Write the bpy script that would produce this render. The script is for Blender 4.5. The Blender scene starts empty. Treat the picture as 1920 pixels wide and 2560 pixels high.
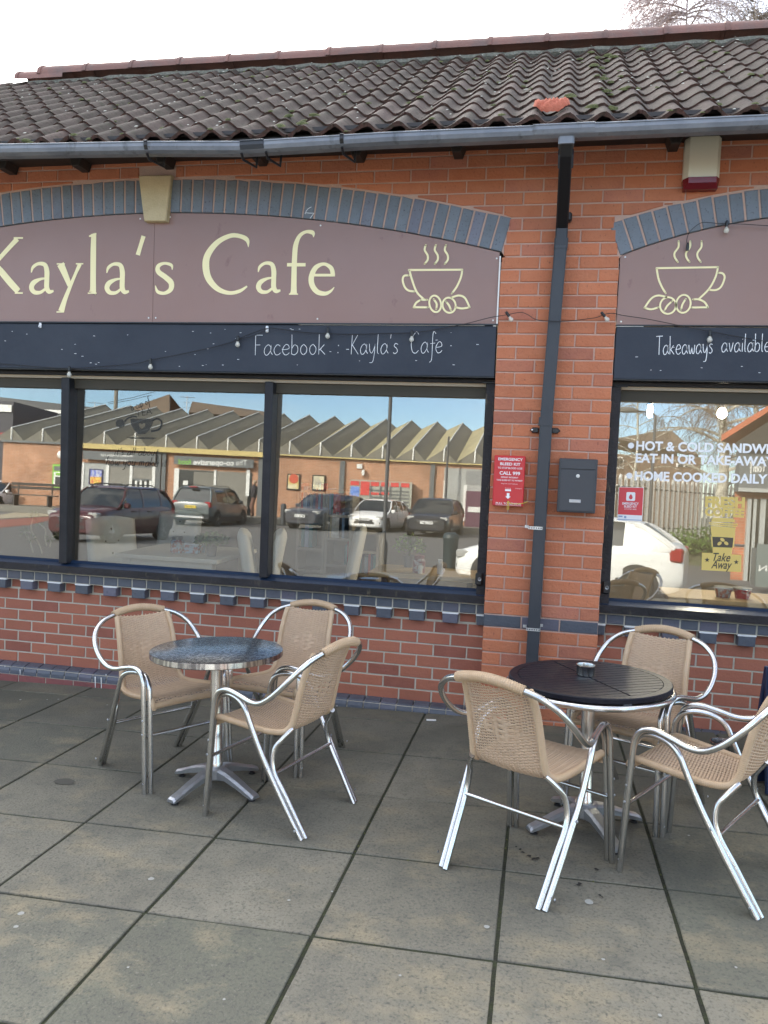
import bpy, bmesh, math, random
from mathutils import Vector, Matrix
random.seed(7)
R_ = math.radians
SC = bpy.context.scene
COL = SC.collection
PI = math.pi

# ------------------------------------------------------------------ camera
CP = Vector((0.28701, -4.93426, 1.67165))
YAW, PITCH, ROLL, FPX = 0.19462, -0.06234, 0.04022, 1962.9
def cam_basis():
    cy, sy, cp, sp = math.cos(YAW), math.sin(YAW), math.cos(PITCH), math.sin(PITCH)
    f = Vector((-sy*cp, cy*cp, sp)); r = Vector((cy, sy, 0)); u = r.cross(f)
    cr, sr = math.cos(ROLL), math.sin(ROLL)
    return cr*r + sr*u, -sr*r + cr*u, f
CR, CU, CF = cam_basis()
camd = bpy.data.cameras.new('camera'); cam = bpy.data.objects.new('camera', camd); COL.objects.link(cam)
cam.matrix_world = Matrix(((CR.x, CU.x, -CF.x, CP.x), (CR.y, CU.y, -CF.y, CP.y), (CR.z, CU.z, -CF.z, CP.z), (0, 0, 0, 1)))
camd.sensor_fit = 'VERTICAL'; camd.sensor_height = 36.0; camd.lens = FPX/2560*36.0
camd.clip_start = 0.05; camd.clip_end = 1500
SC.camera = cam

# ------------------------------------------------------------------ world, sun, exposure
SUN_AZ, SUN_EL = R_(33), R_(25.5)          # azimuth to the left of +Y
w = bpy.data.worlds.new('World'); SC.world = w; w.use_nodes = True
nt = w.node_tree; nt.nodes.clear()
def wn(t, **k):
    n = nt.nodes.new(t)
    for a, b in k.items(): setattr(n, a, b)
    return n
sky = wn('ShaderNodeTexSky', sky_type='NISHITA', sun_disc=False, sun_elevation=SUN_EL, sun_rotation=-SUN_AZ,
         altitude=100, air_density=1.0, dust_density=0.15, ozone_density=4.0)
tc = wn('ShaderNodeTexCoord')
# thin high cloud: a veil that scatters most light around the sun, and loose wisps everywhere
dotn = wn('ShaderNodeVectorMath', operation='DOT_PRODUCT')
dotn.inputs[1].default_value = (-math.sin(SUN_AZ)*math.cos(SUN_EL), math.cos(SUN_AZ)*math.cos(SUN_EL), math.sin(SUN_EL))
nrm = wn('ShaderNodeVectorMath', operation='NORMALIZE')
nt.links.new(tc.outputs['Generated'], nrm.inputs[0]); nt.links.new(nrm.outputs[0], dotn.inputs[0])
veil = wn('ShaderNodeMapRange', interpolation_type='SMOOTHSTEP'); veil.inputs[1].default_value = 0.60; veil.inputs[2].default_value = 1.0
nt.links.new(dotn.outputs['Value'], veil.inputs[0])
mp = wn('ShaderNodeMapping'); mp.inputs['Scale'].default_value = (1.2, 1.2, 4.5); mp.inputs['Location'].default_value = (3.7, 1.3, .6)
nt.links.new(nrm.outputs[0], mp.inputs[0])
ns = wn('ShaderNodeTexNoise'); ns.inputs['Scale'].default_value = 2.3; ns.inputs['Detail'].default_value = 7; ns.inputs['Roughness'].default_value = 0.55
nt.links.new(mp.outputs[0], ns.inputs['Vector'])
cm = wn('ShaderNodeMapRange', interpolation_type='SMOOTHSTEP'); cm.inputs[1].default_value = 0.40; cm.inputs[2].default_value = 0.62
cm.inputs[3].default_value = 0.0; cm.inputs[4].default_value = 0.85
nt.links.new(ns.outputs['Fac'], cm.inputs[0])
sep = wn('ShaderNodeSeparateXYZ'); nt.links.new(nrm.outputs[0], sep.inputs[0])      # broken cloud overhead, thinning to wisps towards the horizon
el = wn('ShaderNodeMapRange', interpolation_type='SMOOTHSTEP'); el.inputs[1].default_value = 0.10; el.inputs[2].default_value = 0.42; el.inputs[3].default_value = .12; el.inputs[4].default_value = 1.0
nt.links.new(sep.outputs['Z'], el.inputs[0])
cml = wn('ShaderNodeMath', operation='MULTIPLY'); nt.links.new(cm.outputs[0], cml.inputs[0]); nt.links.new(el.outputs[0], cml.inputs[1])
add = wn('ShaderNodeMath', operation='ADD', use_clamp=True); nt.links.new(cml.outputs[0], add.inputs[0]); nt.links.new(veil.outputs[0], add.inputs[1])
mixc = wn('ShaderNodeMixRGB'); nt.links.new(add.outputs[0], mixc.inputs[0]); nt.links.new(sky.outputs[0], mixc.inputs[1])
cb = wn('ShaderNodeMixRGB'); cb.inputs[1].default_value = (7.4, 7.2, 6.9, 1); cb.inputs[2].default_value = (22, 21.5, 20.5, 1)
nt.links.new(veil.outputs[0], cb.inputs[0]); nt.links.new(cb.outputs[0], mixc.inputs[2])
bg = wn('ShaderNodeBackground'); bg.inputs['Strength'].default_value = 0.15
nt.links.new(mixc.outputs[0], bg.inputs['Color'])
out = wn('ShaderNodeOutputWorld'); nt.links.new(bg.outputs[0], out.inputs[0])

sund = bpy.data.lights.new('sun', 'SUN'); sund.energy = 3.4; sund.angle = R_(0.55); sund.color = (1.0, 0.93, 0.82)
sun = bpy.data.objects.new('sun', sund); COL.objects.link(sun)
sd = Vector((-math.sin(SUN_AZ)*math.cos(SUN_EL), math.cos(SUN_AZ)*math.cos(SUN_EL), math.sin(SUN_EL)))
sun.rotation_euler = sd.to_track_quat('Z', 'Y').to_euler(); sun.location = sd*60
SC.view_settings.view_transform = 'Standard'; SC.view_settings.look = 'None'
SC.view_settings.exposure = 1.6; SC.view_settings.gamma = 1.0; SC.view_settings.use_curve_mapping = False
SC.render.engine = 'CYCLES'

# ------------------------------------------------------------------ measuring helpers (photo point -> point on a real plane)
def ray(px, py): return (px-960)/FPX*CR + (1280-py)/FPX*CU + CF
def W(px, py, y):
    d = ray(px, py); t = (y-CP.y)/d.y; return CP + t*d
YG, ZG0, LEAN = 0.15, 0.868, 0.0240        # the window glass: foot of the pane, leaning back a little
GNM = Vector((0, -math.cos(LEAN), math.sin(LEAN)))
def bounce(px, py):                         # where the view ray meets the glass, and its mirrored direction
    d = ray(px, py); t = (Vector((0, YG, ZG0))-CP).dot(GNM)/d.dot(GNM); return CP+t*d, d-2*d.dot(GNM)*GNM, t
def RF(px, py, y):                          # a point behind the camera at depth y, as seen mirrored in the glass
    h, r, t = bounce(px, py); return h+r*((y-h.y)/r.y)
def RD(px, py, Z):                          # mirrored point at viewing depth Z
    h, r, t = bounce(px, py); return h+r*(Z-t)
def RGD(px, py):                            # mirrored point on the car park
    Z = 10.
    while Z < 60:
        p = RD(px, py, Z)
        if p.z < park(p.y): break
        Z += .02
    p.z = park(p.y); return p
G0, GX, GY = 0.0666, 0.02458, -0.02189      # the pavement falls gently
def gz(x, y): return G0 + GX*x + GY*y
GN = Vector((-GX, -GY, 1)).normalized()
def park(y):                                # level of the car park
    for (a, za), (b, zb) in zip(PARK, PARK[1:]):
        if y >= b: return za+(zb-za)*(a-y)/(a-b)
    return PARK[-1][1]
PARK = [(-6.2, .06), (-8, -.10), (-16, -.15), (-28, .0), (-60, .0)]

# ------------------------------------------------------------------ object helpers
class MB:
    def __init__(s): s.v = []; s.f = []; s.m = []
    def add(s, vs, fs, mi=0):
        o = len(s.v); s.v += [tuple(v) for v in vs]; s.f += [tuple(i+o for i in f) for f in fs]; s.m += [mi]*len(fs); return s
    def box(s, x0, x1, y0, y1, z0, z1, mi=0, M=None):
        vs = [Vector((x, y, z)) for z in (z0, z1) for y in (y0, y1) for x in (x0, x1)]
        if M is not None: vs = [M @ v for v in vs]
        return s.add(vs, [(0, 2, 3, 1), (4, 5, 7, 6), (0, 1, 5, 4), (2, 6, 7, 3), (0, 4, 6, 2), (1, 3, 7, 5)], mi)
    def cbox(s, x0, x1, y0, y1, z0, z1, c=0.004, mi=0, M=None):   # box with bevelled edges
        bm = bmesh.new(); bmesh.ops.create_cube(bm, size=1)
        for v in bm.verts: v.co = Vector(((x0+x1)/2+v.co.x*(x1-x0), (y0+y1)/2+v.co.y*(y1-y0), (z0+z1)/2+v.co.z*(z1-z0)))
        c = min(c, abs(x1-x0)*.45, abs(y1-y0)*.45, abs(z1-z0)*.45)
        bmesh.ops.bevel(bm, geom=list(bm.edges), offset=c, segments=1, affect='EDGES', profile=.5)
        bm.verts.index_update()
        vs = [v.co.copy() for v in bm.verts]; fs = [[v.index for v in f.verts] for f in bm.faces]; bm.free()
        if M is not None: vs = [M @ v for v in vs]
        return s.add(vs, fs, mi)
    def tube(s, pts, r, n=8, mi=0, caps=True, closed=False, flat=1.0):
        pts = [Vector(p) for p in pts]; N = len(pts)
        rr = r if isinstance(r, (list, tuple)) else [r]*N
        tan = []
        for i in range(N):
            a = pts[(i-1) % N] if (closed or i > 0) else pts[i]; b = pts[(i+1) % N] if (closed or i < N-1) else pts[i]
            t = (b-a); tan.append(t.normalized() if t.length > 1e-9 else Vector((0, 0, 1)))
        up = Vector((0, 0, 1)) if abs(tan[0].z) < .9 else Vector((1, 0, 0))
        nrm = (up - up.dot(tan[0])*tan[0]).normalized()
        vs = []
        for i in range(N):
            nrm = (nrm - nrm.dot(tan[i])*tan[i]).normalized(); b = tan[i].cross(nrm)
            for k in range(n):
                a = 2*PI*k/n; vs.append(pts[i] + rr[i]*(math.cos(a)*nrm + flat*math.sin(a)*b))
        fs = []
        for i in range(N if closed else N-1):
            j = (i+1) % N
            for k in range(n): fs.append((i*n+k, i*n+(k+1) % n, j*n+(k+1) % n, j*n+k))
        if caps and not closed:
            fs.append(tuple(range(n-1, -1, -1))); fs.append(tuple((N-1)*n+k for k in range(n)))
        return s.add(vs, fs, mi)
    def lathe(s, prof, n=32, c=(0, 0, 0), mi=0, M=None):
        vs = []
        for r, z in prof:
            for k in range(n):
                a = 2*PI*k/n; vs.append(Vector((c[0]+r*math.cos(a), c[1]+r*math.sin(a), c[2]+z)))
        fs = []
        for i in range(len(prof)-1):
            for k in range(n): fs.append((i*n+k, i*n+(k+1) % n, (i+1)*n+(k+1) % n, (i+1)*n+k))
        if prof[0][0] > 1e-6: fs.append(tuple(range(n-1, -1, -1)))
        if prof[-1][0] > 1e-6: fs.append(tuple((len(prof)-1)*n+k for k in range(n)))
        if M is not None: vs = [M @ v for v in vs]
        return s.add(vs, fs, mi)
    def prism(s, poly, y0, y1, mi=0, ch=0.0):     # poly in (x,z), extruded y0 (front) .. y1 (back)
        n = len(poly)
        if ch > 0:
            cx = sum(p[0] for p in poly)/n; cz = sum(p[1] for p in poly)/n
            ins = inset(poly, ch)
            vs = [Vector((p[0], y0, p[1])) for p in ins] + [Vector((p[0], y0+ch, p[1])) for p in poly] + [Vector((p[0], y1, p[1])) for p in poly]
            fs = [tuple(range(n))] + [(i, n+i, n+(i+1) % n, (i+1) % n) for i in range(n)] + [(n+i, 2*n+i, 2*n+(i+1) % n, n+(i+1) % n) for i in range(n)]
            return s.add(vs, fs, mi)
        vs = [Vector((p[0], y0, p[1])) for p in poly] + [Vector((p[0], y1, p[1])) for p in poly]
        fs = [tuple(range(n)), tuple(range(2*n-1, n-1, -1))] + [(i, n+i, n+(i+1) % n, (i+1) % n) for i in range(n)]
        return s.add(vs, fs, mi)
    def build(s, name, mats, parent=None, smooth=False, tri=False):
        me = bpy.data.meshes.new(name); me.from_pydata(s.v, [], s.f); me.update()
        if not isinstance(mats, (list, tuple)): mats = [mats]
        for m in mats: me.materials.append(m)
        if len(mats) > 1: me.polygons.foreach_set('material_index', s.m)
        bm = bmesh.new(); bm.from_mesh(me); bmesh.ops.recalc_face_normals(bm, faces=bm.faces); bm.to_mesh(me); bm.free()
        if smooth: me.shade_smooth() if smooth is True else me.set_sharp_from_angle(angle=smooth)
        o = bpy.data.objects.new(name, me); COL.objects.link(o)
        if parent is not None: o.parent = parent
        return o
def inset(poly, c):
    n = len(poly); area = sum(poly[i][0]*poly[(i+1) % n][1]-poly[(i+1) % n][0]*poly[i][1] for i in range(n))
    sg = 1 if area > 0 else -1; o = []
    for i in range(n):
        a, b, d = Vector(poly[i-1]), Vector(poly[i]), Vector(poly[(i+1) % n])
        e1 = (b-a); e2 = (d-b)
        if e1.length < 1e-7 or e2.length < 1e-7: o.append(tuple(b)); continue
        e1.normalize(); e2.normalize()
        n1 = Vector((-e1.y, e1.x))*sg; n2 = Vector((-e2.y, e2.x))*sg
        k = n1+n2
        if k.length < 1e-4: o.append(tuple(b)); continue
        k.normalize(); o.append(tuple(b + k*c/max(.35, k.dot(n1))))
    return o
def tag(o, label, cat, group=None, kind=None):
    if label: o['label'] = label
    if cat: o['category'] = cat
    if group: o['group'] = group
    if kind: o['kind'] = kind
    return o
def thing(name, label, cat, loc=(0, 0, 0), rz=0, group=None, tilt=False):
    o = bpy.data.objects.new(name, None); COL.objects.link(o); o.empty_display_size = .1
    M = Matrix.Translation(loc)
    if tilt: M = M @ Vector((0, 0, 1)).rotation_difference(GN).to_matrix().to_4x4()
    M = M @ Matrix.Rotation(rz, 4, 'Z'); o.matrix_world = M
    return tag(o, label, cat, group)
def lab(o, t): o['label'] = t; return o
def copy_tree(o, M, label):
    def rec(s, par):
        c = s.copy(); COL.objects.link(c); c.parent = par
        for ch in s.children: rec(ch, c)
        return c
    c = rec(o, None); c.matrix_world = M; c['label'] = label; return c
def cr(pts, per=6):                                            # Catmull-Rom through points (any dimension)
    P = [list(p) for p in pts]; o = []
    for i in range(len(P)-1):
        p0 = P[max(i-1, 0)]; p1 = P[i]; p2 = P[i+1]; p3 = P[min(i+2, len(P)-1)]
        for k in range(per):
            t = k/per
            o.append([.5*((2*b)+(-a+c)*t+(2*a-5*b+4*c-d)*t*t+(-a+3*b-3*c+d)*t**3) for a, b, c, d in zip(p0, p1, p2, p3)])
    o.append(P[-1]); return o

# ------------------------------------------------------------------ materials
def mat(name, col, rough=.6, metal=0., noise=None, bump=None, spec=.5, rnd=None, coord='pos', alpha=None, clear=0., streak=None):
    """noise=(scale, amount, colour2, detail); bump=(scale, strength); rnd=(amount of value variation, colour2, share)"""
    m = bpy.data.materials.new(name); m.use_nodes = True; t = m.node_tree; N = t.nodes; L = t.links
    b = N['Principled BSDF']; b.inputs['Base Color'].default_value = (*col, 1); b.inputs['Roughness'].default_value = rough
    b.inputs['Metallic'].default_value = metal; b.inputs['Specular IOR Level'].default_value = spec; b.inputs['Coat Weight'].default_value = clear
    if coord == 'pos': g = N.new('ShaderNodeNewGeometry'); vec = g.outputs['Position']
    else: g = N.new('ShaderNodeTexCoord'); vec = g.outputs['Object']
    cur = None
    def mix(fac, a, c2, mode='MIX'):
        n = N.new('ShaderNodeMixRGB'); n.blend_type = mode
        if isinstance(fac, float): n.inputs[0].default_value = fac
        else: L.new(fac, n.inputs[0])
        if a is None: n.inputs[1].default_value = (*col, 1)
        else: L.new(a, n.inputs[1])
        if isinstance(c2, tuple): n.inputs[2].default_value = (*c2, 1)
        else: L.new(c2, n.inputs[2])
        return n.outputs[0]
    def noi(scale, detail=4, rough_=.6, v=None, lo=.35, hi=.65):
        n = N.new('ShaderNodeTexNoise'); n.inputs['Scale'].default_value = scale; n.inputs['Detail'].default_value = detail; n.inputs['Roughness'].default_value = rough_
        L.new(v or vec, n.inputs['Vector']); r = N.new('ShaderNodeMapRange'); r.inputs[1].default_value = lo; r.inputs[2].default_value = hi
        L.new(n.outputs['Fac'], r.inputs[0]); return r.outputs[0]
    if rnd:
        oi = N.new('ShaderNodeObjectInfo'); ge = N.new('ShaderNodeNewGeometry')
        a = N.new('ShaderNodeMath'); a.operation = 'ADD'; L.new(oi.outputs['Random'], a.inputs[0]); L.new(ge.outputs['Random Per Island'], a.inputs[1])
        fr = N.new('ShaderNodeMath'); fr.operation = 'FRACT'; L.new(a.outputs[0], fr.inputs[0])
        amt, c2, share = rnd
        if c2:
            gt = N.new('ShaderNodeMapRange'); gt.inputs[1].default_value = 1-share; gt.inputs[2].default_value = 1.0; gt.inputs[4].default_value = .85
            L.new(fr.outputs[0], gt.inputs[0]); cur = mix(gt.outputs[0], cur, c2)
        mu = N.new('ShaderNodeMath'); mu.operation = 'MULTIPLY'; mu.inputs[1].default_value = 7.31; L.new(fr.outputs[0], mu.inputs[0])
        f2 = N.new('ShaderNodeMath'); f2.operation = 'FRACT'; L.new(mu.outputs[0], f2.inputs[0])
        mr = N.new('ShaderNodeMapRange'); mr.inputs[3].default_value = 1-amt; mr.inputs[4].default_value = 1+amt; L.new(f2.outputs[0], mr.inputs[0])
        hs = N.new('ShaderNodeHueSaturation'); L.new(mr.outputs[0], hs.inputs['Value'])
        if cur is None: hs.inputs['Color'].default_value = (*col, 1)
        else: L.new(cur, hs.inputs['Color'])
        cur = hs.outputs[0]
    for nz in (noise if isinstance(noise, list) else [noise] if noise else []):
        sc, amt, c2 = nz[:3]; lo, hi = (nz[3], nz[4]) if len(nz) > 4 else (.35, .65)
        v = vec
        if len(nz) > 5:
            mpn = N.new('ShaderNodeMapping'); mpn.inputs['Scale'].default_value = nz[5]; L.new(vec, mpn.inputs[0]); v = mpn.outputs[0]
        f = noi(sc, 6, .6, v, lo, hi); mm = N.new('ShaderNodeMath'); mm.operation = 'MULTIPLY'; mm.use_clamp = True; mm.inputs[1].default_value = amt
        L.new(f, mm.inputs[0]); cur = mix(mm.outputs[0], cur, c2)
    if name == 'concrete_slab':          # algae film plus shade painted into the colour, darker towards the wall
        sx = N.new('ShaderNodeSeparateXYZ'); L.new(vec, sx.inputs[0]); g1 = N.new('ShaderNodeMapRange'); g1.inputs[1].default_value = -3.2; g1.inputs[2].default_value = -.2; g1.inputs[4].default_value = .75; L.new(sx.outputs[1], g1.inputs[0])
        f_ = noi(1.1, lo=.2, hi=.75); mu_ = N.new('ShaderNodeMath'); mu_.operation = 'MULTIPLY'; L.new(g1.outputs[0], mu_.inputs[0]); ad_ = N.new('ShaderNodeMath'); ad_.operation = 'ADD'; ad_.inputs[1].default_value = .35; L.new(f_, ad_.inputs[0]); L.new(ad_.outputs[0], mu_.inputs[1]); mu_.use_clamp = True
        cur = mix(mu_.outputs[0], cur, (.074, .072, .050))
    if cur is not None: L.new(cur, b.inputs['Base Color'])
    if bump:
        bumps = bump if isinstance(bump, list) else [bump]; prev = None
        for sc, st in bumps:
            n = N.new('ShaderNodeTexNoise'); n.inputs['Scale'].default_value = sc; n.inputs['Detail'].default_value = 5; L.new(vec, n.inputs['Vector'])
            bp = N.new('ShaderNodeBump'); bp.inputs['Strength'].default_value = st; bp.inputs['Distance'].default_value = .01
            L.new(n.outputs['Fac'], bp.inputs['Height'])
            if prev: L.new(prev, bp.inputs['Normal'])
            prev = bp.outputs[0]
        L.new(prev, b.inputs['Normal'])
    if alpha is not None: b.inputs['Alpha'].default_value = alpha
    return m
def emis(name, col, st):
    m = bpy.data.materials.new(name); m.use_nodes = True; b = m.node_tree.nodes['Principled BSDF']
    b.inputs['Base Color'].default_value = (*col, 1); b.inputs['Emission Color'].default_value = (*col, 1); b.inputs['Emission Strength'].default_value = st; return m
def glassmat(name, refl, tint, wob=0.0):
    m = bpy.data.materials.new(name); m.use_nodes = True; t = m.node_tree; N = t.nodes; L = t.links; N.clear()
    o = N.new('ShaderNodeOutputMaterial'); mx = N.new('ShaderNodeMixShader'); tr = N.new('ShaderNodeBsdfTransparent'); gl = N.new('ShaderNodeBsdfGlossy')
    tr.inputs[0].default_value = (*tint, 1); gl.inputs['Roughness'].default_value = 0.0; gl.inputs['Color'].default_value = (1, 1, 1, 1)
    fr = N.new('ShaderNodeFresnel'); fr.inputs[0].default_value = 1.5
    ma = N.new('ShaderNodeMath'); ma.operation = 'MULTIPLY_ADD'; ma.use_clamp = True; L.new(fr.outputs[0], ma.inputs[0]); ma.inputs[1].default_value = 1.0; ma.inputs[2].default_value = refl-.04
    L.new(ma.outputs[0], mx.inputs[0]); L.new(tr.outputs[0], mx.inputs[1]); L.new(gl.outputs[0], mx.inputs[2]); L.new(mx.outputs[0], o.inputs[0])
    if wob:
        n = N.new('ShaderNodeTexNoise'); n.inputs['Scale'].default_value = 1.3; n.inputs['Detail'].default_value = 0
        g = N.new('ShaderNodeNewGeometry'); L.new(g.outputs['Position'], n.inputs['Vector'])
        bp = N.new('ShaderNodeBump'); bp.inputs['Strength'].default_value = wob; bp.inputs['Distance'].default_value = .001; L.new(n.outputs['Fac'], bp.inputs['Height']); L.new(bp.outputs[0], gl.inputs['Normal'])
    return m

M_BRICK = mat('red_brick', (.50, .168, .078), .8, noise=[(9, .45, (.58, .23, .12)), (90, .8, (.10, .04, .03), .60, .72, (1, 1, .45)), (2.2, .3, (.30, .09, .05))], bump=[(60, .5), (260, .25)], rnd=(.13, (.34, .13, .10), .25))
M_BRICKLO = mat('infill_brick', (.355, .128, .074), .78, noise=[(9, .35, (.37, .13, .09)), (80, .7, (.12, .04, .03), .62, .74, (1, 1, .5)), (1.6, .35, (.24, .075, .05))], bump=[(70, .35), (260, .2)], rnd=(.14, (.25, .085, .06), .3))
M_BLUE = mat('blue_brick', (.070, .080, .102), .42, noise=[(14, .5, (.10, .11, .13)), (60, .5, (.03, .035, .05), .60, .72)], bump=[(60, .35)], rnd=(.18, (.12, .11, .15), .3))
M_ARCH = mat('arch_brick', (.145, .165, .19), .6, noise=[(12, .5, (.18, .21, .25)), (70, .85, (.03, .035, .045), .59, .68)], bump=[(50, .4)], rnd=(.14, (.17, .16, .21), .25))
M_PLRED = mat('footing_brick', (.23, .075, .07), .8, noise=[(12, .5, (.15, .06, .06))], bump=[(60, .4)], rnd=(.12, None, 0))
M_MORT = mat('pink_mortar', (.54, .36, .29), .9, noise=[(30, .5, (.44, .32, .27))], bump=(120, .5))
M_MORTLO = mat('grey_mortar', (.50, .46, .40), .9, noise=[(20, .5, (.42, .40, .33)), (3, .35, (.30, .27, .17))], bump=(120, .5))
M_CAPM = mat('white_mortar', (.72, .72, .70), .9, bump=(80, .5))
M_STONE = mat('sandstone', (.60, .49, .30), .8, noise=[(6, .5, (.40, .30, .17)), (40, .3, (.30, .22, .12), .6, .75)], bump=(90, .3))
M_SIGN = mat('mauve_sign_panel', (.270, .158, .128), .42, noise=[(1.1, .5, (.30, .20, .18)), (5, .25, (.27, .17, .15)), (11, .5, (.16, .07, .07), .64, .74, (1, 1, .6))], bump=(3, .03))
M_CREAM = mat('cream_vinyl', (.90, .80, .45), .5)
M_BOARD = mat('chalkboard_paint', (.030, .037, .052), .6, spec=.3, noise=[(2.5, .6, (.046, .054, .070)), (70, .9, (.5, .5, .5), .76, .80, (1, 1, 2.5))], bump=(40, .1))
M_CHALK = mat('white_chalk', (.80, .82, .84), .8)
M_WHITE = mat('white_paint', (.78, .77, .74), .5, noise=(8, .3, (.65, .64, .6)))
M_FRAME = mat('black_painted_timber', (.016, .015, .016), .5, spec=.3, noise=[(30, .7, (.16, .13, .08), .60, .72, (1, 1, .3)), (8, .5, (.04, .035, .04))], bump=[(60, .5)])
M_FRAMECLEAN = mat('black_frame', (.013, .013, .016), .42, spec=.3, noise=(8, .5, (.03, .03, .035)), bump=(60, .15))
M_NAVY = mat('navy_sill_paint', (.010, .022, .050), .3, noise=(7, .5, (.016, .032, .062)), bump=(50, .15))
M_OLIVE = mat('window_head_band', (.075, .066, .050), .6, spec=.2, noise=(4, .4, (.055, .05, .038)))
M_BEIGE = mat('beige_bead', (.46, .38, .28), .6)
M_GUT = mat('weathered_gutter_plastic', (.145, .160, .19), .36, noise=[(7, .5, (.27, .285, .31)), (16, .6, (.05, .055, .06), .58, .7, (1, 1, .35))], bump=(30, .1))
M_PIPE = mat('downpipe_plastic', (.040, .044, .052), .42, spec=.35, noise=[(6, .4, (.055, .06, .068)), (9, .5, (.09, .09, .085), .60, .75, (1, 1, .3))], bump=(20, .06))
M_BLACK = mat('black_plastic', (.012, .012, .014), .35)
M_FASC = mat('dark_fascia_board', (.028, .022, .02), .55)
M_TILE = mat('concrete_roof_tile', (.056, .041, .034), .78, spec=.2, noise=[(7, .5, (.078, .060, .050)), (22, .75, (.03, .032, .018), .52, .68), (55, .8, (.45, .44, .38), .72, .78)], bump=[(25, .5), (120, .35)], rnd=(.28, (.085, .055, .048), .4))
M_TEDGE = mat('tile_edge', (.085, .045, .035), .9, noise=[(30, .8, (.03, .03, .018), .45, .62), (14, .4, (.12, .05, .035))], bump=[(60, .8)])
M_RIDGE = mat('terracotta_ridge', (.21, .105, .085), .75, noise=[(5, .7, (.14, .10, .09), .45, .65), (30, .4, (.22, .2, .17), .6, .7)], bump=(40, .4), rnd=(.15, None, 0))
M_MOSS = mat('moss', (.055, .065, .02), .95, noise=(60, .7, (.14, .14, .05)), bump=(120, 1))
M_UNDER = mat('roof_felt', (.02, .018, .016), .9)
M_ALU = mat('brushed_aluminium', (.68, .68, .68), .22, 1.0, noise=[(40, .5, (.52, .52, .52)), (9, .3, (.60, .59, .56))], bump=(6, .03))
M_ALUD = mat('cast_aluminium', (.45, .46, .48), .38, .9, noise=[(25, .5, (.36, .37, .39))], bump=(80, .2))
M_STEEL = mat('brushed_steel_top', (.27, .33, .36), .34, .95)
M_RATT = mat('synthetic_rattan', (.56, .405, .270), .5, noise=[(14, .35, (.46, .33, .23)), (50, .3, (.38, .27, .18))], bump=(150, .25), coord='obj')
M_RATTE = mat('rattan_binding', (.54, .39, .25), .42, noise=[(20, .4, (.44, .30, .17))], bump=(200, .3), coord='obj')
M_TBLK = mat('black_stained_slat', (.007, .008, .015), .42, spec=.22, noise=[(60, .8, (.35, .32, .27), .70, .76, (1, .4, 1)), (10, .4, (.016, .016, .022))], bump=(70, .25))
M_RED = mat('red_plastic', (.52, .020, .028), .3)
M_MAROON = mat('maroon_lens', (.16, .008, .016), .2)
M_IVORY = mat('ivory_plastic', (.66, .62, .50), .45, bump=(8, .05))
M_LETTER = mat('letterbox_paint', (.045, .049, .058), .4, spec=.4, noise=[(5, .4, (.06, .064, .07))], bump=(30, .04))
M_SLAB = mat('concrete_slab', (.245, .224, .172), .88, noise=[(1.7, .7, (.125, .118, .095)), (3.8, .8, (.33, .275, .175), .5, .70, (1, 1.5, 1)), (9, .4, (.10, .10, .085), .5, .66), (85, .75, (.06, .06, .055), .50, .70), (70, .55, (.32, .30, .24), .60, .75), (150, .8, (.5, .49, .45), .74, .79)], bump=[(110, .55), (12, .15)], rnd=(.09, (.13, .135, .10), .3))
M_JOINT = mat('joint_soil', (.026, .026, .018), .95, noise=(30, .7, (.04, .05, .015)), bump=(100, 1))
M_ASPH = mat('asphalt', (.115, .11, .105), .9, noise=[(3, .4, (.09, .088, .085)), (200, .5, (.2, .2, .19))], bump=(200, .4))
M_REDPAV = mat('red_block_paving', (.26, .10, .07), .9, noise=(6, .4, (.2, .08, .06)))
M_PALPAV = mat('pale_paving', (.36, .31, .22), .9, noise=(4, .4, (.3, .26, .19)))
M_GLASS = glassmat('shop_glass', .150, (.90, .92, .90), .25)
M_BULB = mat('bulb_glass', (.80, .79, .72), .08, alpha=.55, spec=.9)  # whitish base colour stands in for the glint on clear glass

# ================================================================== GROUND
def proj(p):
    d = Vector(p)-CP; z = d.dot(CF)
    if z <= 0.05: return None
    return 960+FPX*d.dot(CR)/z, 1280-FPX*d.dot(CU)/z, z
def inframe(p, m=60):
    q = proj(p); return q is not None and -m < q[0] < 1920+m and -m < q[1] < 2560+m

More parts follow.
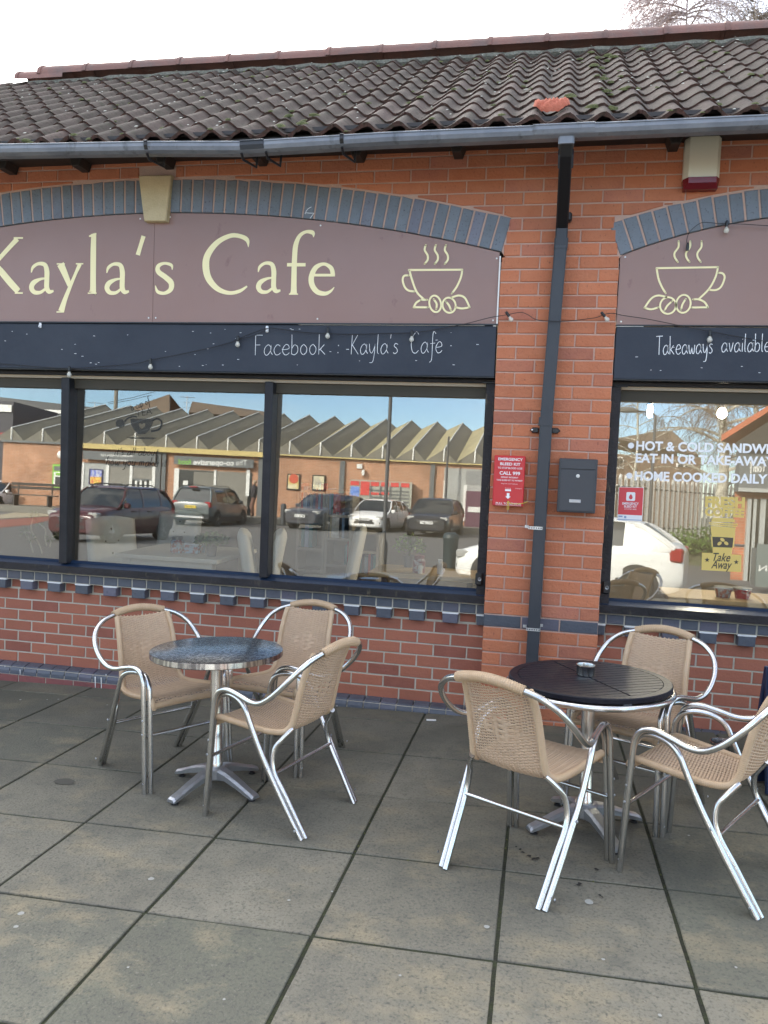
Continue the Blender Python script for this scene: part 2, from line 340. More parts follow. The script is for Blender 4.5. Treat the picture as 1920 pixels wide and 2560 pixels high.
SX, SY, S0X, S0Y = .5971, .5902, -.9678, -2.5266
pv = MB()
X0, X1, Y0, Y1 = S0X-14*SX, S0X+14*SX, S0Y-6*SY, .35
pv.add([(X0, Y0, gz(X0, Y0)-.0055), (X1, Y0, gz(X1, Y0)-.0055), (X1, Y1, gz(X1, Y1)-.0055), (X0, Y1, gz(X0, Y1)-.0055)], [(0, 1, 2, 3)])
pavement = tag(pv.build('pavement', M_JOINT), 'joint bed and base of the slab pavement in front of the cafe', None, kind='structure')
slab_meshes = []
def slab_mesh(wx, wy):
    bm = bmesh.new(); n = 7
    # edge slightly irregular, chipped arrises
    ring = []
    for i in range(4):
        a = [(0, 0), (wx, 0), (wx, wy), (0, wy)][i]; b = [(wx, 0), (wx, wy), (0, wy), (0, 0)][i]
        for k in range(n):
            t = k/n; x = a[0]+(b[0]-a[0])*t; y = a[1]+(b[1]-a[1])*t
            j = random.uniform(0, .0022); cx = wx/2-x; cy = wy/2-y; l = math.hypot(cx, cy)
            ring.append((x+cx/l*j, y+cy/l*j))
    N = len(ring); c = (wx/2, wy/2)
    vs = []
    for (x, y) in ring: l = math.hypot(c[0]-x, c[1]-y); q = random.uniform(.0015, .004); vs.append((x+(c[0]-x)/l*q, y+(c[1]-y)/l*q, 0))
    for (x, y) in ring: vs.append((x, y, -random.uniform(.0025, .004)))
    for (x, y) in ring: vs.append((x, y, -.03))
    fs = [tuple(range(N))]
    for r in range(2):
        for k in range(N): fs.append((r*N+k, (r+1)*N+k, (r+1)*N+(k+1) % N, r*N+(k+1) % N))
    m = MB(); m.add(vs, fs); return m
far = MB()
GM = Vector((0, 0, 1)).rotation_difference(GN).to_matrix().to_4x4()
gap = .0115
sm = []
for k in range(6):
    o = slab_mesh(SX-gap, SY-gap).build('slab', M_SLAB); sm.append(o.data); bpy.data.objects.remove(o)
for i in range(-14, 14):
    for j in range(-6, 5):
        x, y = S0X+i*SX+gap/2, S0Y+j*SY+gap/2
        wy = SY-gap
        T = Matrix.Translation((x, y, gz(x, y)+random.uniform(-.0015, .0015))) @ GM @ Matrix.Rotation(random.uniform(-.0012, .0012), 4, 'Z') @ Matrix.Rotation(random.uniform(-.002, .002), 4, 'X')
        ctr = (x+SX/2, y+SY/2, gz(x, y))
        if -11 < i < 9 and (inframe(ctr, 260)):
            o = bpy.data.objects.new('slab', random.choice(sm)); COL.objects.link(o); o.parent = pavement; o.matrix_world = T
        else:
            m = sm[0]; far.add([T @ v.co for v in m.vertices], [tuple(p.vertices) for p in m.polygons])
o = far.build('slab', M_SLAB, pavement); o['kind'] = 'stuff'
# car park beyond the kerb, falling away, then level; kerb between
cpk = MB()
yk = Y0-.14
XA, XB = -90, 60
def kz(x): return gz(max(min(x, 8), -9), Y0)
xs = [XA, -30, -9, -4, 0, 4, 8, 30, XB]
rows = [(yk, None, -.10)]+[(a_, 1, 0) for a_, _ in PARK[1:]]
vs = []
for (yy, z, dz) in rows:
    for x in xs: vs.append((x, yy, (kz(x)+dz) if z is None else park(yy)))
n = len(xs)
fs = [(r*n+k, r*n+k+1, (r+1)*n+k+1, (r+1)*n+k) for r in range(len(rows)-1) for k in range(n-1)]
cpk.add(vs, fs)
tag(cpk.build('car_park', M_ASPH), 'grey asphalt of the car park mirrored in the windows', None, kind='structure')
gr = MB(); gr.add([(-600, -600, -.3), (600, -600, -.3), (600, 600, -.3), (-600, 600, -.3)], [(0, 1, 2, 3)])
tag(gr.build('ground', mat('far_ground', (.09, .10, .06), .95, noise=(.05, .5, (.13, .12, .09)))), 'open ground reaching to the horizon', None, kind='structure')
kb = MB()
for k in range(19):
    xa = X0+k*.9; xb = xa+.893
    M = Matrix.Shear('XY', 4, (0, 0)) if False else None
    za, zb = gz(xa, Y0), gz(xb, Y0)
    kb.add([(xa, yk, za-.2), (xb, yk, zb-.2), (xb, Y0-.01, zb-.2), (xa, Y0-.01, za-.2), (xa, yk+.012, za), (xb, yk+.012, zb), (xb, Y0-.01, zb), (xa, Y0-.01, za), (xa, yk, za-.012), (xb, yk, zb-.012)],
           [(0, 1, 9, 8), (8, 9, 5, 4), (4, 5, 6, 7), (3, 7, 6, 2), (0, 8, 4, 7, 3), (1, 2, 6, 5, 9)])
o = kb.build('kerb', mat('kerb_concrete', (.30, .28, .24), .85, noise=(20, .4, (.22, .21, .18)), bump=(100, .3))); o['kind'] = 'structure'; o['label'] = 'concrete kerb along the edge of the slab pavement'
# pale and red paving strips of the walkway in front of the shops opposite
def groundpatch(name, px, m, dz, label):
    vs = []
    for (x, y) in px: v = RGD(x, y); vs.append((v.x, v.y, v.z+dz))
    q = MB(); q.add(vs, [tuple(range(len(vs)))]); return tag(q.build(name, m), label, None, kind='structure')
groundpatch('paved_strip', [(-40, 1294), (60, 1278), (140, 1274), (140, 1290), (80, 1293), (-40, 1300)], M_PALPAV, .012, 'pale paved strip across the car park seen left in the window')
groundpatch('paved_crossing', [(-40, 1303), (140, 1290), (140, 1296), (75, 1312), (-40, 1324)], M_REDPAV, .006, 'red block paved crossing seen left in the window')
# debris: leaves, gum spots, drips on the slabs
def on_ground(px, py, dz=.002):
    d = ray(px, py); t = (G0+GX*CP.x+GY*CP.y-CP.z)/(d.z-GX*d.x-GY*d.y); v = CP+t*d; return Vector((v.x, v.y, v.z+dz))
gum = MB()
for (px, py, r) in [(1473, 2256, .017), (1217, 2318, .011), (378, 2198, .012), (52, 2285, .012), (1722, 2090, .006), (722, 2252, .006), (1873, 2246, .006), (1508, 2400, .006), (830, 2230, .005), (40, 2318, .009), (51, 1750, .008), (118, 1750, .006), (146, 1749, .007), (268, 1763, .006), (612, 1860, .005), (1840, 2420, .005), (1650, 2540, .006), (1000, 2440, .005), (320, 2420, .005), (560, 2500, .005)]:
    p = on_ground(px, py, .0015); n = 9
    gum.add([(p.x+r*random.uniform(.75, 1.1)*math.cos(2*PI*k/n), p.y+r*random.uniform(.75, 1.1)*math.sin(2*PI*k/n), gz(p.x, p.y)+.0026) for k in range(n)], [tuple(range(n))])
tag(gum.build('gum_spots', mat('old_gum', (.36, .36, .33), .8, noise=(90, .4, (.25, .25, .22)))), 'pale flattened gum spots dotted over the pavement slabs', 'gum spots', kind='stuff')
lf = MB(); random.seed(12)
for (px, py, r) in [(1322, 2142, .014), (1335, 2150, .020), (1308, 2134, .011), (1493, 2177, .012), (1489, 2175, .010), (1447, 2215, .012), (1500, 2242, .008), (1345, 2148, .012), (1290, 2120, .008), (1300, 2126, .008), (1450, 2212, .010), (1505, 2246, .006)]:
    p = on_ground(px, py, .003); n = 7; a0 = random.uniform(0, 6)
    ring = [(p.x+r*random.uniform(.4, 1.1)*math.cos(a0+2*PI*k/n), p.y+r*random.uniform(.3, .8)*math.sin(a0+2*PI*k/n), p.z+random.uniform(0, .005)) for k in range(n)]
    lf.add(ring+[(p.x, p.y, p.z+.006)], [(k, (k+1) % n, n) for k in range(n)])
tag(lf.build('leaf_litter', mat('rotten_leaf', (.018, .014, .01), .8)), 'dark crumbled leaf bits on the slabs beside the black table', 'leaf litter', kind='stuff')
cig = MB()
p = on_ground(1078, 1802); cig.box(-.03, .03, -.008, .008, 0, .006, M=Matrix.Translation((p.x, p.y, p.z)) @ Matrix.Rotation(.2, 4, 'Z'))
tag(cig.build('paper_scrap', M_WHITE), 'small white paper scrap lying at the foot of the wall', 'litter')
st = MB(); p = on_ground(163, 1955)
st.add([(p.x+(.045+.02*random.random())*math.cos(2*PI*k/14), p.y+(.03+.012*random.random())*math.sin(2*PI*k/14), gz(p.x, p.y)+.0028) for k in range(14)], [tuple(range(14))])
tag(st.build('dark_stain', mat('oil_stain', (.075, .07, .055), .8)), 'dark round stain on a slab left of the steel table', 'stain')
# moss in joints, only in places
ms = MB(); random.seed(5)
for k in range(520):
    if random.random() < .5: i = random.randint(-5, 6); x = S0X+i*SX; y = random.uniform(-4.3, -.2)
    else: j = random.randint(-3, 4); y = S0Y+j*SY; x = random.uniform(-4, 2.6)
    if math.sin(x*2.1+1)+math.sin(y*2.7)+random.uniform(-1, 1) < .8: continue
    r = random.uniform(.003, .007); z = gz(x, y)-.0045; n = 5
    ms.add([(x+random.uniform(-.003, .003)+r*math.cos(2*PI*q/n), y+random.uniform(-.003, .003)+r*math.sin(2*PI*q/n), z) for q in range(n)]+[(x, y, z+.005)], [(q, (q+1) % n, n) for q in range(n)])
tag(ms.build('joint_moss', M_MOSS), 'tufts of moss growing in the joints of the slabs', 'moss', kind='stuff')

# ================================================================== CAFE BUILDING
random.seed(21)
cafe = thing('cafe_building', 'red brick single storey cafe with arched signs, shop windows and pantiled roof', 'building', (0, 0, 0))
UB = .2333
PX0, PX1 = -.018, .682
def zc(j): return .75+.0805*j-.000055*j*j
LC, LR, LRe = (-2.344, -6.354), 9.630, 9.843
def ext_left(x): return -6.397+math.sqrt(max(0, 9.886**2-(x+2.38)**2))
def int_left(x): return LC[1]+math.sqrt(max(0, LR**2-(x-LC[0])**2))
RC, RR = (1.851, .043), 3.144
def int_right(x): return RC[1]+math.sqrt(max(0, RR**2-(x-RC[0])**2))
def ext_right(x): return -.579+math.sqrt(max(0, 3.926**2-(x-1.853)**2))
XL0, XR1 = 2*LC[0]-.0-PX0-.0, 2*RC[0]-PX1            # far springings of the two arches: -4.67, 3.02
WL, WR = -6.15, 4.75
# --- masonry backing (mortar) as parts, bricks as their sub-parts
bricks = []      # (polygon, y, parentkey, kind)
def add_rect(x0, x1, z0, z1, y, key, kind): bricks.append(([(x0, z0), (x1, z0), (x1, z1), (x0, z1)], y, key, kind))
J = .0045
def row(xa, xb, j, y, key, kind, phase, zlo=None, zhi=None, u=UB, jj=J):
    z0, z1 = (zc(j)+jj if zlo is None else zlo+jj), (zc(j+1)-jj if zhi is None else zhi-jj)
    x = xa-phase*u
    while x < xb-1e-4:
        a, b = max(x, xa), min(x+u, xb)
        if b-a > .035: add_rect(a+(jj if a > xa else 0), b-(jj if b < xb else 0), z0, z1, y, key, kind)
        x += u
for j in range(-10, 27):
    kind = 'blue_brick' if j == -1 else 'brick'
    row(PX0, PX1, j, 0, 'pier', kind, .5 if (j % 2 == 0) else 0)
    for (a, b) in ((WL, XL0), (XR1, WR)): row(a, b, j, 0, 'pierl' if a < -2 else 'pierr', kind, .5 if (j % 2 == 0) else 0)
def skl(z): return PX0+(z-2.965)/.222*.034
def skr(z): return PX1-(z-2.965)/.222*.038
for j in range(27, 37):
    z0, z1 = zc(j)+J, zc(j+1)-J
    x = PX0-(.5*UB if j % 2 == 0 else 0)-30*UB
    while x < WR:
        a, b = x+J, x+UB-J; x += UB
        if b < WL+.02 or a > WR-.02: continue
        a = max(a, WL)
        zm = (z0+z1)/2
        if z0 < 3.165:                         # between the arches only
            for (l, r) in ((skl(zm)+.010, skr(zm)-.010), (WL, XL0-(skl(zm)-PX0)-.010), (XR1+(PX1-skr(zm))+.010, WR)):
                aa, bb = max(a, l), min(b, r)
                if bb-aa > .025: add_rect(aa, bb, z0, z1, 0, 'upper', 'brick')
            continue
        def low(xx):
            v = z0
            if XL0 < xx < PX0+.04: v = max(v, ext_left(xx)+.012)
            if PX1-.04 < xx < XR1: v = max(v, ext_right(xx)+.012)
            return v
        # key stone gap
        segs = [(a, b)]
        kl, kr = -2.446, -2.180
        if z0 < 3.515 and a < kr and b > kl: segs = [s_ for s_ in ((a, min(b, kl)), (max(a, kr), b)) if s_[1]-s_[0] > .02]
        for (p, q) in segs:
            P = [(p+(q-p)*k/5) for k in range(6)]
            lo = [min(low(xx), z1) for xx in P]
            if z1-min(lo) < .014: continue
            poly = [(xx, l) for xx, l in zip(P, lo) if z1-l > .004]
            if len(poly) < 2 or poly[-1][0]-poly[0][0] < .02: continue
            if all(abs(l-z0) < 1e-6 for _, l in poly): poly = [poly[0], poly[-1]]
            bricks.append((poly+[(poly[-1][0], z1), (poly[0][0], z1)], 0, 'upper', 'brick'))
# infill walls under the windows: dentil pitch measured off the photograph
d1, d14 = W(1125, 1545, .085).x, W(133, 1462, .085).x
DP = (d1-d14)/13
BW = .15
def infill(xa, xb, dc, first):
    hz0, hz1 = .724, .790
    k = math.ceil((xa-dc)/DP)-1
    x = dc+k*DP-DP/4-DP/2
    h = DP/2
    xx = x
    while xx < xb:                                            # blue header course, proud of the wall
        a, b = max(xx, xa), min(xx+h, xb)
        if b-a > .02: add_rect(a+.005, b-.005, hz0+.004, hz1-.006, .10, 'infill', 'blue_header')
        xx += h
    kk = k
    while dc+kk*DP-h/2 < xb+DP:                               # dentils alternate with red bricks
        c = dc+kk*DP
        a, b = max(c-.049, xa), min(c+.049, xb)
        if b-a > .02: add_rect(a, b, .655, .716, .089, 'infill', 'dentil')
        a, b = max(c+.049+.009, xa), min(c+DP-.049-.009, xb)
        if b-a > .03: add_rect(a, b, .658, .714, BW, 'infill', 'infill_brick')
        kk += 1
    off = first
    for r in range(7):
        z1 = .648-r*.0784; z0 = z1-.0784
        x = off-(DP/2 if r % 2 else 0)-DP*40
        while x < xb:
            a, b = max(x, xa), min(x+DP, xb)
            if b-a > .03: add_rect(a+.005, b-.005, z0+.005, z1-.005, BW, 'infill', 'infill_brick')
            x += DP
infill(XL0, PX0, d1, -.128)
dR = W(1676, 1592, .085).x
infill(PX1, XR1, dR, dR+DP*.27)
# individual objects: the largest 300 of each kind, the rest joined
MT = {'brick': M_BRICK, 'blue_brick': M_BLUE, 'blue_header': M_BLUE, 'dentil': M_BLUE, 'infill_brick': M_BRICKLO}
par = {}
bk = MB()                                                      # mortar backing pieces
def backing(name, rects, y0, y1, m):
    q = MB()
    for (a, b, c, d) in rects: q.box(a, b, y0, y1, c, d)
    return q.build(name, m, cafe)
par['pier'] = backing('pier_wall', [(PX0+.002, PX1-.002, -.3, 2.93)], .006, .24, M_MORT)
par['pierl'] = backing('pier_wall', [(WL, XL0-.002, -.3, 2.93)], .006, .24, M_MORT)
par['pierr'] = backing('pier_wall', [(XR1+.002, WR, -.3, 2.93)], .006, .24, M_MORT)
q = MB(); xs = [WL+i*(WR-WL)/240 for i in range(241)]
def undr(x):
    if XL0 < x < PX0: return int_left(x)+.004
    if PX1 < x < XR1: return int_right(x)+.004
    return 2.93
for y, flip in ((.006, 0), (.24, 1)):
    vs = [(x, y, undr(x)) for x in xs]+[(x, y, 3.70) for x in xs]; n = len(xs)
    q.add(vs, [(k, k+1, n+k+1, n+k) for k in range(n-1)])
vs = [(x, .006, undr(x)) for x in xs]+[(x, .24, undr(x)) for x in xs]; q.add(vs, [(k, k+1, n+k+1, n+k) for k in range(n-1)])
par['upper'] = q.build('upper_wall', M_MORT, cafe)
q = MB()
for a, b in ((XL0, PX0), (PX1, XR1)):
    q.box(a-.001, b+.001, BW+.004, .26, -.3, .80); q.box(a, b, .105, BW+.01, .722, .793)
par['infill'] = q.build('infill_wall', M_MORTLO, cafe)
q = MB()
for (poly, y, key, kind) in bricks:
    if kind == 'dentil':
        xs_ = [p[0] for p in poly]; a, b = min(xs_), max(xs_)
        q.box(a-.004, b+.004, .092, BW+.01, .715, .7235)
o = q.build('dentil_mortar', M_CAPM, par['infill']); o['kind'] = 'stuff'
def psize(poly, y):
    pr_ = [proj((p[0], y, p[1])) for p in poly]
    if any(p is None for p in pr_): return 0
    if not any(-5 < p[0] < 1925 and -5 < p[1] < 2565 for p in pr_): return 0
    return (max(p[0] for p in pr_)-min(p[0] for p in pr_))*(max(p[1] for p in pr_)-min(p[1] for p in pr_))
def jit(poly, a):
    return [(p[0]+random.uniform(-a, a), p[1]+random.uniform(-a, a)) for p in poly]
cache = {}
for kind in MT:
    L = [b for b in bricks if b[3] == kind]
    L.sort(key=lambda b: -psize(b[0], b[1]))
    ind = [b for b in L[:299] if psize(b[0], b[1]) > 0]; rest = [b for b in L if b not in ind]
    for (poly, y, key, kd) in ind:
        depth = .075 if kind != 'dentil' else .078
        yy = y+random.uniform(-.0012, .0012)
        if len(poly) == 4:
            cx = (poly[0][0]+poly[1][0])/2; cz = (poly[0][1]+poly[2][1])/2; wd = poly[1][0]-poly[0][0]; ht = poly[2][1]-poly[1][1]
            ck = (kind, round(wd, 3), round(ht, 4), random.randint(0, 3))
            if ck not in cache:
                pp = jit([(-wd/2, -ht/2), (0, -ht/2), (wd/2, -ht/2), (wd/2, ht/2), (0, ht/2), (-wd/2, ht/2)], .0011)
                m = MB(); m.prism(pp, 0, depth, ch=.0032); oo = m.build(kind, MT[kind]); cache[ck] = oo.data; bpy.data.objects.remove(oo)
            ob = bpy.data.objects.new(kind, cache[ck]); COL.objects.link(ob); ob.location = (cx, yy, cz)
        else:
            m = MB(); m.prism(poly, yy, yy+depth, ch=.003); ob = m.build(kind, MT[kind])
        ob.parent = par[key]
    for key in par:
        rr = [b for b in rest if b[2] == key]
        if rr:
            m = MB()
            for (poly, y, _, _) in rr: m.prism(jit(poly, .0008), y, y+.07, ch=.003)
            ob = m.build(kind, MT[kind], par[key]); ob['kind'] = 'stuff'
# plinth: bullnose blue headers over a red footing course
prof = [(.165, .108), (.115, .100), (.088, .093), (.070, .078), (.062, .060), (.060, .035), (.165, .035)]
def bull(a, b, yj=0):
    m = MB(); n = len(prof)
    vs = [(x, y+yj, z) for x in (a, b) for (y, z) in prof]
    m.add(vs, [tuple(range(n)), tuple(range(2*n-1, n-1, -1))]+[(k, (k+1) % n, n+(k+1) % n, n+k) for k in range(n)]); return m
bmesh_b = None
for (a, b) in ((XL0, PX0), (PX1, XR1)):
    x = b if a < -1 else a
    rng = []
    if a < -1:
        while x > a: rng.append((max(a, x-DP/2), x)); x -= DP/2
    else:
        while x < b: rng.append((x, min(b, x+DP/2))); x += DP/2
    for (p, q_) in rng:
        if q_-p < .03: continue
        if bmesh_b is None:
            oo = bull(-DP/4+.004, DP/4-.004).build('plinth_brick', M_BLUE); bmesh_b = oo.data; bpy.data.objects.remove(oo)
            for poly in bmesh_b.polygons: poly.use_smooth = False
        ob = bpy.data.objects.new('plinth_brick', bmesh_b); COL.objects.link(ob); ob.parent = par['infill']; ob.location = ((p+q_)/2, random.uniform(-.001, .001), random.uniform(-.0008, .0008))
    x = a
    while x < b-.02:
        xb_ = min(x+DP, b); m = MB(); m.prism([(x+.004, -.2), (xb_-.004, -.2), (xb_-.004, .029), (x+.004, .029)], .060, .16, ch=.003); m.build('footing_brick', M_PLRED, par['infill']); x += DP
q = MB()
for a, b in ((XL0, PX0), (PX1, XR1)): q.box(a, b, .066, .16, -.2, .055); q.box(a, b, .075, .16, .03, .085)
q.build('plinth_mortar', M_MORTLO, par['infill'])
# white bird droppings on the plinth
q = MB()
for (px, y0_, y1_) in ((50, 1674, 1688), (12, 1664, 1668), (238, 1692, 1738), (253, 1694, 1733), (265, 1686, 1690)):
    a = W(px, y0_, .057); b = W(px, y1_, .057); q.tube([a, (a+b)/2+Vector((.001, 0, 0)), b], [.005, .003, .0015], 6, flat=.4)
tag(q.build('bird_droppings', M_CAPM), 'white bird droppings run down the blue plinth bricks', 'droppings')

# arches
def voussoir(C, ri, ro_f, a0, a1, y=0):
    g = .0055/ri; a0 += g; a1 -= g
    pin = [(C[0]+ri*math.sin(a), C[1]+ri*math.cos(a)) for a in (a0, a1)]
    po = []
    for a in (a1, a0):
        lo, hi = ri, ri+.5
        for _ in range(24):
            m_ = (lo+hi)/2; x, z = C[0]+m_*math.sin(a), C[1]+m_*math.cos(a)
            if z < ro_f(x): lo = m_
            else: hi = m_
        m_ = lo+random.uniform(-.004, .003); po.append((C[0]+m_*math.sin(a), C[1]+m_*math.cos(a)))
    return [pin[0], pin[1], po[0], po[1]]
larch = MB().box(-.01, .01, .01, .02, 0, .01)
kl = (-2.384-LC[0])/LR; kr = (-2.226-LC[0])/LR; ae = math.asin((PX0+.004-LC[0])/LR)
arch_l = thing('arch_anchor', None, None); bpy.data.objects.remove(arch_l)
for (s0, s1) in ((kr+.0008, ae), (-ae, kl-.0008)):
    nb = round((s1-s0)*LR/.0775)
    for k in range(nb):
        P = voussoir(LC, LR, ext_left, s0+(s1-s0)*k/nb, s0+(s1-s0)*(k+1)/nb)
        m = MB(); m.prism(jit(P, .0012), random.uniform(-.0012, .0012), .10, ch=.004); m.build('arch_brick', M_ARCH, par['upper'])
ae = math.asin((PX1-.002-RC[0])/RR)
nb = round(2*abs(ae)*RR/.0795)
for k in range(nb):
    s0, s1 = ae, -ae
    P = voussoir(RC, RR, ext_right, s0+(s1-s0)*k/nb, s0+(s1-s0)*(k+1)/nb)
    m = MB(); m.prism(jit(P, .0012), random.uniform(-.0012, .0012), .10, ch=.004); m.build('arch_brick', M_ARCH, par['upper'])
m = MB(); m.prism([(-2.384, 3.212), (-2.226, 3.209), (-2.195, 3.506), (-2.43, 3.508)], -.034, .08, ch=.006); m.build('keystone', M_STONE, par['upper'])
m = MB(); q = [cr([(w_.x, w_.z) for w_ in [W(460+x/3.456, 340+y/3.456, -.003) for x, y in pts]], 4) for pts in ([(1100, 612), (1070, 630), (1052, 655)], [(1048, 662), (1085, 666), (1122, 666)], [(1122, 668), (1105, 690), (1088, 712)], [(1050, 662), (1046, 668), (1050, 672)])]
for s_ in q: m.tube([(x, -.0022, z) for x, z in s_], .0022, 5)
tag(m.build('chalk_mark', M_CHALK), 'small white chalk squiggle drawn on the grey arch bricks', 'chalk mark')

# body of the building behind the front, so that it stands and casts its shade
q = MB(); q.box(WL-.0, WL+.24, .24, 4.6, -.3, 3.7); q.box(WR-.24, WR, .24, 4.6, -.3, 3.7); q.box(WL, WR, 4.6, 4.84, -.3, 3.7)
for xg in (WL, WR-.24): q.add([(xg, -.05, 3.70), (xg+.24, -.05, 3.70), (xg, 2.25, 5.25), (xg+.24, 2.25, 5.25), (xg, 4.84, 3.70), (xg+.24, 4.84, 3.70)], [(0, 2, 4), (1, 5, 3), (0, 1, 3, 2), (2, 3, 5, 4), (0, 4, 5, 1)])
q.build('rear_wall', M_BRICKLO, cafe)
q = MB(); q.box(WL+.24, WR-.24, .24, 4.6, .0, .12); q.build('cafe_floor', mat('cafe_floor', (.13, .10, .075), .5, noise=(3, .4, (.18, .14, .10))), cafe)
q = MB(); q.box(WL+.24, WR-.24, .26, 4.6, 2.62, 2.70); q.build('cafe_ceiling', mat('cafe_ceiling', (.45, .43, .38), .9), cafe)
q = MB(); q.box(WL+.24, WR-.24, 4.52, 4.60, .12, 2.62); q.box(WL+.24, WL+.30, .3, 4.5, .12, 2.62); q.box(WR-.30, WR-.24, .3, 4.5, .12, 2.62)
q.build('cafe_inner_wall', mat('cafe_plaster', (.26, .235, .20), .9, noise=(1.2, .3, (.2, .18, .15))), cafe)

# eaves: soffit, fascia, rafter feet
q = MB(); q.box(WL-.25, WR+.25, -.375, .0, 3.602, 3.625); q.build('soffit', M_FASC, cafe)
q = MB(); q.box(WL-.25, WR+.25, -.395, -.375, 3.50, 3.565); q.build('fascia_board', M_FASC, cafe)
for px in (20, 203, 415, 650, 895, 1143, 1682):
    v = W(px, 415, -.06); m = MB(); m.prism([(v.x-.045, 3.603), (v.x+.045, 3.603), (v.x+.026, 3.550), (v.x-.026, 3.550)], -.13, -.004, ch=.004); m.build('rafter_foot', M_FASC, cafe)

# gutter
GZ = [(-6.6, 3.575), (-3.15, 3.545), (-2.1, 3.522), (-1.52, 3.500), (-.685, 3.516), (.185, 3.518), (1.35, 3.523), (5.1, 3.535)]
def gzz(x):
    for (a, za), (b, zb) in zip(GZ, GZ[1:]):
        if a <= x <= b: return za+(zb-za)*(x-a)/(b-a)
    return GZ[-1][1]
def gprof(r, t=.004):
    o = [(-.058*r, .0), (-.060*r, -.024), (-.050*r, -.044), (-.025*r, -.056), (.025*r, -.056), (.050*r, -.04), (.055*r, .0)]
    return o
def gutter_piece(xa, xb, r, mi, name, parent, thick=.003, lip=True, dz=0):
    m = MB(); xs = [xa]+[x for x, _ in GZ if xa < x < xb]+[xb]
    P = gprof(r); Q = [(y*(1-thick/.05), z+thick*(1 if 0 < i < len(P)-1 else 0)) for i, (y, z) in enumerate(P)]
    full = P+Q[::-1]; n = len(full); vs = []
    for x in xs:
        for (y, z) in full: vs.append((x, -.455+y, gzz(x)+z+dz))
    fs = [tuple(range(n)), tuple(range(len(xs)*n-1, (len(xs)-1)*n-1, -1))]
    for i in range(len(xs)-1):
        for k in range(n): fs.append((i*n+k, i*n+(k+1) % n, (i+1)*n+(k+1) % n, (i+1)*n+k))
    m.add(vs, fs)
    if lip: m.tube([(x, -.455-.058*r, gzz(x)+dz) for x in xs], .0055, 6)
    return m.build(name, mi, parent)
gut = gutter_piece(-6.5, 4.95, 1.0, M_GUT, 'gutter', cafe)
for (a, b) in ((-1.525, -1.38),): gutter_piece(a, b, 1.08, M_PIPE, 'union_bracket', gut, dz=.003)
gutter_piece(.150, .475, 1.07, M_GUT, 'outlet', gut, dz=.003)
for x in (-3.95, -2.12, -.915, 1.55):
    gutter_piece(x-.011, x+.011, 1.11, M_BLACK, 'bracket', gut, dz=.004)
for x in (-2.12, -.915, -1.52, -1.37):
    m = MB(); z = gzz(x); m.tube([(x, -.50, z-.06), (x, -.47, z-.085), (x+.04, -.36, z-.09), (x+.05, -.36, z+.02)], .008, 6); m.build('bracket_arm', M_BLACK, gut)
# downpipe
def sq(m, pts, wx, wy):
    vs = []
    P = [Vector(p) for p in pts]
    for i, p in enumerate(P):
        t = (P[min(i+1, len(P)-1)]-P[max(i-1, 0)]).normalized(); s_ = Vector((1, 0, 0)); u_ = t.cross(s_).normalized()
        c = .22
        for (a, b) in ((-1, -1+c), (-1+c, -1), (1-c, -1), (1, -1+c), (1, 1-c), (1-c, 1), (-1+c, 1), (-1, 1-c)): vs.append(p+s_*a*wx/2+u_*b*wy/2)
    n = 8; m.add(vs, [(i*n+k, i*n+(k+1) % n, (i+1)*n+(k+1) % n, (i+1)*n+k) for i in range(len(P)-1) for k in range(n)]+[tuple(range(n)), tuple(range(len(vs)-1, len(vs)-1-n, -1))])
    return m
XP = .335
m = MB(); sq(m, [(XP-.005, -.455, 3.475), (XP-.005, -.455, 3.445), (XP-.003, -.42, 3.40), (XP, -.13, 3.17), (XP, -.062, 3.11), (XP, -.062, 3.00)], .071, .056)
neck = m.build('downpipe_neck', M_BLACK, cafe)
m = MB(); sq(m, [(XP-.005, -.455, 3.482), (XP-.005, -.455, 3.43)], .085, .075); m.build('collar', M_GUT, neck)
m = MB(); sq(m, [(XP-.003, -.42, 3.412), (XP-.001, -.36, 3.362)], .084, .068); m.build('collar', M_PIPE, neck)
m = MB(); sq(m, [(.335, -.055, 3.03), (.304, -.055, 2.0), (.295, -.055, .9), (.292, -.055, .08)], .074, .062)
pipe = m.build('downpipe', M_PIPE, cafe)
m = MB(); sq(m, [(.336, -.055, 3.045), (.334, -.055, 2.985)], .080, .068); m.build('collar', M_PIPE, pipe)
m = MB(); sq(m, [(.3015, -.055, 1.985), (.3000, -.055, 1.935)], .084, .070); m.build('collar', M_PIPE, pipe)
c0 = W(1180+790/3.95, 740+1330/3.95, -.02)
for sx in (-1, 1):
    m = MB(); pl = [(.300+sx*.040, c0.z-.016), (.300+sx*.075, c0.z-.016), (.300+sx*.092, c0.z), (.300+sx*.075, c0.z+.016), (.300+sx*.040, c0.z+.016)]
    m.prism(pl if sx > 0 else pl[::-1], -.030, -.002, ch=.004); lug = m.build('lug', M_BLACK, pipe)
m = MB(); m.lathe([(.0, .006), (.006, .004), (.008, 0)], 10, M=Matrix.Translation((.222, -.031, c0.z)) @ Matrix.Rotation(R_(90), 4, 'X')); m.build('screw', M_ALU, pipe)
m = MB(); v = W(1425, 543, -.03); m.cbox(v.x-.03, v.x+.012, -.05, -.002, v.z-.028, v.z+.028, .01); m.build('lug', M_BLACK, pipe)
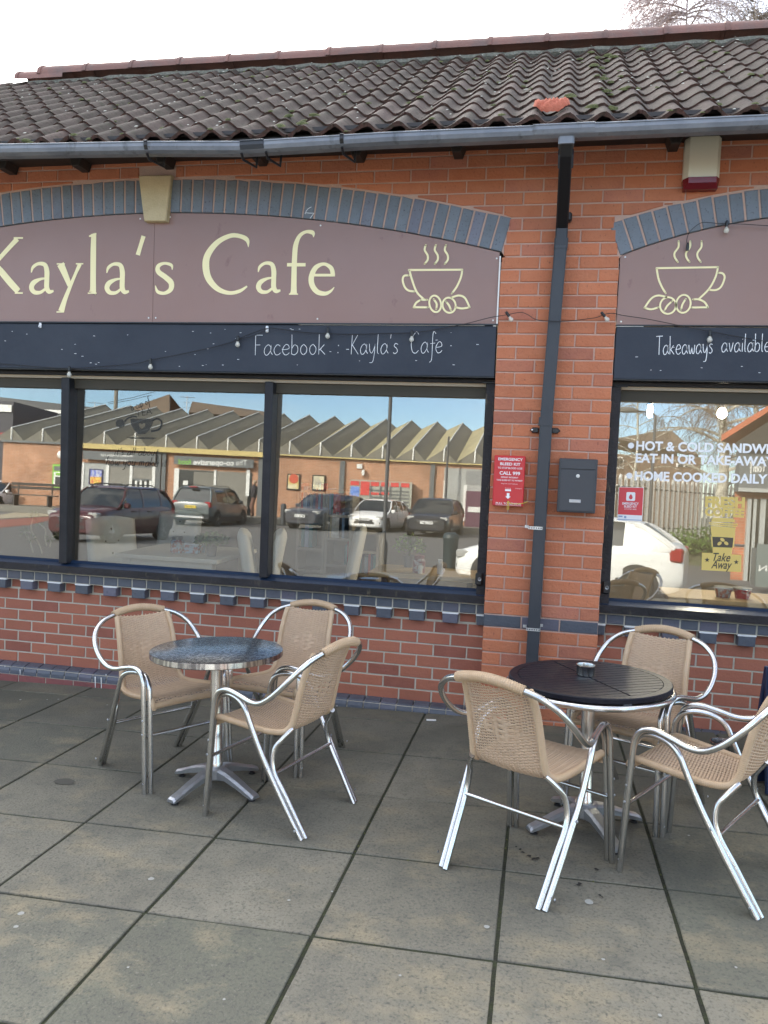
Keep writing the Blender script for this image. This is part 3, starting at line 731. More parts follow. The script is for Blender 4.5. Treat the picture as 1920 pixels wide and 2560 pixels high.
for (px, py) in ((1338, 1320), (1333, 1574), (1345, 1767)):
    v = W(px, py, -.088); m = MB()
    xx0, xx1 = v.x-.042, v.x+.042; zz = v.z
    nn = 6
    for k in range(nn):          # perforated fixing band: strip with holes
        a = xx0+(xx1-xx0)*k/nn; b = xx0+(xx1-xx0)*(k+1)/nn; c_ = (a+b)/2
        hole = [(c_+.0042*math.cos(2*PI*i/8), zz+.0042*math.sin(2*PI*i/8)) for i in range(8)]
        outer = [(b, zz), (b, zz+.009), (c_, zz+.009), (a, zz+.009), (a, zz), (a, zz-.009), (c_, zz-.009), (b, zz-.009)]
        vs = [(p[0], -.0895, p[1]) for p in outer]+[(p[0], -.0895, p[1]) for p in hole]
        m.add(vs, [(i, (i+1) % 8, 8+(i+1) % 8, 8+i) for i in range(8)])
    for sx in (xx0, xx1): m.box(sx-.0012, sx+.0012, -.0895, -.002, zz-.009, zz+.009)
    m.box(xx0-.022, xx0, -.0035, -.0015, zz-.009, zz+.009); m.box(xx1, xx1+.016, -.0035, -.0015, zz+.004, zz+.022)
    m.build('fixing_band', mat('galvanised_band', (.62, .63, .63), .4, .8), pipe)

# ================================================================== ROOF
random.seed(33)
EY, EZ = -.42, 3.578; RY, RZ = 2.25, 5.288
SL = math.hypot(RY-EY, RZ-EZ); PA = math.atan2(RZ-EZ, RY-EY)
NR = 12; EXPO = SL/NR; TW = .1885; TA = .0235
q = MB()
q.add([(WL-.3, EY, EZ-.03), (WR+.3, EY, EZ-.03), (WR+.3, RY, RZ-.03), (WL-.3, RY, RZ-.03), (WL-.3, 2*RY-EY, EZ-.03), (WR+.3, 2*RY-EY, EZ-.03)], [(0, 1, 2, 3), (3, 2, 5, 4)])
roof = q.build('roof', M_UNDER, cafe)
def prof_t(s):      # 0..1 across one tile -> height; skewed roll
    s = (s-.02) % 1.0
    k = s/.62 if s < .62 else 1+(s-.62)/.38
    return TA*(-math.cos(PI*k))
def tile_mesh(var):
    rnd = random.Random(var); m = MB(); n = 11; th = .023
    L = EXPO+.055; tilt = .016
    top = []; rowsv = []
    for r_ in range(4):
        t = r_/3
        for k in range(n+1):
            s = k/n; x = s*TW*1.04; y = t*L; z = prof_t(s*1.04 if s < 1 else 1.02)+tilt*(1-t)+rnd.uniform(-.0009, .0009)
            if t == 0: y += rnd.uniform(-.004, .004)+(rnd.choice((0, 0, 0, .018)) if rnd.random() < .15 else 0)
            top.append((x, y, z))
    N = n+1
    fs = [(r_*N+k, r_*N+k+1, (r_+1)*N+k+1, (r_+1)*N+k) for r_ in range(3) for k in range(n)]
    m.add(top, fs, 0)
    # front edge (thickness) as own material, underside lip
    f = top[:N]; vs = f+[(x, y+.002, z-th*(.8+.5*rnd.random())) for (x, y, z) in f]+[(x, y+.05, z-th) for (x, y, z) in f]
    m.add(vs, [(k, k+1, N+k+1, N+k) for k in range(n)]+[(N+k, N+k+1, 2*N+k+1, 2*N+k) for k in range(n)], 1)
    m.add([top[0], top[N], top[2*N], top[3*N], (top[0][0], L, top[0][2]-th), (top[0][0], 0, top[0][2]-th)], [(0, 5, 4, 3, 2, 1)], 1)
    oo = m.build('roof_tile', [M_TILE, M_TEDGE]); me = oo.data; bpy.data.objects.remove(oo)
    me.set_sharp_from_angle(angle=R_(50)); return me
TM = [tile_mesh(100+k) for k in range(8)]
RM = Matrix.Rotation(PA, 4, 'X')
tiles = []
nx0 = int((WL-.3)/TW)-1; nx1 = int((WR+.3)/TW)+1
LEFTRIDGE = -4.72
for r_ in range(NR):
    for i in range(nx0, nx1):
        x = i*TW+.03
        y = EY+EXPO*r_*math.cos(PA); z = EZ+EXPO*r_*math.sin(PA)
        T = Matrix.Translation((x+random.uniform(-.002, .002), y, z+random.uniform(-.002, .002))) @ RM @ Matrix.Rotation(random.uniform(-.008, .008), 4, 'Z')
        pa = proj(T @ Vector((0, 0, 0))); pb = proj(T @ Vector((TW, EXPO, .0)))
        a = 0
        if pa and pb and -40 < pa[0] < 1960 and -60 < pa[1] < 2560: a = abs(pb[0]-pa[0]+30)*abs(pb[1]-pa[1])+1
        tiles.append((a, T))
tiles.sort(key=lambda t: -t[0])
for a, T in tiles[:299]:
    if a <= 0: continue
    o = bpy.data.objects.new('roof_tile', random.choice(TM)); COL.objects.link(o); o.parent = roof; o.matrix_world = T
m = MB(); mi = []
for a, T in tiles[299:]+[t for t in tiles[:299] if t[0] <= 0]:
    me = random.choice(TM); m2 = [p.material_index for p in me.polygons]; o_ = len(m.v)
    m.v += [tuple(T @ v.co) for v in me.vertices]; m.f += [tuple(i+o_ for i in p.vertices) for p in me.polygons]; m.m += m2
o = m.build('roof_tile', [M_TILE, M_TEDGE], roof, smooth=R_(50)); o['kind'] = 'stuff'
# mortar bed and ridge tiles
q = MB(); q.tube([(x, RY-.095+random.uniform(-.006, .006), RZ-.055+random.uniform(-.008, .008)) for x in [LEFTRIDGE-.1+i*.11 for i in range(88)]], .036, 7); q.build('ridge_bedding', mat('ridge_mortar', (.20, .19, .16), .95, noise=(40, .7, (.07, .07, .05)), bump=(60, .8)), roof)
RL = .485
def ridge_mesh(var):
    m = MB(); rnd = random.Random(var); n = 9; vs = []
    for xk, rad in ((0, .140), (.035, .140), (.036, .131), (RL+.03, .127)):
        for k in range(n+1):
            a = PI*(-.02)+PI*1.04*k/n; vs.append((xk, -rad*math.cos(a), rad*.82*math.sin(a)+rnd.uniform(-.001, .001)))
    N = n+1; m.add(vs, [(i*N+k, i*N+k+1, (i+1)*N+k+1, (i+1)*N+k) for i in range(3) for k in range(n)])
    m.add([v for v in vs[:N]]+[(v[0], v[1]*.85, v[2]*.85) for v in vs[:N]], [(k, k+1, N+k+1, N+k) for k in range(n)])
    oo = m.build('ridge_tile', M_RIDGE); me = oo.data; bpy.data.objects.remove(oo); me.set_sharp_from_angle(angle=R_(45)); return me
RMs = [ridge_mesh(k) for k in range(4)]
x0r = W(960+105/1.728, 117, RY).x; x0r -= RL*math.floor((x0r-LEFTRIDGE)/RL)
x = x0r = LEFTRIDGE
while x < WR+.2:
    o = bpy.data.objects.new('ridge_tile', random.choice(RMs)); COL.objects.link(o); o.parent = roof; o.location = (x, RY, RZ+.035+random.uniform(-.003, .003)); o.rotation_euler = (random.uniform(-.02, .02), random.uniform(-.004, .004), random.uniform(-.006, .006)); x += RL
o = bpy.data.objects.new('ridge_tile', RMs[0]); COL.objects.link(o); o.parent = roof; o.location = (x0r-.24, RY-.01, RZ-.01)
# moss pads on tiles
m = MB(); rm = random.Random(4)
def on_roof(x, t): return Vector((x, EY+(RY-EY)*t, EZ+(RZ-EZ)*t))
NRM = Vector((0, -math.sin(PA), math.cos(PA)))
spots = [(rm.uniform(-4.5, 2.2), (rm.randint(0, 11)+rm.uniform(.0, .12))/12, rm.uniform(.008, .022)) for _ in range(170)]
spots += [(rm.gauss(.55, .1), (rm.randint(1, 10)+.04)/12, rm.uniform(.015, .035)) for _ in range(30)]
spots += [(-3.0+rm.uniform(-.03, .03), .012, .03) for _ in range(4)]+[(-1.3+rm.uniform(-.12, .12), rm.choice((.02, .1)), .03) for _ in range(7)]
for (x, t, r) in spots:
    c = on_roof(x, t)+NRM*(prof_t((x-.03)/TW % 1)+.016)
    n = 7; vs = []
    for ring, h in ((1, 0), (.6, .55)):
        for k in range(n):
            a = 2*PI*k/n; rr = r*ring*rm.uniform(.7, 1.2)
            vs.append(c+Vector((rr*1.4*math.cos(a), rr*math.sin(a)*math.cos(PA), rr*math.sin(a)*math.sin(PA)))+NRM*h*r*.7)
    vs.append(c+NRM*r*.55)
    m.add(vs, [(k, (k+1) % n, n+(k+1) % n, n+k) for k in range(n)]+[(n+k, n+(k+1) % n, 2*n) for k in range(n)])
tag(m.build('roof_moss', M_MOSS, smooth=True), 'cushions of moss along the roof tile edges', 'moss', kind='stuff')
# lichen / droppings flecks
m = MB()
for _ in range(230):
    x = rm.uniform(-4.6, 2.2); t = rm.uniform(.01, .97); r = rm.uniform(.004, .011)
    c = on_roof(x, t)+NRM*(prof_t((x-.03)/TW % 1)+.0175+.016*(1-(t*12) % 1)+.001)
    a0 = rm.uniform(0, 6); vs = [c+Vector((r*math.cos(a0+2*PI*k/6)*rm.uniform(.5, 1.6), r*math.sin(a0+2*PI*k/6)*math.cos(PA), r*math.sin(a0+2*PI*k/6)*math.sin(PA))) for k in range(6)]
    m.add(vs+[c+NRM*.003], [(k, (k+1) % 6, 6) for k in range(6)])
tag(m.build('lichen_flecks', mat('lichen', (.55, .54, .46), .9)), 'pale lichen and dropping flecks scattered over the roof tiles', 'lichen', kind='stuff')
# orange cloth lying on the tiles above the downpipe
m = MB(); v0 = W(1378, 283, -.27); c0 = Vector((v0.x, v0.y, v0.z)); nU, nV = 26, 16
vs = []
for i in range(nU+1):
    for k in range(nV+1):
        u = i/nU-.5; v = k/nV-.5
        if u*u*4+v*v*4 > 1.0: s_ = 1/math.sqrt(u*u*4+v*v*4); u *= s_; v *= s_
        h = .050*max(0, 1-(u*u*4+v*v*4))**.5+.014*math.sin(u*31+3*v)*math.cos(v*17+u*9)*(1-(u*u+v*v)*3)
        x = c0.x+u*.205; t = (c0.y+.02-EY)/(RY-EY)+v*.045
        vs.append(on_roof(x, t)+NRM*(max(0, prof_t((x-.03)/TW % 1))+.028+h))
m.add(vs, [(i*(nV+1)+k, (i+1)*(nV+1)+k, (i+1)*(nV+1)+k+1, i*(nV+1)+k+1) for i in range(nU) for k in range(nV)])
tag(m.build('orange_cloth', mat('orange_rag', (.46, .14, .085), .9, noise=(30, .4, (.45, .1, .06)), bump=(90, .5)), smooth=True), 'crumpled orange cloth lying on the roof tiles above the downpipe', 'cloth')

# ================================================================== SIGNS, WINDOWS, LETTERING
random.seed(41)
def ribbon(m, pts, y, th=.0012, cap=False):
    """pts: (x,z,width) on a wall plane; a flat cut-vinyl stroke of varying width"""
    n = len(pts); L = []; Rr_ = []
    for i, (x, z, wd) in enumerate(pts):
        a = pts[max(i-1, 0)]; b = pts[min(i+1, n-1)]; dx, dz = b[0]-a[0], b[1]-a[1]; l = math.hypot(dx, dz) or 1
        L.append((x-dz/l*wd/2, z+dx/l*wd/2)); Rr_.append((x+dz/l*wd/2, z-dx/l*wd/2))
    vs = []
    for yy in (y, y+th):
        vs += [(p[0], yy, p[1]) for p in L]+[(p[0], yy, p[1]) for p in Rr_]
    fs = []
    for i in range(n-1):
        fs += [(i, i+1, n+i+1, n+i), (2*n+i, 3*n+i, 3*n+i+1, 2*n+i+1), (i, 2*n+i, 2*n+i+1, i+1), (n+i, n+i+1, 3*n+i+1, 3*n+i)]
    fs += [(0, n, 3*n, 2*n), (n-1, 3*n-1, 4*n-1, 2*n-1)]
    m.add(vs, fs)
    if cap:
        for i in (0, n-1):
            x, z, wd = pts[i]; k = 12
            m.add([(x+wd/2*math.cos(2*PI*j/k), y, z+wd/2*math.sin(2*PI*j/k)) for j in range(k)], [tuple(range(k))])
def crop_to(ox, oy, s=3.456):
    return lambda x, y: (ox+x/s, oy+y/s)
def stroke_px(m, fn, pts, y, wpx=None, smooth=True, cap=False, per=7):
    P = [(*p, wpx) if len(p) == 2 else p for p in pts]
    if smooth and len(P) > 2: P = cr(P, per)
    o = []
    for x, yy, wd in P:
        q0 = fn(x, yy); a = W(*q0, y); b = W(q0[0]+wd/3.456, q0[1], y); o.append((a.x, a.z, (b-a).length))
    ribbon(m, o, y, cap=cap)
f1 = crop_to(0, 340); f2 = crop_to(460, 340); f3 = crop_to(860, 340); f4 = crop_to(1440, 340); f5 = crop_to(1440, 760)
SY_ = .014; VY = SY_-.0015

sign_l = thing('fascia_sign', 'long mauve fascia sign under the left arch with cream cafe name and cup', 'sign', (-2.34, SY_, 2.56))
sign_r = thing('fascia_sign', 'mauve fascia sign under the right arch beside the alarm box', 'sign', (1.85, SY_, 2.56))
def panel(parent, xa, xb, fn, z0):
    xs = [xa+(xb-xa)*k/40 for k in range(41)]
    top = [(x, fn(x)-.003) for x in xs]
    # n-gon strip
    m = MB(); n = len(xs)
    vs = [(x, SY_, z0) for x in xs]+[(x, SY_, z) for x, z in top]+[(x, SY_+.004, z0) for x in xs]+[(x, SY_+.004, z) for x, z in top]
    fs = [(k, k+1, n+k+1, n+k) for k in range(n-1)]+[(2*n+k, 3*n+k, 3*n+k+1, 2*n+k+1) for k in range(n-1)]+[(n+k, n+k+1, 3*n+k+1, 3*n+k) for k in range(n-1)]+[(k, 2*n+k, 2*n+k+1, k+1) for k in range(n-1)]
    fs += [(0, n, 3*n, 2*n), (n-1, 3*n-1, 4*n-1, 2*n-1)]
    m.add(vs, fs); o = m.build('panel', M_SIGN); o.parent = parent; o.matrix_parent_inverse = parent.matrix_world.inverted(); return o
def adopt(o, parent): o.parent = parent; o.matrix_parent_inverse = parent.matrix_world.inverted(); return o
seam = W(1325/3.456, 700, SY_).x
panel(sign_l, XL0+.01, seam-.0012, int_left, 2.556); panel(sign_l, seam+.0012, PX0-.012, int_left, 2.556)
panel(sign_r, PX1+.004, XR1-.01, int_right, 2.556)
m = MB(); m.box(PX0-.011, PX0-.002, -.001, .02, 2.545, 2.965); adopt(m.build('edge_trim', M_WHITE), sign_l)
m = MB(); m.box(XL0, PX0-.002, -.004, .03, 2.5455, 2.554); m.box(PX1+.002, XR1, -.000, .03, 2.547, 2.554); o = m.build('drip_strip', M_BLACK, cafe)
for parent, L in ((sign_l, [f1(1212, 715), f1(1470, 700), f1(1284, 1571), f1(1345, 1571), f2(1180, 773), f2(1153, 1580), f3(1320, 1058), f3(1288, 1593)]), (sign_r, [f4(425, 1046), f4(389, 1604)])):
    for (px, py) in L:
        v = W(px, py, SY_); m = MB(); m.lathe([(0, .003), (.004, .0025), (.006, 0)], 10, M=Matrix.Translation((v.x, SY_-.0002, v.z)) @ Matrix.Rotation(R_(90), 4, 'X')); adopt(m.build('screw_cap', M_WHITE), parent)
# cafe name, cut vinyl letters
def letter(parent, strokes, fn):
    m = MB()
    for k, (pts, sm) in enumerate(strokes): stroke_px(m, fn, pts, VY-.0003*k, smooth=sm)
    return adopt(m.build('letter', M_CREAM), parent)
letter(sign_l, [([(-118, 880, 44), (-122, 1357, 48)], 0), ([(-160, 880, 11), (-75, 880, 11)], 0), ([(-165, 1357, 11), (-75, 1357, 11)], 0), ([(-70, 1130, 26), (0, 1052, 34), (75, 968, 36), (150, 888, 40)], 1), ([(118, 881, 12), (198, 881, 12)], 0), ([(-60, 1098, 40), (0, 1160, 50), (85, 1262, 54), (158, 1342, 50)], 1), ([(128, 1356, 12), (197, 1357, 12)], 0)], f1)
def A_(fn, dx, dy):
    T = lambda L: [(x+dx, y+dy, w_) for x, y, w_ in L]
    return [(T([(270, 1180, 8), (284, 1135, 24), (330, 1104, 25), (385, 1112, 34), (404, 1165, 42), (404, 1240, 42), (404, 1310, 42), (425, 1345, 34), (462, 1338, 16)]), 1), (T([(403, 1228, 12), (345, 1238, 22), (290, 1268, 40), (272, 1310, 42), (295, 1348, 34), (345, 1352, 26), (385, 1325, 20), (402, 1300, 12)]), 1)]
letter(sign_l, A_(f1, 0, 0), f1)
letter(sign_l, [([(522, 1106, 60), (560, 1190, 50), (602, 1292, 38)], 1), ([(490, 1105, 10), (560, 1105, 10)], 0), ([(690, 1106, 34), (650, 1195, 26), (606, 1300, 30), (560, 1415, 38), (528, 1515, 52)], 1), ([(655, 1104, 10), (719, 1104, 10)], 0), ([(488, 1520, 10), (552, 1520, 10)], 0)], f1)
letter(sign_l, [([(810, 846, 42), (806, 1000, 48), (804, 1200, 48), (803, 1330, 52), (797, 1357, 66)], 1), ([(768, 866, 8), (800, 858, 24), (832, 842, 10)], 1), ([(758, 1358, 10), (834, 1358, 10)], 0)], f1)
letter(sign_l, A_(f1, 652, 3), f1)
letter(sign_l, [([(1240, 864, 36), (1215, 945, 34), (1190, 1028, 38)], 1)], f1)
letter(sign_l, [([(1488, 1156, 6), (1480, 1116, 24), (1420, 1100, 22), (1368, 1124, 34), (1368, 1172, 40), (1430, 1220, 42), (1478, 1268, 46), (1474, 1325, 40), (1422, 1358, 26), (1362, 1345, 26), (1342, 1292, 6)], 1)], f1)
letter(sign_l, [([(556, 960, 4), (545, 898, 34), (485, 866, 34), (400, 862, 36), (290, 918, 44), (208, 1020, 54), (188, 1118, 58), (212, 1230, 54), (290, 1320, 42), (390, 1356, 30), (480, 1340, 28), (545, 1298, 14)], 1)], f2)
letter(sign_l, A_(f2, 371, -5), f2)
letter(sign_l, [([(1119, 874, 4), (1112, 836, 34), (1055, 828, 26), (1000, 862, 32), (966, 940, 42), (955, 1050, 44), (950, 1200, 46), (948, 1330, 50), (946, 1364, 66)], 1), ([(890, 1112, 28), (1050, 1112, 28)], 0), ([(906, 1366, 10), (985, 1366, 10)], 0)], f2)
letter(sign_l, [([(1106, 1202, 22), (1304, 1202, 22)], 0), ([(1286, 1196, 38), (1270, 1140, 36), (1210, 1106, 26), (1140, 1135, 40), (1102, 1210, 46), (1106, 1285, 46), (1150, 1345, 42), (1215, 1362, 34), (1265, 1342, 22), (1298, 1306, 6)], 1)], f2)
def cup(parent, fn, strokes, ell):
    m = MB()
    for k, (pts, sm) in enumerate(strokes): stroke_px(m, fn, pts, VY-.00025*k, wpx=17, smooth=sm, cap=True)
    for (cx, cy, rx, ry, rot) in ell:
        pts = [(cx+rx*math.cos(a)*math.cos(rot)-ry*math.sin(a)*math.sin(rot), cy+rx*math.cos(a)*math.sin(rot)+ry*math.sin(a)*math.cos(rot)) for a in [2*PI*i/28 for i in range(29)]]
        stroke_px(m, fn, pts, VY-.002, wpx=16, smooth=False)
    return adopt(m.build('coffee_cup_emblem', M_CREAM), parent)
st3 = [([(707, 943), (697, 985), (722, 1030), (722, 1070), (697, 1105)], 1)]
cup(sign_l, f3, [([(560, 1158), (1022, 1155)], 0), ([(565, 1158), (590, 1250), (630, 1350), (690, 1410)], 1), ([(1022, 1155), (1010, 1220), (975, 1300), (932, 1360)], 1), ([(562, 1205), (520, 1208), (507, 1245), (525, 1305), (560, 1336), (610, 1343)], 1), ([(718, 1415), (665, 1415)], 0), ([(665, 1415), (625, 1440), (602, 1480)], 1), ([(602, 1480), (725, 1480)], 0),
                 ([(775, 1410), (800, 1450), (797, 1495)], 1), ([(880, 1430), (905, 1460), (925, 1505)], 1), ([(925, 1398), (990, 1378), (1045, 1400), (1085, 1480)], 1), ([(1085, 1480), (1020, 1490), (962, 1478)], 1)]+[([(x+d_, y) for x, y in st3[0][0]], 1) for d_ in (0, 87, 174)], [(788, 1450, 50, 72, -.2), (908, 1462, 56, 66, -.25)])
st4 = [(887, 910), (885, 960), (852, 1010), (855, 1050), (880, 1088)]
cup(sign_r, f4, [([(695, 1142), (1228, 1133)], 0), ([(697, 1142), (712, 1230), (740, 1300), (775, 1358)], 1), ([(1228, 1133), (1205, 1220), (1150, 1320), (1060, 1410)], 1), ([(1226, 1182), (1268, 1188), (1284, 1225), (1255, 1300), (1210, 1330), (1150, 1330)], 1), ([(1012, 1412), (1060, 1412), (1110, 1435), (1140, 1480)], 1), ([(1140, 1480), (995, 1482)], 0),
                 ([(948, 1408), (920, 1455), (908, 1500)], 1), ([(830, 1428), (790, 1465), (765, 1508)], 1), ([(780, 1392), (710, 1378), (650, 1405), (592, 1485)], 1), ([(592, 1485), (650, 1497), (712, 1480)], 1)]+[([(x+d_, y) for x, y in st4], 1) for d_ in (0, 100, 198)], [(928, 1450, 62, 78, .2), (795, 1465, 68, 72, .25)])

# chalkboards
board_l = thing('chalkboard', 'long dark blue chalkboard over the left window advertising the social page', 'chalkboard', (-2.3, .01, 2.23))
board_r = thing('chalkboard', 'dark blue chalkboard over the right window offering takeaways', 'chalkboard', (1.85, .01, 2.23))
for pr_, a, b in ((board_l, XL0+.01, PX0-.008), (board_r, PX1+.004, XR1-.01)):
    m = MB(); m.cbox(a, b, .008, .10, 2.232, 2.543, .003); adopt(m.build('board', M_BOARD), pr_)
    m = MB(); m.box(a, b, .012, .14, 2.226, 2.2315); adopt(m.build('underside', M_BLACK), pr_)
m = MB(); m.box(PX0-.03, PX0-.012, .002, .008, 2.539, 2.546); m.box(-1.3, -.1, .004, .012, 2.5425, 2.5445); m.box(PX1+.005, PX1+.16, .004, .012, 2.5425, 2.5455); m.build('paint_edge', M_WHITE, cafe)
GL = {
 'F': (.9, [[(0, 0), (0, 1.95)], [(0, 1.95), (.8, 1.95)], [(0, 1.0), (.55, 1.0)]]), 'a': (1.0, [[(.75, .75), (.5, 1), (.15, .8), (0, .4), (.15, .02), (.45, .05), (.75, .5), (.78, 1.0)], [(.78, 1.0), (.74, .35), (.95, .05)]]),
 'c': (.85, [[(.7, .85), (.4, 1), (.1, .75), (0, .4), (.2, .03), (.5, .03), (.75, .2)]]), 'e': (.9, [[(.05, .5), (.7, .6), (.65, .92), (.35, 1), (.05, .65), (.03, .3), (.25, .02), (.55, .03), (.78, .22)]]),
 'b': (.9, [[(0, 1.95), (.02, .9), (.0, .05)], [(.02, .6), (.3, .95), (.65, .8), (.68, .3), (.35, .0), (.02, .1)]]), 'o': (.9, [[(.35, 1), (.05, .75), (.02, .3), (.3, 0), (.62, .2), (.68, .65), (.35, 1)]]),
 'k': (.9, [[(0, 1.95), (0, 0)], [(.6, .95), (.03, .42)], [(.15, .5), (.7, 0)]]), ':': (.5, [[(.15, .15), (.17, .05)], [(.15, .85), (.17, .75)]]), '-': (.6, [[(.05, .5), (.4, .5)]]),
 'K': (1.05, [[(.05, 1.9), (0, 0)], [(.75, 1.9), (.05, .85)], [(.12, .9), (.9, 0)]]), 'y': (.9, [[(0, 1), (.1, .3), (.35, .1), (.65, .6), (.72, 1)], [(.72, 1), (.68, .1), (.5, -.75), (.1, -.85)]]),
 'l': (.35, [[(.05, 1.95), (.03, .3), (.2, 0)]]), "'": (.35, [[(.1, 1.9), (.05, 1.5)]]), 's': (.75, [[(.55, .9), (.25, 1), (.08, .75), (.4, .5), (.5, .2), (.2, 0), (.0, .12)]]),
 'C': (1.15, [[(.9, 1.7), (.6, 1.95), (.15, 1.5), (0, .8), (.2, .15), (.6, .0), (.95, .25)]]), 'f': (.6, [[(.65, 1.75), (.4, 1.95), (.28, 1.6), (.28, .5), (.25, -.6), (.0, -.85)], [(0, .85), (.6, .9)]]),
 'T': (1.1, [[(.5, 0), (.55, 1.95)], [(0, 1.95), (1.1, 1.98)]]), 'w': (1.1, [[(0, .95), (.1, .2), (.3, .05), (.5, .7)], [(.5, .7), (.6, .1), (.85, .1), (.98, .95)]]), 'v': (.75, [[(0, .98), (.3, .02), (.62, 1)]]),
 'i': (.32, [[(.08, .95), (.08, .02)], [(.09, 1.4), (.1, 1.33)]]), 'L': (.95, [[(.1, 1.95), (.03, .1), (.4, 0), (.8, .08)]]), 'h': (.9, [[(0, 1.95), (0, 0)], [(0, .6), (.3, .98), (.58, .8), (.6, 0)]]),
 'm': (1.3, [[(0, 1), (0, 0)], [(0, .7), (.25, 1), (.45, .8), (.45, 0)], [(.45, .7), (.7, 1), (.92, .8), (.95, .05)]]), 't': (.6, [[(.25, 1.6), (.22, .3), (.45, .0)], [(0, 1.05), (.5, 1.08)]]),
 'u': (.9, [[(0, 1), (.05, .25), (.3, .0), (.6, .4), (.62, 1)], [(.62, 1), (.62, .2), (.8, .0)]]), 'r': (.65, [[(0, 1), (.02, 0)], [(.02, .6), (.25, .95), (.5, .95)]]), 'p': (.9, [[(0, 1), (0, -.85)], [(.02, .65), (.3, 1), (.65, .8), (.65, .3), (.3, 0), (.02, .2)]]),
 'E': (1.0, [[(.8, 1.9), (.05, 1.9)], [(.05, 1.9), (.05, 0)], [(.05, 0), (.85, 0)], [(.05, .95), (.6, .95)]]), 'A': (1.2, [[(0, 0), (.5, 1.95)], [(.5, 1.95), (1.0, 0)], [(.2, .7), (.82, .7)]]), 'n': (.9, [[(0, 1), (0, 0)], [(0, .6), (.3, 1), (.58, .8), (.6, .03)]]), ' ': (.6, [])}
def handwriting(m, text, P, wid, xh, y, r, slant=0., rot=0., lw=None, flip=1):
    tot = sum(GL[c][0]+.12 for c in text)-.12; k = wid/tot; x = 0
    for c in text:
        adv, st_ = GL[c]
        for s_ in st_:
            pts = cr(s_, 5) if len(s_) > 2 else s_
            o = []
            for (a, b) in pts:
                X = (x+a)*k+b*xh*slant; Z = b*xh
                X, Z = X*math.cos(rot)-Z*math.sin(rot), X*math.sin(rot)+Z*math.cos(rot)
                o.append((P.x+X, P.z+Z, r*random.uniform(.75, 1.15)))
            ribbon(m, o, y, th=.0004)
        x += adv+.12
def hw(text, pL, pR, xh_px, y, r, name, label, cat='lettering', slant=.06, material=None, parent=None):
    a = W(*pL, y); b = W(*pR, y); m = MB(); random.seed(len(text)); handwriting(m, text, a, b.x-a.x, xh_px/FPX*((a-CP).length*.98), y, r, slant, math.atan2(b.z-a.z, b.x-a.x))
    o = m.build(name, material or M_CHALK)
    if parent: adopt(o, parent)
    else: tag(o, label, cat)
    return o
CY = .0072
hw('Facebook', (638, 888), (817, 886), 25, CY, .0032, 'chalk_writing', None, parent=board_l, slant=.02)
hw(':', (843, 884), (848, 884), 25, CY, .005, 'chalk_writing', None, parent=board_l)
hw("-Kayla's", (864, 886), (998, 884), 25, CY, .0032, 'chalk_writing', None, parent=board_l, slant=.03)
hw('Cafe', (1027, 883), (1107, 882), 27, CY, .0034, 'chalk_writing', None, parent=board_l, slant=.03)
hw('-', (1124, 877), (1130, 877), 25, CY, .003, 'chalk_writing', None, parent=board_l)
hw('Takeaways', (1640, 887), (1784, 883), 22, CY, .0040, 'chalk_writing', None, parent=board_r, slant=.0)
hw('available', (1804, 880), (1926, 879), 21, CY, .0040, 'chalk_writing', None, parent=board_r, slant=.0)
def flecks(parent, xa, xb, n, seed):
    rn = random.Random(seed); m = MB()
    for _ in range(n):
        x = rn.uniform(xa, xb); z = rn.uniform(2.26, 2.52); l = rn.uniform(.003, .016); ribbon(m, [(x, z, .003), (x+l, z+rn.uniform(-.001, .001), .002)], CY, th=.0004)
    adopt(m.build('chalk_fleck', M_CHALK), parent)
flecks(board_l, -3.5, -1.0, 34, 3); flecks(board_l, -.9, -.1, 6, 5); flecks(board_r, .75, 1.6, 9, 4)
for (px, py, hh) in ((101, 813, .038), (668, 823, .042)):
    v = W(px, py, .004); m = MB(); m.cbox(v.x-.0095, v.x+.0095, -.003, .008, v.z-hh/2, v.z+hh/2, .004); m.tube([(v.x, -.004, v.z-.012), (v.x, -.013, v.z-.014), (v.x, -.013, v.z-.002)], .003, 6)
    tag(m.build('adhesive_hook', mat('clear_plastic', (.75, .76, .78), .3)), 'white adhesive hook on the chalkboard '+('near the left edge' if px < 300 else 'holding the light string above the chalk writing'), 'hook')

# ---- shop windows
def text_mesh(body, bold=.0, extr=.0, sx=1, italic=0.):
    cu = bpy.data.curves.new('t', 'FONT'); cu.body = body; cu.size = 1; cu.offset = bold; cu.extrude = extr; cu.resolution_u = 4; cu.shear = italic
    o = bpy.data.objects.new('t', cu); COL.objects.link(o)
    dg = bpy.context.evaluated_depsgraph_get(); me = bpy.data.meshes.new_from_object(o.evaluated_get(dg))
    bpy.data.objects.remove(o); vs = [v.co.copy() for v in me.vertices]; fs = [tuple(p.vertices) for p in me.polygons]; bpy.data.meshes.remove(me)
    return vs, fs
def put_text(m, body, A, B, h, depth_dir=-1, bold=.0, mi=0, caps=True, keep=False, italic=0., ref=None):
    """text between world points A (left baseline) and B (right baseline); h = capital height in metres. ref: the part of body whose width A..B spans"""
    vs, fs = text_mesh(body, bold, italic=italic)
    rv = text_mesh(ref, bold, italic=italic)[0] if ref else vs
    x0, x1 = min(v.x for v in rv), max(v.x for v in rv)
    hc = text_mesh('H' if caps else body, bold)[0]; hz = max(v.y for v in hc)
    ex = (B-A); wd = ex.length; ex = ex/wd; up = Vector((0, 0, 1)); up = (up-ex*up.dot(ex)).normalized()
    m.add([A+ex*((v.x-x0)/(x1-x0)*wd)+up*(v.y/hz*h) for v in vs], fs, mi)
WT, WB0 = 2.182, .868
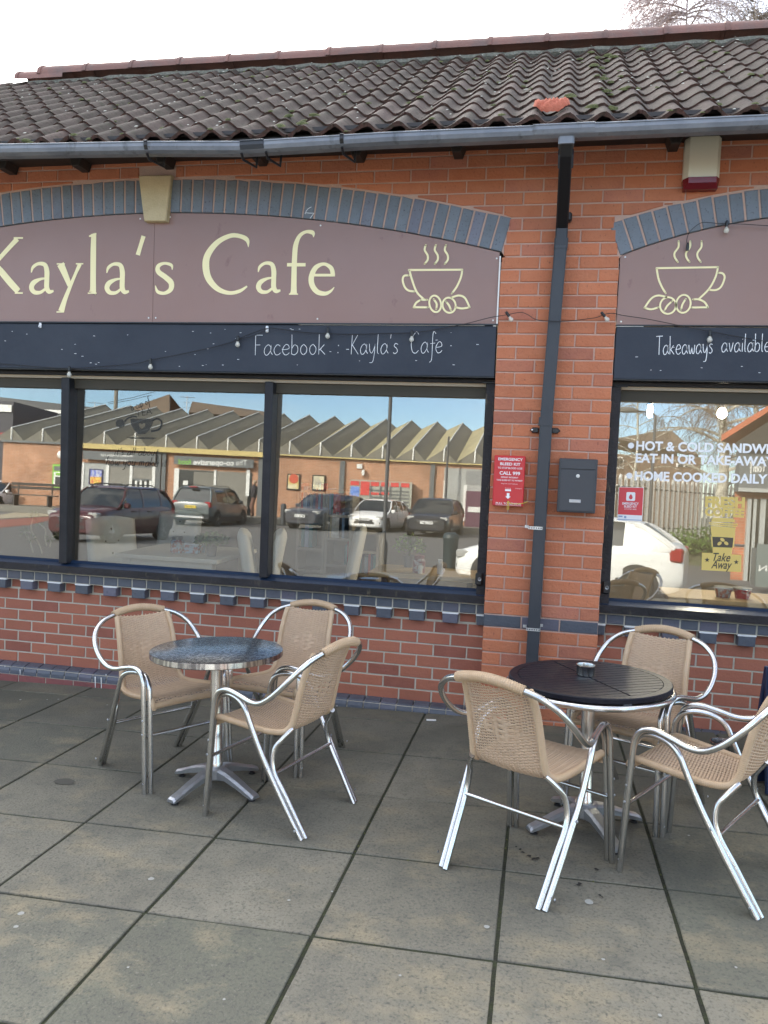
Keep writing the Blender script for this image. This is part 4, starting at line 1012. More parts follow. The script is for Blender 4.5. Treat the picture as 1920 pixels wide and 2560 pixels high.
def window(px0, px1, mulls, label):
    fr = bpy.data.objects.new('shop_window', None); COL.objects.link(fr); fr.parent = cafe
    def P(m, n, mt): return m.build(n, mt, fr)
    m = MB(); m.cbox(px0+.003, px1-.003, .10, .19, 2.200, 2.2255, .003); P(m, 'head_rail', M_FRAMECLEAN)
    m = MB(); m.box(px0+.003, px1-.003, .125, .165, 2.180, 2.2005); P(m, 'beading', M_BEIGE)
    m = MB(); m.box(px0+.06, px1-.06, YG-.004, .17, 2.112, 2.1805); P(m, 'head_panel', M_OLIVE)  # added opaque panel for the brown band where the glass mirrors no sky
    for a, b, s_ in ((px0+.003, px0+.062, 0), (px1-.062, px1-.003, 1)):
        m = MB(); m.cbox(a, b, .085, .19, .842, 2.201, .005); P(m, 'jamb', M_FRAME)
    for (a, b) in mulls:
        m = MB(); m.cbox(a, b, .078, .19, .866, 2.181, .004); P(m, 'mullion', M_FRAMECLEAN)
    m = MB(); m.add([(x, y, z) for x in (px0+.003, px1-.003) for (y, z) in ((.06, .80), (.06, .846), (.066, .850), (.165, .872), (.19, .872), (.19, .80))], [(0, 1, 2, 3, 4, 5), (11, 10, 9, 8, 7, 6)]+[(k, (k+1) % 6, 6+(k+1) % 6, 6+k) for k in range(6)])
    for k, f_ in enumerate(m.f): m.m[k] = 1 if f_ in ((2, 3, 9, 8),) else 0
    P(m, 'sill', [M_FRAME, M_NAVY])
    ed = [px0+.06]+[v for ab in mulls for v in ab]+[px1-.06]
    for a, b in zip(ed[::2], ed[1::2]):
        m = MB(); m.box(a, b, 0, .006, -.003, 1.313, M=Matrix.Translation((0, YG, ZG0)) @ Matrix.Rotation(-LEAN, 4, 'X')); P(m, 'glass_pane', M_GLASS)
        m = MB(); m.add([(a, .128, .8655), (b, .128, .8655), (b, YG-.002, .883), (a, YG-.002, .883), (a, YG-.002, .8655), (b, YG-.002, .8655)], [(0, 1, 2, 3), (0, 3, 4), (1, 5, 2)]); P(m, 'glazing_bead', M_NAVY)
    return fr
win_l = window(XL0, PX0, [(-4.0, -3.94), (-3.052, -2.990), (-1.545, -1.487)], 'left')
win_r = window(PX1, XR1, [(2.30, 2.36)], 'right')
for (px, py, y) in ((1198, 1447, .082), (1515, 1468, .082)):
    v = W(px, py, y); m = MB(); m.cbox(v.x-.024, v.x+.024, y-.022, y, v.z-.042, v.z+.042, .014); o = m.build('window_lock', M_BLACK); o.parent = cafe
    m = MB(); m.lathe([(.006, 0), (.010, .002), (.012, 0)], 14, M=Matrix.Translation((v.x+.004, y-.0222, v.z)) @ Matrix.Rotation(R_(90), 4, 'X')); m.build('lock_ring', M_ALUD, o)
# small stay bars at the head of the frames
for (px, py) in ((1222, 957), (1552, 966)):
    v = W(px, py, .09); m = MB(); m.cbox(v.x-.04, v.x+.04, .075, .09, v.z-.004, v.z+.004, .002); m.build('casement_stay', M_BLACK, cafe)

# window lettering (on the glass)
deco0 = set(o.name for o in bpy.data.objects)
GY_ = YG-.0012
def deco(name, label, mt, m, cat='window lettering'): return tag(m.build(name, mt), label, cat)
M_WVIN = mat('white_window_vinyl', (.80, .81, .82), .5)
m = MB(); put_text(m, 'HOT & COLD SANDWICHES', W(*f5(522, 1259), GY_), W(*f5(1655, 1289), GY_), .055, bold=.032, ref='HOT & COLD SANDW')
c_ = W(*f5(479, 1222), GY_); m.add([(c_.x+.0185*math.cos(2*PI*k/20), GY_, c_.z+.0185*math.sin(2*PI*k/20)) for k in range(20)], [tuple(range(20))])
deco('window_lettering', 'top line of white capitals on the right window about hot and cold sandwiches', M_WVIN, m)
m = MB(); put_text(m, 'EAT IN OR TAKE-AWAY', W(*f5(518, 1366), GY_), W(*f5(1655, 1399), GY_), .055, bold=.032, ref='EAT IN OR TAKE-AWA')
deco('window_lettering', 'middle line of white capitals on the right window about eating in', M_WVIN, m)
m = MB(); put_text(m, 'HOME COOKED DAILY', W(*f5(508, 1520), GY_), W(*f5(1660, 1552), GY_), .055, bold=.032)
c_ = W(*f5(463, 1483), GY_); m.add([(c_.x+.0185*math.cos(2*PI*k/20), GY_, c_.z+.0185*math.sin(2*PI*k/20)) for k in range(20)], [tuple(range(20))])
deco('window_lettering', 'lowest line of white capitals on the right window about home cooking', M_WVIN, m)
f8 = lambda x, y: (1500+x/3.95, 1200+y/3.95)
M_YVIN = mat('yellow_window_vinyl', (.62, .46, .13), .5)
M_DK = mat('dark_print', (.045, .04, .03), .5)
dec = thing('coffee_sticker', 'yellow fresh coffee takeaway cup sticker on the right window', 'sticker', tuple(W(*f8(1200, 900), GY_)))
m = MB(); put_text(m, 'FRESH', W(*f8(1042, 262), GY_), W(*f8(1436, 272), GY_), .062, bold=.055); put_text(m, 'COFFEE', W(*f8(1040, 350), GY_), W(*f8(1430, 366), GY_), .050, bold=.055); adopt(m.build('heading', M_YVIN), dec)
def poly_px(m, pts, fn, y, mi=0):
    m.add([tuple(W(*fn(*p), y)) for p in pts], [tuple(range(len(pts)))], mi)
m = MB()
poly_px(m, [(1110, 388), (1130, 374), (1310, 382), (1335, 395), (1340, 420), (1105, 412)], f8, GY_)
poly_px(m, [(1082, 418), (1366, 434), (1366, 448), (1082, 430)], f8, GY_)
poly_px(m, [(1086, 436), (1362, 454), (1348, 466), (1098, 448)], f8, GY_)
poly_px(m, [(1098, 455), (1344, 472), (1334, 572), (1106, 560)], f8, GY_)
poly_px(m, [(1100, 560), (1112, 562), (1118, 660), (1106, 662)], f8, GY_); poly_px(m, [(1322, 572), (1334, 572), (1326, 668), (1312, 668)], f8, GY_)
poly_px(m, [(1113, 664), (1312, 672), (1302, 742), (1118, 728)], f8, GY_)
for (cx, cy, r_) in ((1213, 592, .5), (1184, 628, -.6), (1250, 626, .6)):
    poly_px(m, [(cx+24*math.cos(a)*math.cos(r_)-16*math.sin(a)*math.sin(r_), cy+24*math.cos(a)*math.sin(r_)+16*math.sin(a)*math.cos(r_)) for a in [2*PI*k/16 for k in range(16)]], f8, GY_-.0006)
adopt(m.build('cup', M_YVIN), dec)
m = MB(); poly_px(m, [(1115, 563), (1150, 566), (1178, 552), (1215, 545), (1250, 552), (1275, 572), (1320, 574), (1312, 665), (1120, 660)], f8, GY_+.0004); adopt(m.build('cup_band', mat('clear_brown_print', (.06, .05, .035), .4)), dec)
m = MB(); poly_px(m, [(1010, 718), (1400, 742), (1396, 912), (1004, 890)], f8, GY_-.0004); adopt(m.build('plaque', M_YVIN), dec)
m = MB(); put_text(m, 'Take', W(*f8(1118, 800), GY_-.001), W(*f8(1290, 806), GY_-.001), .050, bold=.012, italic=.35); put_text(m, 'Away', W(*f8(1098, 872), GY_-.001), W(*f8(1305, 880), GY_-.001), .050, bold=.012, italic=.35)
for (cx, cy) in ((1060, 790), (1348, 812)): poly_px(m, [(cx+(27 if k % 2 == 0 else 11)*math.sin(PI*k/5), cy-(27 if k % 2 == 0 else 11)*math.cos(PI*k/5)) for k in range(10)], f8, GY_-.001)
adopt(m.build('script', M_DK), dec)
# emergency poster inside the right window
M_PRED = mat('poster_red', (.60, .05, .06), .45); M_PWH = mat('poster_white', (.75, .76, .78), .5); M_PBL = mat('poster_blue', (.25, .35, .52), .5)
pos = thing('emergency_poster', 'red and white emergency bleed kit poster stuck in the corner of the right window', 'poster', tuple(W(*f8(300, 400), GY_)))
m = MB(); poly_px(m, [(190, 68), (437, 75), (418, 408), (174, 402)], f8, GY_+.0004); adopt(m.build('sheet', M_PWH), pos)
m = MB(); poly_px(m, [(193, 72), (433, 79), (417, 352), (178, 340)], f8, GY_); poly_px(m, [(308, 138), (322, 158), (326, 176), (318, 190), (304, 193), (292, 186), (288, 172), (294, 156)], f8, GY_-.0012); adopt(m.build('red_field', M_PRED), pos)
m = MB(); poly_px(m, [(272, 120), (345, 122), (352, 130), (349, 200), (341, 208), (268, 206), (260, 198), (264, 128)], f8, GY_-.0006)
put_text(m, 'EMERGENCY', W(*f8(222, 243), GY_-.0006), W(*f8(384, 247), GY_-.0006), .0145, bold=.02); put_text(m, 'BLEED KIT', W(*f8(240, 271), GY_-.0006), W(*f8(366, 275), GY_-.0006), .0135, bold=.02); put_text(m, 'LOCATED HERE', W(*f8(243, 292), GY_-.0006), W(*f8(362, 296), GY_-.0006), .007)
adopt(m.build('print', M_PWH), pos)
m = MB(); poly_px(m, [(184, 352), (225, 354), (224, 368), (183, 366)], f8, GY_-.0003); poly_px(m, [(240, 356), (262, 357), (262, 380), (240, 379)], f8, GY_-.0003); poly_px(m, [(180, 385), (412, 395), (411, 402), (180, 394)], f8, GY_-.0003); adopt(m.build('logos', M_PBL), pos)
# black lettering on the left window
M_BVIN = mat('black_window_vinyl', (.02, .02, .018), .5, alpha=.62)
f9 = crop_to(0, 780)
def hwx(text, pL, pR, xh, r, label, slant=.25): return hw(text, f9(*pL), f9(*pR), xh, GY_, r, 'window_lettering', label, 'window lettering', slant, M_BVIN)
hwx('Life is like', (985, 632), (1425, 636), 9.5, .0042, 'thin black script about life across the top of the second window pane')
hwx('a cup of', (1120, 850), (1290, 782), 9, .0038, 'slanted black script above the black cup on the left window', .1)
hwx("it's all about", (975, 1236), (1350, 1240), 9.5, .0042, 'faint upper line of black script below the window cup', .3)
hwx('how you make it', (905, 1322), (1425, 1338), 11, .0045, 'lower line of black script below the window cup')
m = MB(); put_text(m, 'TEA', W(*f9(1160, 905), GY_), W(*f9(1300, 880), GY_), .045, bold=-.01); deco('window_lettering', 'black capitals arched just above the cup on the left window', M_BVIN, m)
m = MB()
body = [(1108, 918), (1310, 920), (1300, 975), (1275, 1020), (1240, 1052), (1180, 1052), (1142, 1018), (1118, 970)]
heart = [(1210, 1010), (1186, 982), (1184, 964), (1196, 956), (1210, 968), (1226, 957), (1240, 965), (1238, 984)]
bodyw = [W(*f9(*p), GY_) for p in cr([(*p,) for p in body]+[(*body[0],)], 4)]
mm_ = MB(); stroke_px(m, f9, [(1302, 935), (1345, 920), (1382, 950), (1360, 1010), (1290, 1030)], GY_, wpx=15)
poly_px(m, body[:1]+body[-1:]+body[-2:-1]+[(1180, 1052), (1210, 1012), (1186, 984), (1184, 964), (1196, 956), (1210, 968), (1210, 919)], f9, GY_)
poly_px(m, [(1210, 919), (1210, 968), (1226, 957), (1240, 965), (1238, 984), (1210, 1012), (1180, 1052), (1240, 1052), (1275, 1020), (1300, 975), (1310, 920)], f9, GY_)
poly_px(m, [(1075, 1080), (1345, 1084), (1310, 1098), (1120, 1094)], f9, GY_)
poly_px(m, [(1000, 930), (1040, 925), (1062, 950), (1058, 985), (1020, 1000), (985, 980), (980, 950)], f9, GY_)
stroke_px(m, f9, [(1060, 945), (1085, 918), (1130, 900), (1165, 905)], GY_, wpx=12)
deco('teacup_sticker', 'black teacup sticker with a heart on the left window', M_BVIN, m, 'sticker')

for o in [o for o in bpy.data.objects if o.name not in deco0 and o.type == 'MESH']:      # lay the vinyl on the leaning pane
    for v in o.data.vertices: v.co.y += (v.co.z-ZG0)*math.tan(LEAN) if v.co.z > .5 else 0
# ================================================================== THINGS ON THE PIER
lb = thing('letterbox', 'dark grey steel letterbox screwed to the brick pier right of the downpipe', 'letterbox', (.505, 0, 1.42))
def bx(P, name, mt, x0, x1, y0, y1, z0, z1, c=.003):
    m = MB(); m.cbox(x0, x1, y0, y1, z0, z1, c); return adopt(m.build(name, mt), P)
lx0, lx1, lz0, lz1 = .394, .617, 1.420, 1.743
bx(lb, 'body', M_LETTER, lx0, lx1, -.10, -.002, lz0, lz1, .004)
bx(lb, 'flap', M_LETTER, lx0+.010, lx1-.012, -.106, -.098, lz1-.062, lz1-.010, .002)
d_ = bx(lb, 'door', M_LETTER, lx0+.010, lx1-.012, -.106, -.098, lz0+.010, lz1-.066, .002)
m = MB(); m.lathe([(0, .004), (.008, .004), (.011, 0)], 18, M=Matrix.Translation((.5055, -.1062, 1.640)) @ Matrix.Rotation(R_(90), 4, 'X')); m.lathe([(0, .0005), (.0028, .0005)], 10, c=(0, 0, 0), M=Matrix.Translation((.5055, -.1105, 1.640)) @ Matrix.Rotation(R_(90), 4, 'X')); adopt(m.build('lock', M_WHITE), d_)
bx(d_, 'name_plate', M_ALUD, .462, .530, -.1085, -.105, 1.480, 1.500, .0015)
bk_ = thing('bleed_kit_cabinet', 'red emergency bleed kit cabinet with white print on the brick pier', 'cabinet', (.1, 0, 1.44))
rx0, rx1, rz0, rz1 = .004, .192, 1.438, 1.747
bx(bk_, 'case', M_RED, rx0, rx1, -.066, -.002, rz0, rz1, .004)
m = MB(); yy = -.0672
def TX(t, cx, z, wd, h, b=.01):
    put_text(m, t, Vector((rx0+cx-wd/2, yy, rz0+z)), Vector((rx0+cx+wd/2, yy, rz0+z)), h, bold=b)
TX('EMERGENCY', .098, .279, .148, .016, .02); TX('BLEED KIT', .098, .250, .122, .016, .02); TX('TO STOP BLOOD LOSS', .098, .228, .148, .0105, .01); TX('CALL 999', .098, .192, .124, .020, .02)
TX('REPORT INCIDENT', .098, .172, .104, .0085); TX('TAKE BLEED KIT TO PATIENT', .098, .154, .158, .0085); TX('Saving Lives in the Community', .098, .135, .10, .005, 0); TX('PULL TO REMOVE', .098, .010, .152, .0115, .01)
TX('Funded by', .092, .108, .036, .004, 0); TX('Defibrillator', .156, .108, .038, .004, 0)
m.box(rx0+.074, rx0+.110, yy, yy+.0004, rz0+.092, rz0+.103)
m.add([(rx0+x, yy, rz0+z) for x, z in ((.086, .080), (.102, .080), (.102, .060), (.111, .060), (.094, .044), (.077, .060), (.086, .060))], [tuple(range(7))])
m.box(rx0+.02, rx0+.176, yy, yy+.0003, rz0+.004, rz0+.0055)
adopt(m.build('print', M_WVIN), bk_)
M_YTIE = mat('yellow_tie', (.62, .45, .06), .4)
m = MB(); m.tube(cr([(rx0+.094, -.070, rz0+.028), (rx0+.092, -.084, rz0+.012), (rx0+.094, -.082, rz0-.018), (rx0+.101, -.080, rz0-.016), (rx0+.101, -.082, rz0+.012), (rx0+.096, -.070, rz0+.030), (rx0+.12, -.074, rz0+.016), (rx0+.185, -.085, rz0+.022), (rx0+.215, -.088, rz0+.036)]), .0022, 6); adopt(m.build('cable_tie', M_YTIE), bk_)
m = MB(); m.box(rx0+.082, rx0+.106, -.0674, -.066, rz0+.028, rz0+.031); adopt(m.build('slot', M_BLACK), bk_)
al = thing('alarm_box', 'ivory alarm box with dark red lens high on the wall under the gutter', 'alarm', (1.1, 0, 3.3))
m = MB(); a0, a1, z0, z1 = 1.006, 1.203, 3.375, 3.600
def frust(m, x0, x1, z0, z1, y, i): m.add([(x0, -.002, z0), (x1, -.002, z0), (x1, -.002, z1), (x0, -.002, z1), (x0, -y*.55, z0), (x1, -y*.55, z0), (x1, -y*.55, z1), (x0, -y*.55, z1), (x0+i, -y, z0), (x1-i, -y, z0), (x1-i, -y, z1), (x0+i, -y, z1)],
      [(0, 1, 5, 4), (1, 2, 6, 5), (2, 3, 7, 6), (3, 0, 4, 7), (4, 5, 9, 8), (5, 6, 10, 9), (6, 7, 11, 10), (7, 4, 8, 11), (8, 9, 10, 11), (3, 2, 1, 0)])
frust(m, a0, a1, z0, z1, .085, .022); adopt(m.build('cover', M_IVORY), al)
m = MB(); m.add([(a0-.002, -.002, z0-.002), (a1+.002, -.002, z0-.002), (a1-.008, -.002, z0-.058), (a0+.006, -.002, z0-.058), (a0-.002, -.052, z0-.002), (a1+.002, -.052, z0-.002), (a1-.006, -.052, z0-.058), (a0+.004, -.052, z0-.058), (a0+.024, -.092, z0-.002), (a1-.022, -.092, z0-.002), (a1-.022, -.090, z0-.034), (a0+.024, -.090, z0-.034)],
      [(0, 3, 7, 4), (1, 5, 6, 2), (3, 2, 6, 7), (4, 7, 11, 8), (5, 9, 10, 6), (7, 6, 10, 11), (8, 11, 10, 9), (0, 4, 8, 9, 5, 1)]); adopt(m.build('lens', M_MAROON), al)

# festoon lights
fes = thing('light_string', 'black festoon light string hung across both chalkboards and the pier', 'string lights', (0, -.02, 2.5))
def wire(pts, r=.0022):
    m = MB(); P = [W(*p[:2], p[2] if len(p) > 2 else -.012) for p in pts]; m.tube([Vector(q) for q in cr(P, 6)], r, 5); return adopt(m.build('cable', M_BLACK), fes)
wire([(-20, 908), (60, 914), (168, 921), (260, 916), (340, 909), (376, 900), (440, 888), (520, 871), (575, 857), (594, 848), (632, 833), (668, 821, -.016), (700, 823), (760, 831), (818, 834), (880, 836), (960, 834), (1027, 832), (1090, 824), (1170, 808, -.02), (1225, 794, -.03), (1268, 787, -.04)])
wire([(1268, 787, -.04), (1300, 781, -.05), (1318, 786, -.06), (1340, 799, -.09), (1375, 803, -.105), (1410, 803, -.10), (1440, 801, -.06), (1470, 797, -.04), (1490, 794, -.03), (1508, 787, -.03)])
wire([(1508, 787, -.03), (1530, 783, -.03), (1560, 789, -.02), (1620, 798), (1700, 814), (1776, 829), (1850, 843), (1930, 856)])
wire([(1720, 622, -.01), (1717, 600, -.015), (1724, 580, -.03), (1745, 561, -.03), (1762, 556, -.03), (1790, 558, -.02), (1822, 559, -.02), (1870, 561, -.02), (1930, 565, -.02)])
wire([(594, 848), (610, 846), (640, 838), (668, 822, -.016)], .0018)
m = MB(); v = W(1719, 618, -.012); m.lathe([(.0, -.02), (.008, -.02), (.009, 0), (.008, .018), (.004, .026)], 10, c=(v.x, v.y, v.z)); adopt(m.build('plug', M_BLACK), fes)
def bulb(px, py, y, tilt=0., r=.0155, hold=True):
    v = W(px, py, y); T = Matrix.Translation(v) @ Matrix.Rotation(tilt, 4, 'Y')
    m = MB(); m.lathe([(0, .020), (.0075, .020), (.009, .030), (.009, .052), (.006, .058), (0, .058)], 12, M=T); h = adopt(m.build('lamp_holder', M_BLACK), fes)
    m = MB(); m.lathe([(0, -r), (r*.6, -r*.8), (r*.95, -r*.35), (r, 0), (r*.9, r*.5), (r*.6, r*.95), (.008, .021)], 16, M=T); b = adopt(m.build('bulb', M_BULB, smooth=True), fes)
    m = MB(); m.tube([T @ Vector((-.003, 0, .018)), T @ Vector((-.002, 0, -.004)), T @ Vector((.002, 0, -.004)), T @ Vector((.003, 0, .018))], .0022, 5); adopt(m.build('filament', mat('filament', (.75, .62, .35), .4)), b)
for a in ((173, 937, -.012), (376, 918, -.012), (594, 862, -.012), (819, 841, -.014), (1029, 849, -.014), (1774, 850, -.014), (1816, 577, -.02)): bulb(*a)
bulb(1278, 799, -.045, -.62, .014); bulb(1518, 799, -.035, -.70, .014)

# ================================================================== FURNITURE
random.seed(61)
def chair_tree():
    t = thing('wicker_chair', 'x', 'chair', (0, 0, 0))
    R0 = .0125
    # arm and back hoop, front legs
    half = [(.240, .250, 0), (.236, .232, .25), (.232, .215, .48), (.231, .205, .535), (.233, .180, .568), (.240, .130, .580), (.252, .060, .568), (.266, -.010, .553), (.280, -.070, .560), (.290, -.130, .595), (.286, -.190, .650), (.260, -.238, .706), (.208, -.270, .748), (.142, -.288, .770)]
    for sx in (1, -1):
        m = MB(); m.tube(cr([(sx*x, y, z) for x, y, z in half], 5), R0, 10); a = m.build('arm_tube', M_ALU, t, smooth=R_(50))
    top = [(.142, -.288, .770), (.10, -.299, .782), (.05, -.306, .790), (0, -.308, .793), (-.05, -.306, .790), (-.10, -.299, .782), (-.142, -.288, .770)]
    m = MB(); m.tube(cr(top, 5), .0185, 12)
    for k in range(34):     # binding turns
        u = k/33; P = cr(top, 5); i = min(int(u*(len(P)-1)), len(P)-2); c = Vector(P[i]).lerp(Vector(P[i+1]), u*(len(P)-1)-i); tt = (Vector(P[i+1])-Vector(P[i])).normalized()
        nn = Vector((0, 0, 1)); b = tt.cross(nn).normalized(); nn = b.cross(tt)
        m.tube([c+.0192*(math.cos(a)*nn+math.sin(a)*b) for a in [2*PI*q/10 for q in range(10)]], .0022, 4, closed=True)
    m.build('top_binding', M_RATTE, t, smooth=True)
    for sx in (1, -1):
        rear = [(.214, .262, 0), (.210, .245, .25), (.206, .228, .46), (.206, .214, .512), (.210, .185, .545), (.224, .130, .556), (.240, .070, .545), (.250, .030, .515), (.252, .000, .455), (.250, -.060, .330), (.240, -.160, .150), (.230, -.250, 0)]
        m = MB(); m.tube(cr([(sx*x, y, z) for x, y, z in rear], 5), R0, 10); m.build('leg_tube', M_ALU, t, smooth=R_(50))
        inner = [(.206, -.257, 0), (.216, -.170, .150), (.224, -.105, .262), (.214, -.098, .345), (.196, -.124, .392), (.162, -.158, .436)]
        m = MB(); m.tube(cr([(sx*x, y, z) for x, y, z in inner], 5), R0*.95, 10); m.build('leg_tube', M_ALU, t, smooth=R_(50))
        for (x, y, z) in ((.247, .236, .28), (.244, .232, .345), (.262, -.095, .28), (.258, -.235, .045), (.247, .250, .05)):
            m = MB(); m.lathe([(0, .004), (.0035, .0035), (.0055, 0)], 8, M=Matrix.Translation((sx*x, y, z)) @ Matrix.Rotation(sx*R_(90), 4, 'Y')); m.build('rivet', M_ALUD, t)
    for (y, z, w_) in ((.232, .268, .222), (-.112, .252, .226)):
        m = MB(); m.tube([(-w_, y, z), (w_, y, z)], .0085, 8); m.build('stretcher', M_ALU, t, smooth=R_(50))
    # woven shell: profile (y,z,halfwidth)
    prof = cr([(.226, .398, .186), (.232, .420, .190), (.205, .430, .192), (.12, .420, .190), (.02, .408, .186), (-.07, .402, .174), (-.125, .410, .164), (-.160, .440, .157), (-.180, .490, .153), (-.205, .570, .150), (-.235, .660, .147), (-.260, .720, .143), (-.280, .758, .138)], 8)
    P = [Vector((0, y, z)) for y, z, _ in prof]; Wd = [h for _, _, h in prof]
    cum = [0]
    for a, b in zip(P, P[1:]): cum.append(cum[-1]+(b-a).length)
    Lt = cum[-1]
    def at(s):
        s = max(0, min(Lt, s)); i = 0
        while i < len(cum)-2 and cum[i+1] < s: i += 1
        u = (s-cum[i])/max(1e-9, cum[i+1]-cum[i]); p = P[i].lerp(P[i+1], u); tt = (P[i+1]-P[i]).normalized(); n = Vector((0, -tt.z, tt.y)); return p, n, Wd[i]+(Wd[i+1]-Wd[i])*u
    def surf(s, u, off=0):     # u in -1..1
        p, n, h = at(s); f = s/Lt
        dish = (.010+.018*max(0, min(1, (f-.5)*3)))*(u*u)
        return Vector((u*h, p.y, p.z))+n*(-1)*(-dish+off) if False else Vector((u*h, p.y, p.z)) + n*(-dish) + n*off
    m = MB()
    nw = 13; pitch = .0061; nrows = int(Lt/pitch); per = 3
    for r_ in range(nrows):
        s = (r_+.5)*pitch; f = s/Lt; ph = r_ % 2
        pts = []; N = nw*per
        for k in range(N+1):
            u = -1+2*k/N
            v = (u*nw/2+nw/2)
            d_ = abs(u)/.62+abs(f-.76)/.085
            if d_ < 1: wv = math.cos(PI*(v/2+.5*(r_//2 % 2)))*1.0
            else: wv = math.cos(PI*(v+ph))
            pts.append(surf(s, u, .0034*wv))
        # flat ribbon section
        tt = None; vs = []
        p, n, h = at(s); t1 = Vector((0, n.z, -n.y))
        for q in pts:
            vs += [q+t1*.0033+n*.0, q+n*.0016, q-t1*.0033, q-n*.0016]
        nn = len(pts)
        m.add(vs, [(i*4+k, i*4+(k+1) % 4, (i+1)*4+(k+1) % 4, (i+1)*4+k) for i in range(nn-1) for k in range(4)])
    shell = m.build('woven_shell', M_RATT, t)
    m = MB()
    for k in range(nw+1):
        u = -1+2*k/nw
        m.tube([surf(Lt*i/46, u, 0) for i in range(47)], .0026, 4, caps=False)
    m.build('warp_strands', M_RATT, shell)
    for sx in (1, -1):
        m = MB(); pts = [surf(Lt*.985*i/50, sx*1.03, 0) for i in range(51)]; m.tube(pts, .0135, 10)
        for i in range(0, 50, 1):
            for q in (0, .5):
                c = pts[i].lerp(pts[i+1], q); tt = (pts[i+1]-pts[i]).normalized(); nn = Vector((1, 0, 0)); b = tt.cross(nn)
                m.tube([c+.0138*(math.cos(a)*nn+math.sin(a)*b) for a in [2*PI*j/7 for j in range(7)]], .0016, 3, closed=True)
        m.build('side_binding', M_RATTE, t, smooth=R_(60))
    m = MB(); p0 = surf(.012, -1, 0); pts = [surf(.015, -1+2*i/20, -.004) for i in range(21)]; m.tube(pts, .0145, 10)
    for i in range(60):
        c = pts[0].lerp(pts[-1], i/59); c = Vector(pts[min(20, int(i/59*20))]).lerp(pts[min(20, int(i/59*20)+1)], i/59*20-int(i/59*20)); m.tube([c+.0148*(math.cos(a)*Vector((0, 0, 1))+math.sin(a)*Vector((0, 1, 0))) for a in [2*PI*j/7 for j in range(7)]], .0016, 3, closed=True)
    m.build('front_binding', M_RATTE, t, smooth=R_(60))
    return t
chair = chair_tree()
TILT = Vector((0, 0, 1)).rotation_difference(GN).to_matrix().to_4x4()
def pose(fm, rm):           # front-feet midpoint and rear-feet midpoint on the ground
    cx, cy = (fm[0]+rm[0])/2, (fm[1]+rm[1])/2; a = math.atan2(fm[1]-rm[1], fm[0]-rm[0])-PI/2
    return Matrix.Translation((cx, cy, gz(cx, cy)+.001)) @ TILT @ Matrix.Rotation(a, 4, 'Z')
CH = [((-1.345, -1.390), (-1.733, -1.124), 'wicker chair left of the steel table, back to the left edge of the picture'),
      ((-1.055, -1.167), (-.945, -.667), 'wicker chair between the steel table and the brick wall, facing out'),
      ((-1.031, -1.520), (-.546, -1.658), 'wicker chair right of the steel table seen from its side, in front of the pipe'),
      ((.440, -1.650), (.183, -2.083), 'wicker chair with its woven back to the viewer in front of the black table'),
      ((.668, -1.368), (.925, -.934), 'wicker chair behind the black table against the right brick wall'),
      ((.786, -1.628), (1.223, -1.887), 'wicker chair cut by the right edge, right of the black table'),
      ((1.93, -1.46), (1.69, -1.02), 'wicker chair almost wholly beyond the right edge, mirrored low in the right window')]
G_ = 'aluminium and wicker chairs around the two tables'
for k, (a, b, t) in enumerate(CH):
    if k: copy_tree(chair, pose(a, b), t)['group'] = G_
chair.matrix_world = pose(*CH[0][:2]); chair['label'] = CH[0][2]; chair['group'] = G_
m = MB(); q_ = Matrix.Identity(4)
for (x, z) in ((-.055, .72), (-.04, .725), (-.05, .70), (-.035, .705), (-.047, .69)): m.box(x, x+.012, -.296, -.294, z-.01, z-.006)
def table_base(t, aimpts):
    pole = MB(); pole.lathe([(.034, .10), (.034, .13), (.029, .14), (.029, .635)], 24); pole.build('pole', M_ALU, t, smooth=R_(40))
    m = MB(); m.lathe([(.0, .115), (.045, .115), (.055, .105), (.055, .060), (.045, .052), (0, .052)], 24); hub = m.build('hub', M_ALUD, t, smooth=R_(40))
    for ang in aimpts:
        M = Matrix.Rotation(ang, 4, 'Z'); m = MB(); st = []
        sec = [(.03, .112, .058, .034), (.09, .100, .064, .030), (.16, .076, .046, .027), (.22, .052, .026, .025), (.262, .038, .016, .026), (.272, .030, .016, .024)]
        vs = []
        for (x, zt, zb, hw_) in sec:
            vs += [(x, -hw_, zb), (x, -hw_, zt-.010), (x, -hw_*.6, zt), (x, hw_*.6, zt), (x, hw_, zt-.010), (x, hw_, zb)]
        vs = [M @ Vector(v) for v in vs]; n = 6
        m.add(vs, [(i*n+k, i*n+(k+1) % n, (i+1)*n+(k+1) % n, (i+1)*n+k) for i in range(len(sec)-1) for k in range(n)]+[tuple(range(n)), tuple(range(len(vs)-1, len(vs)-1-n, -1))])
        arm = m.build('foot_arm', M_ALUD, t)
        m = MB(); m.lathe([(0, .018), (.010, .018), (.010, .008), (.016, .007), (.017, 0), (0, 0)], 14, M=M @ Matrix.Translation((.245, 0, .001))); m.build('foot_pad', M_BLACK, arm)
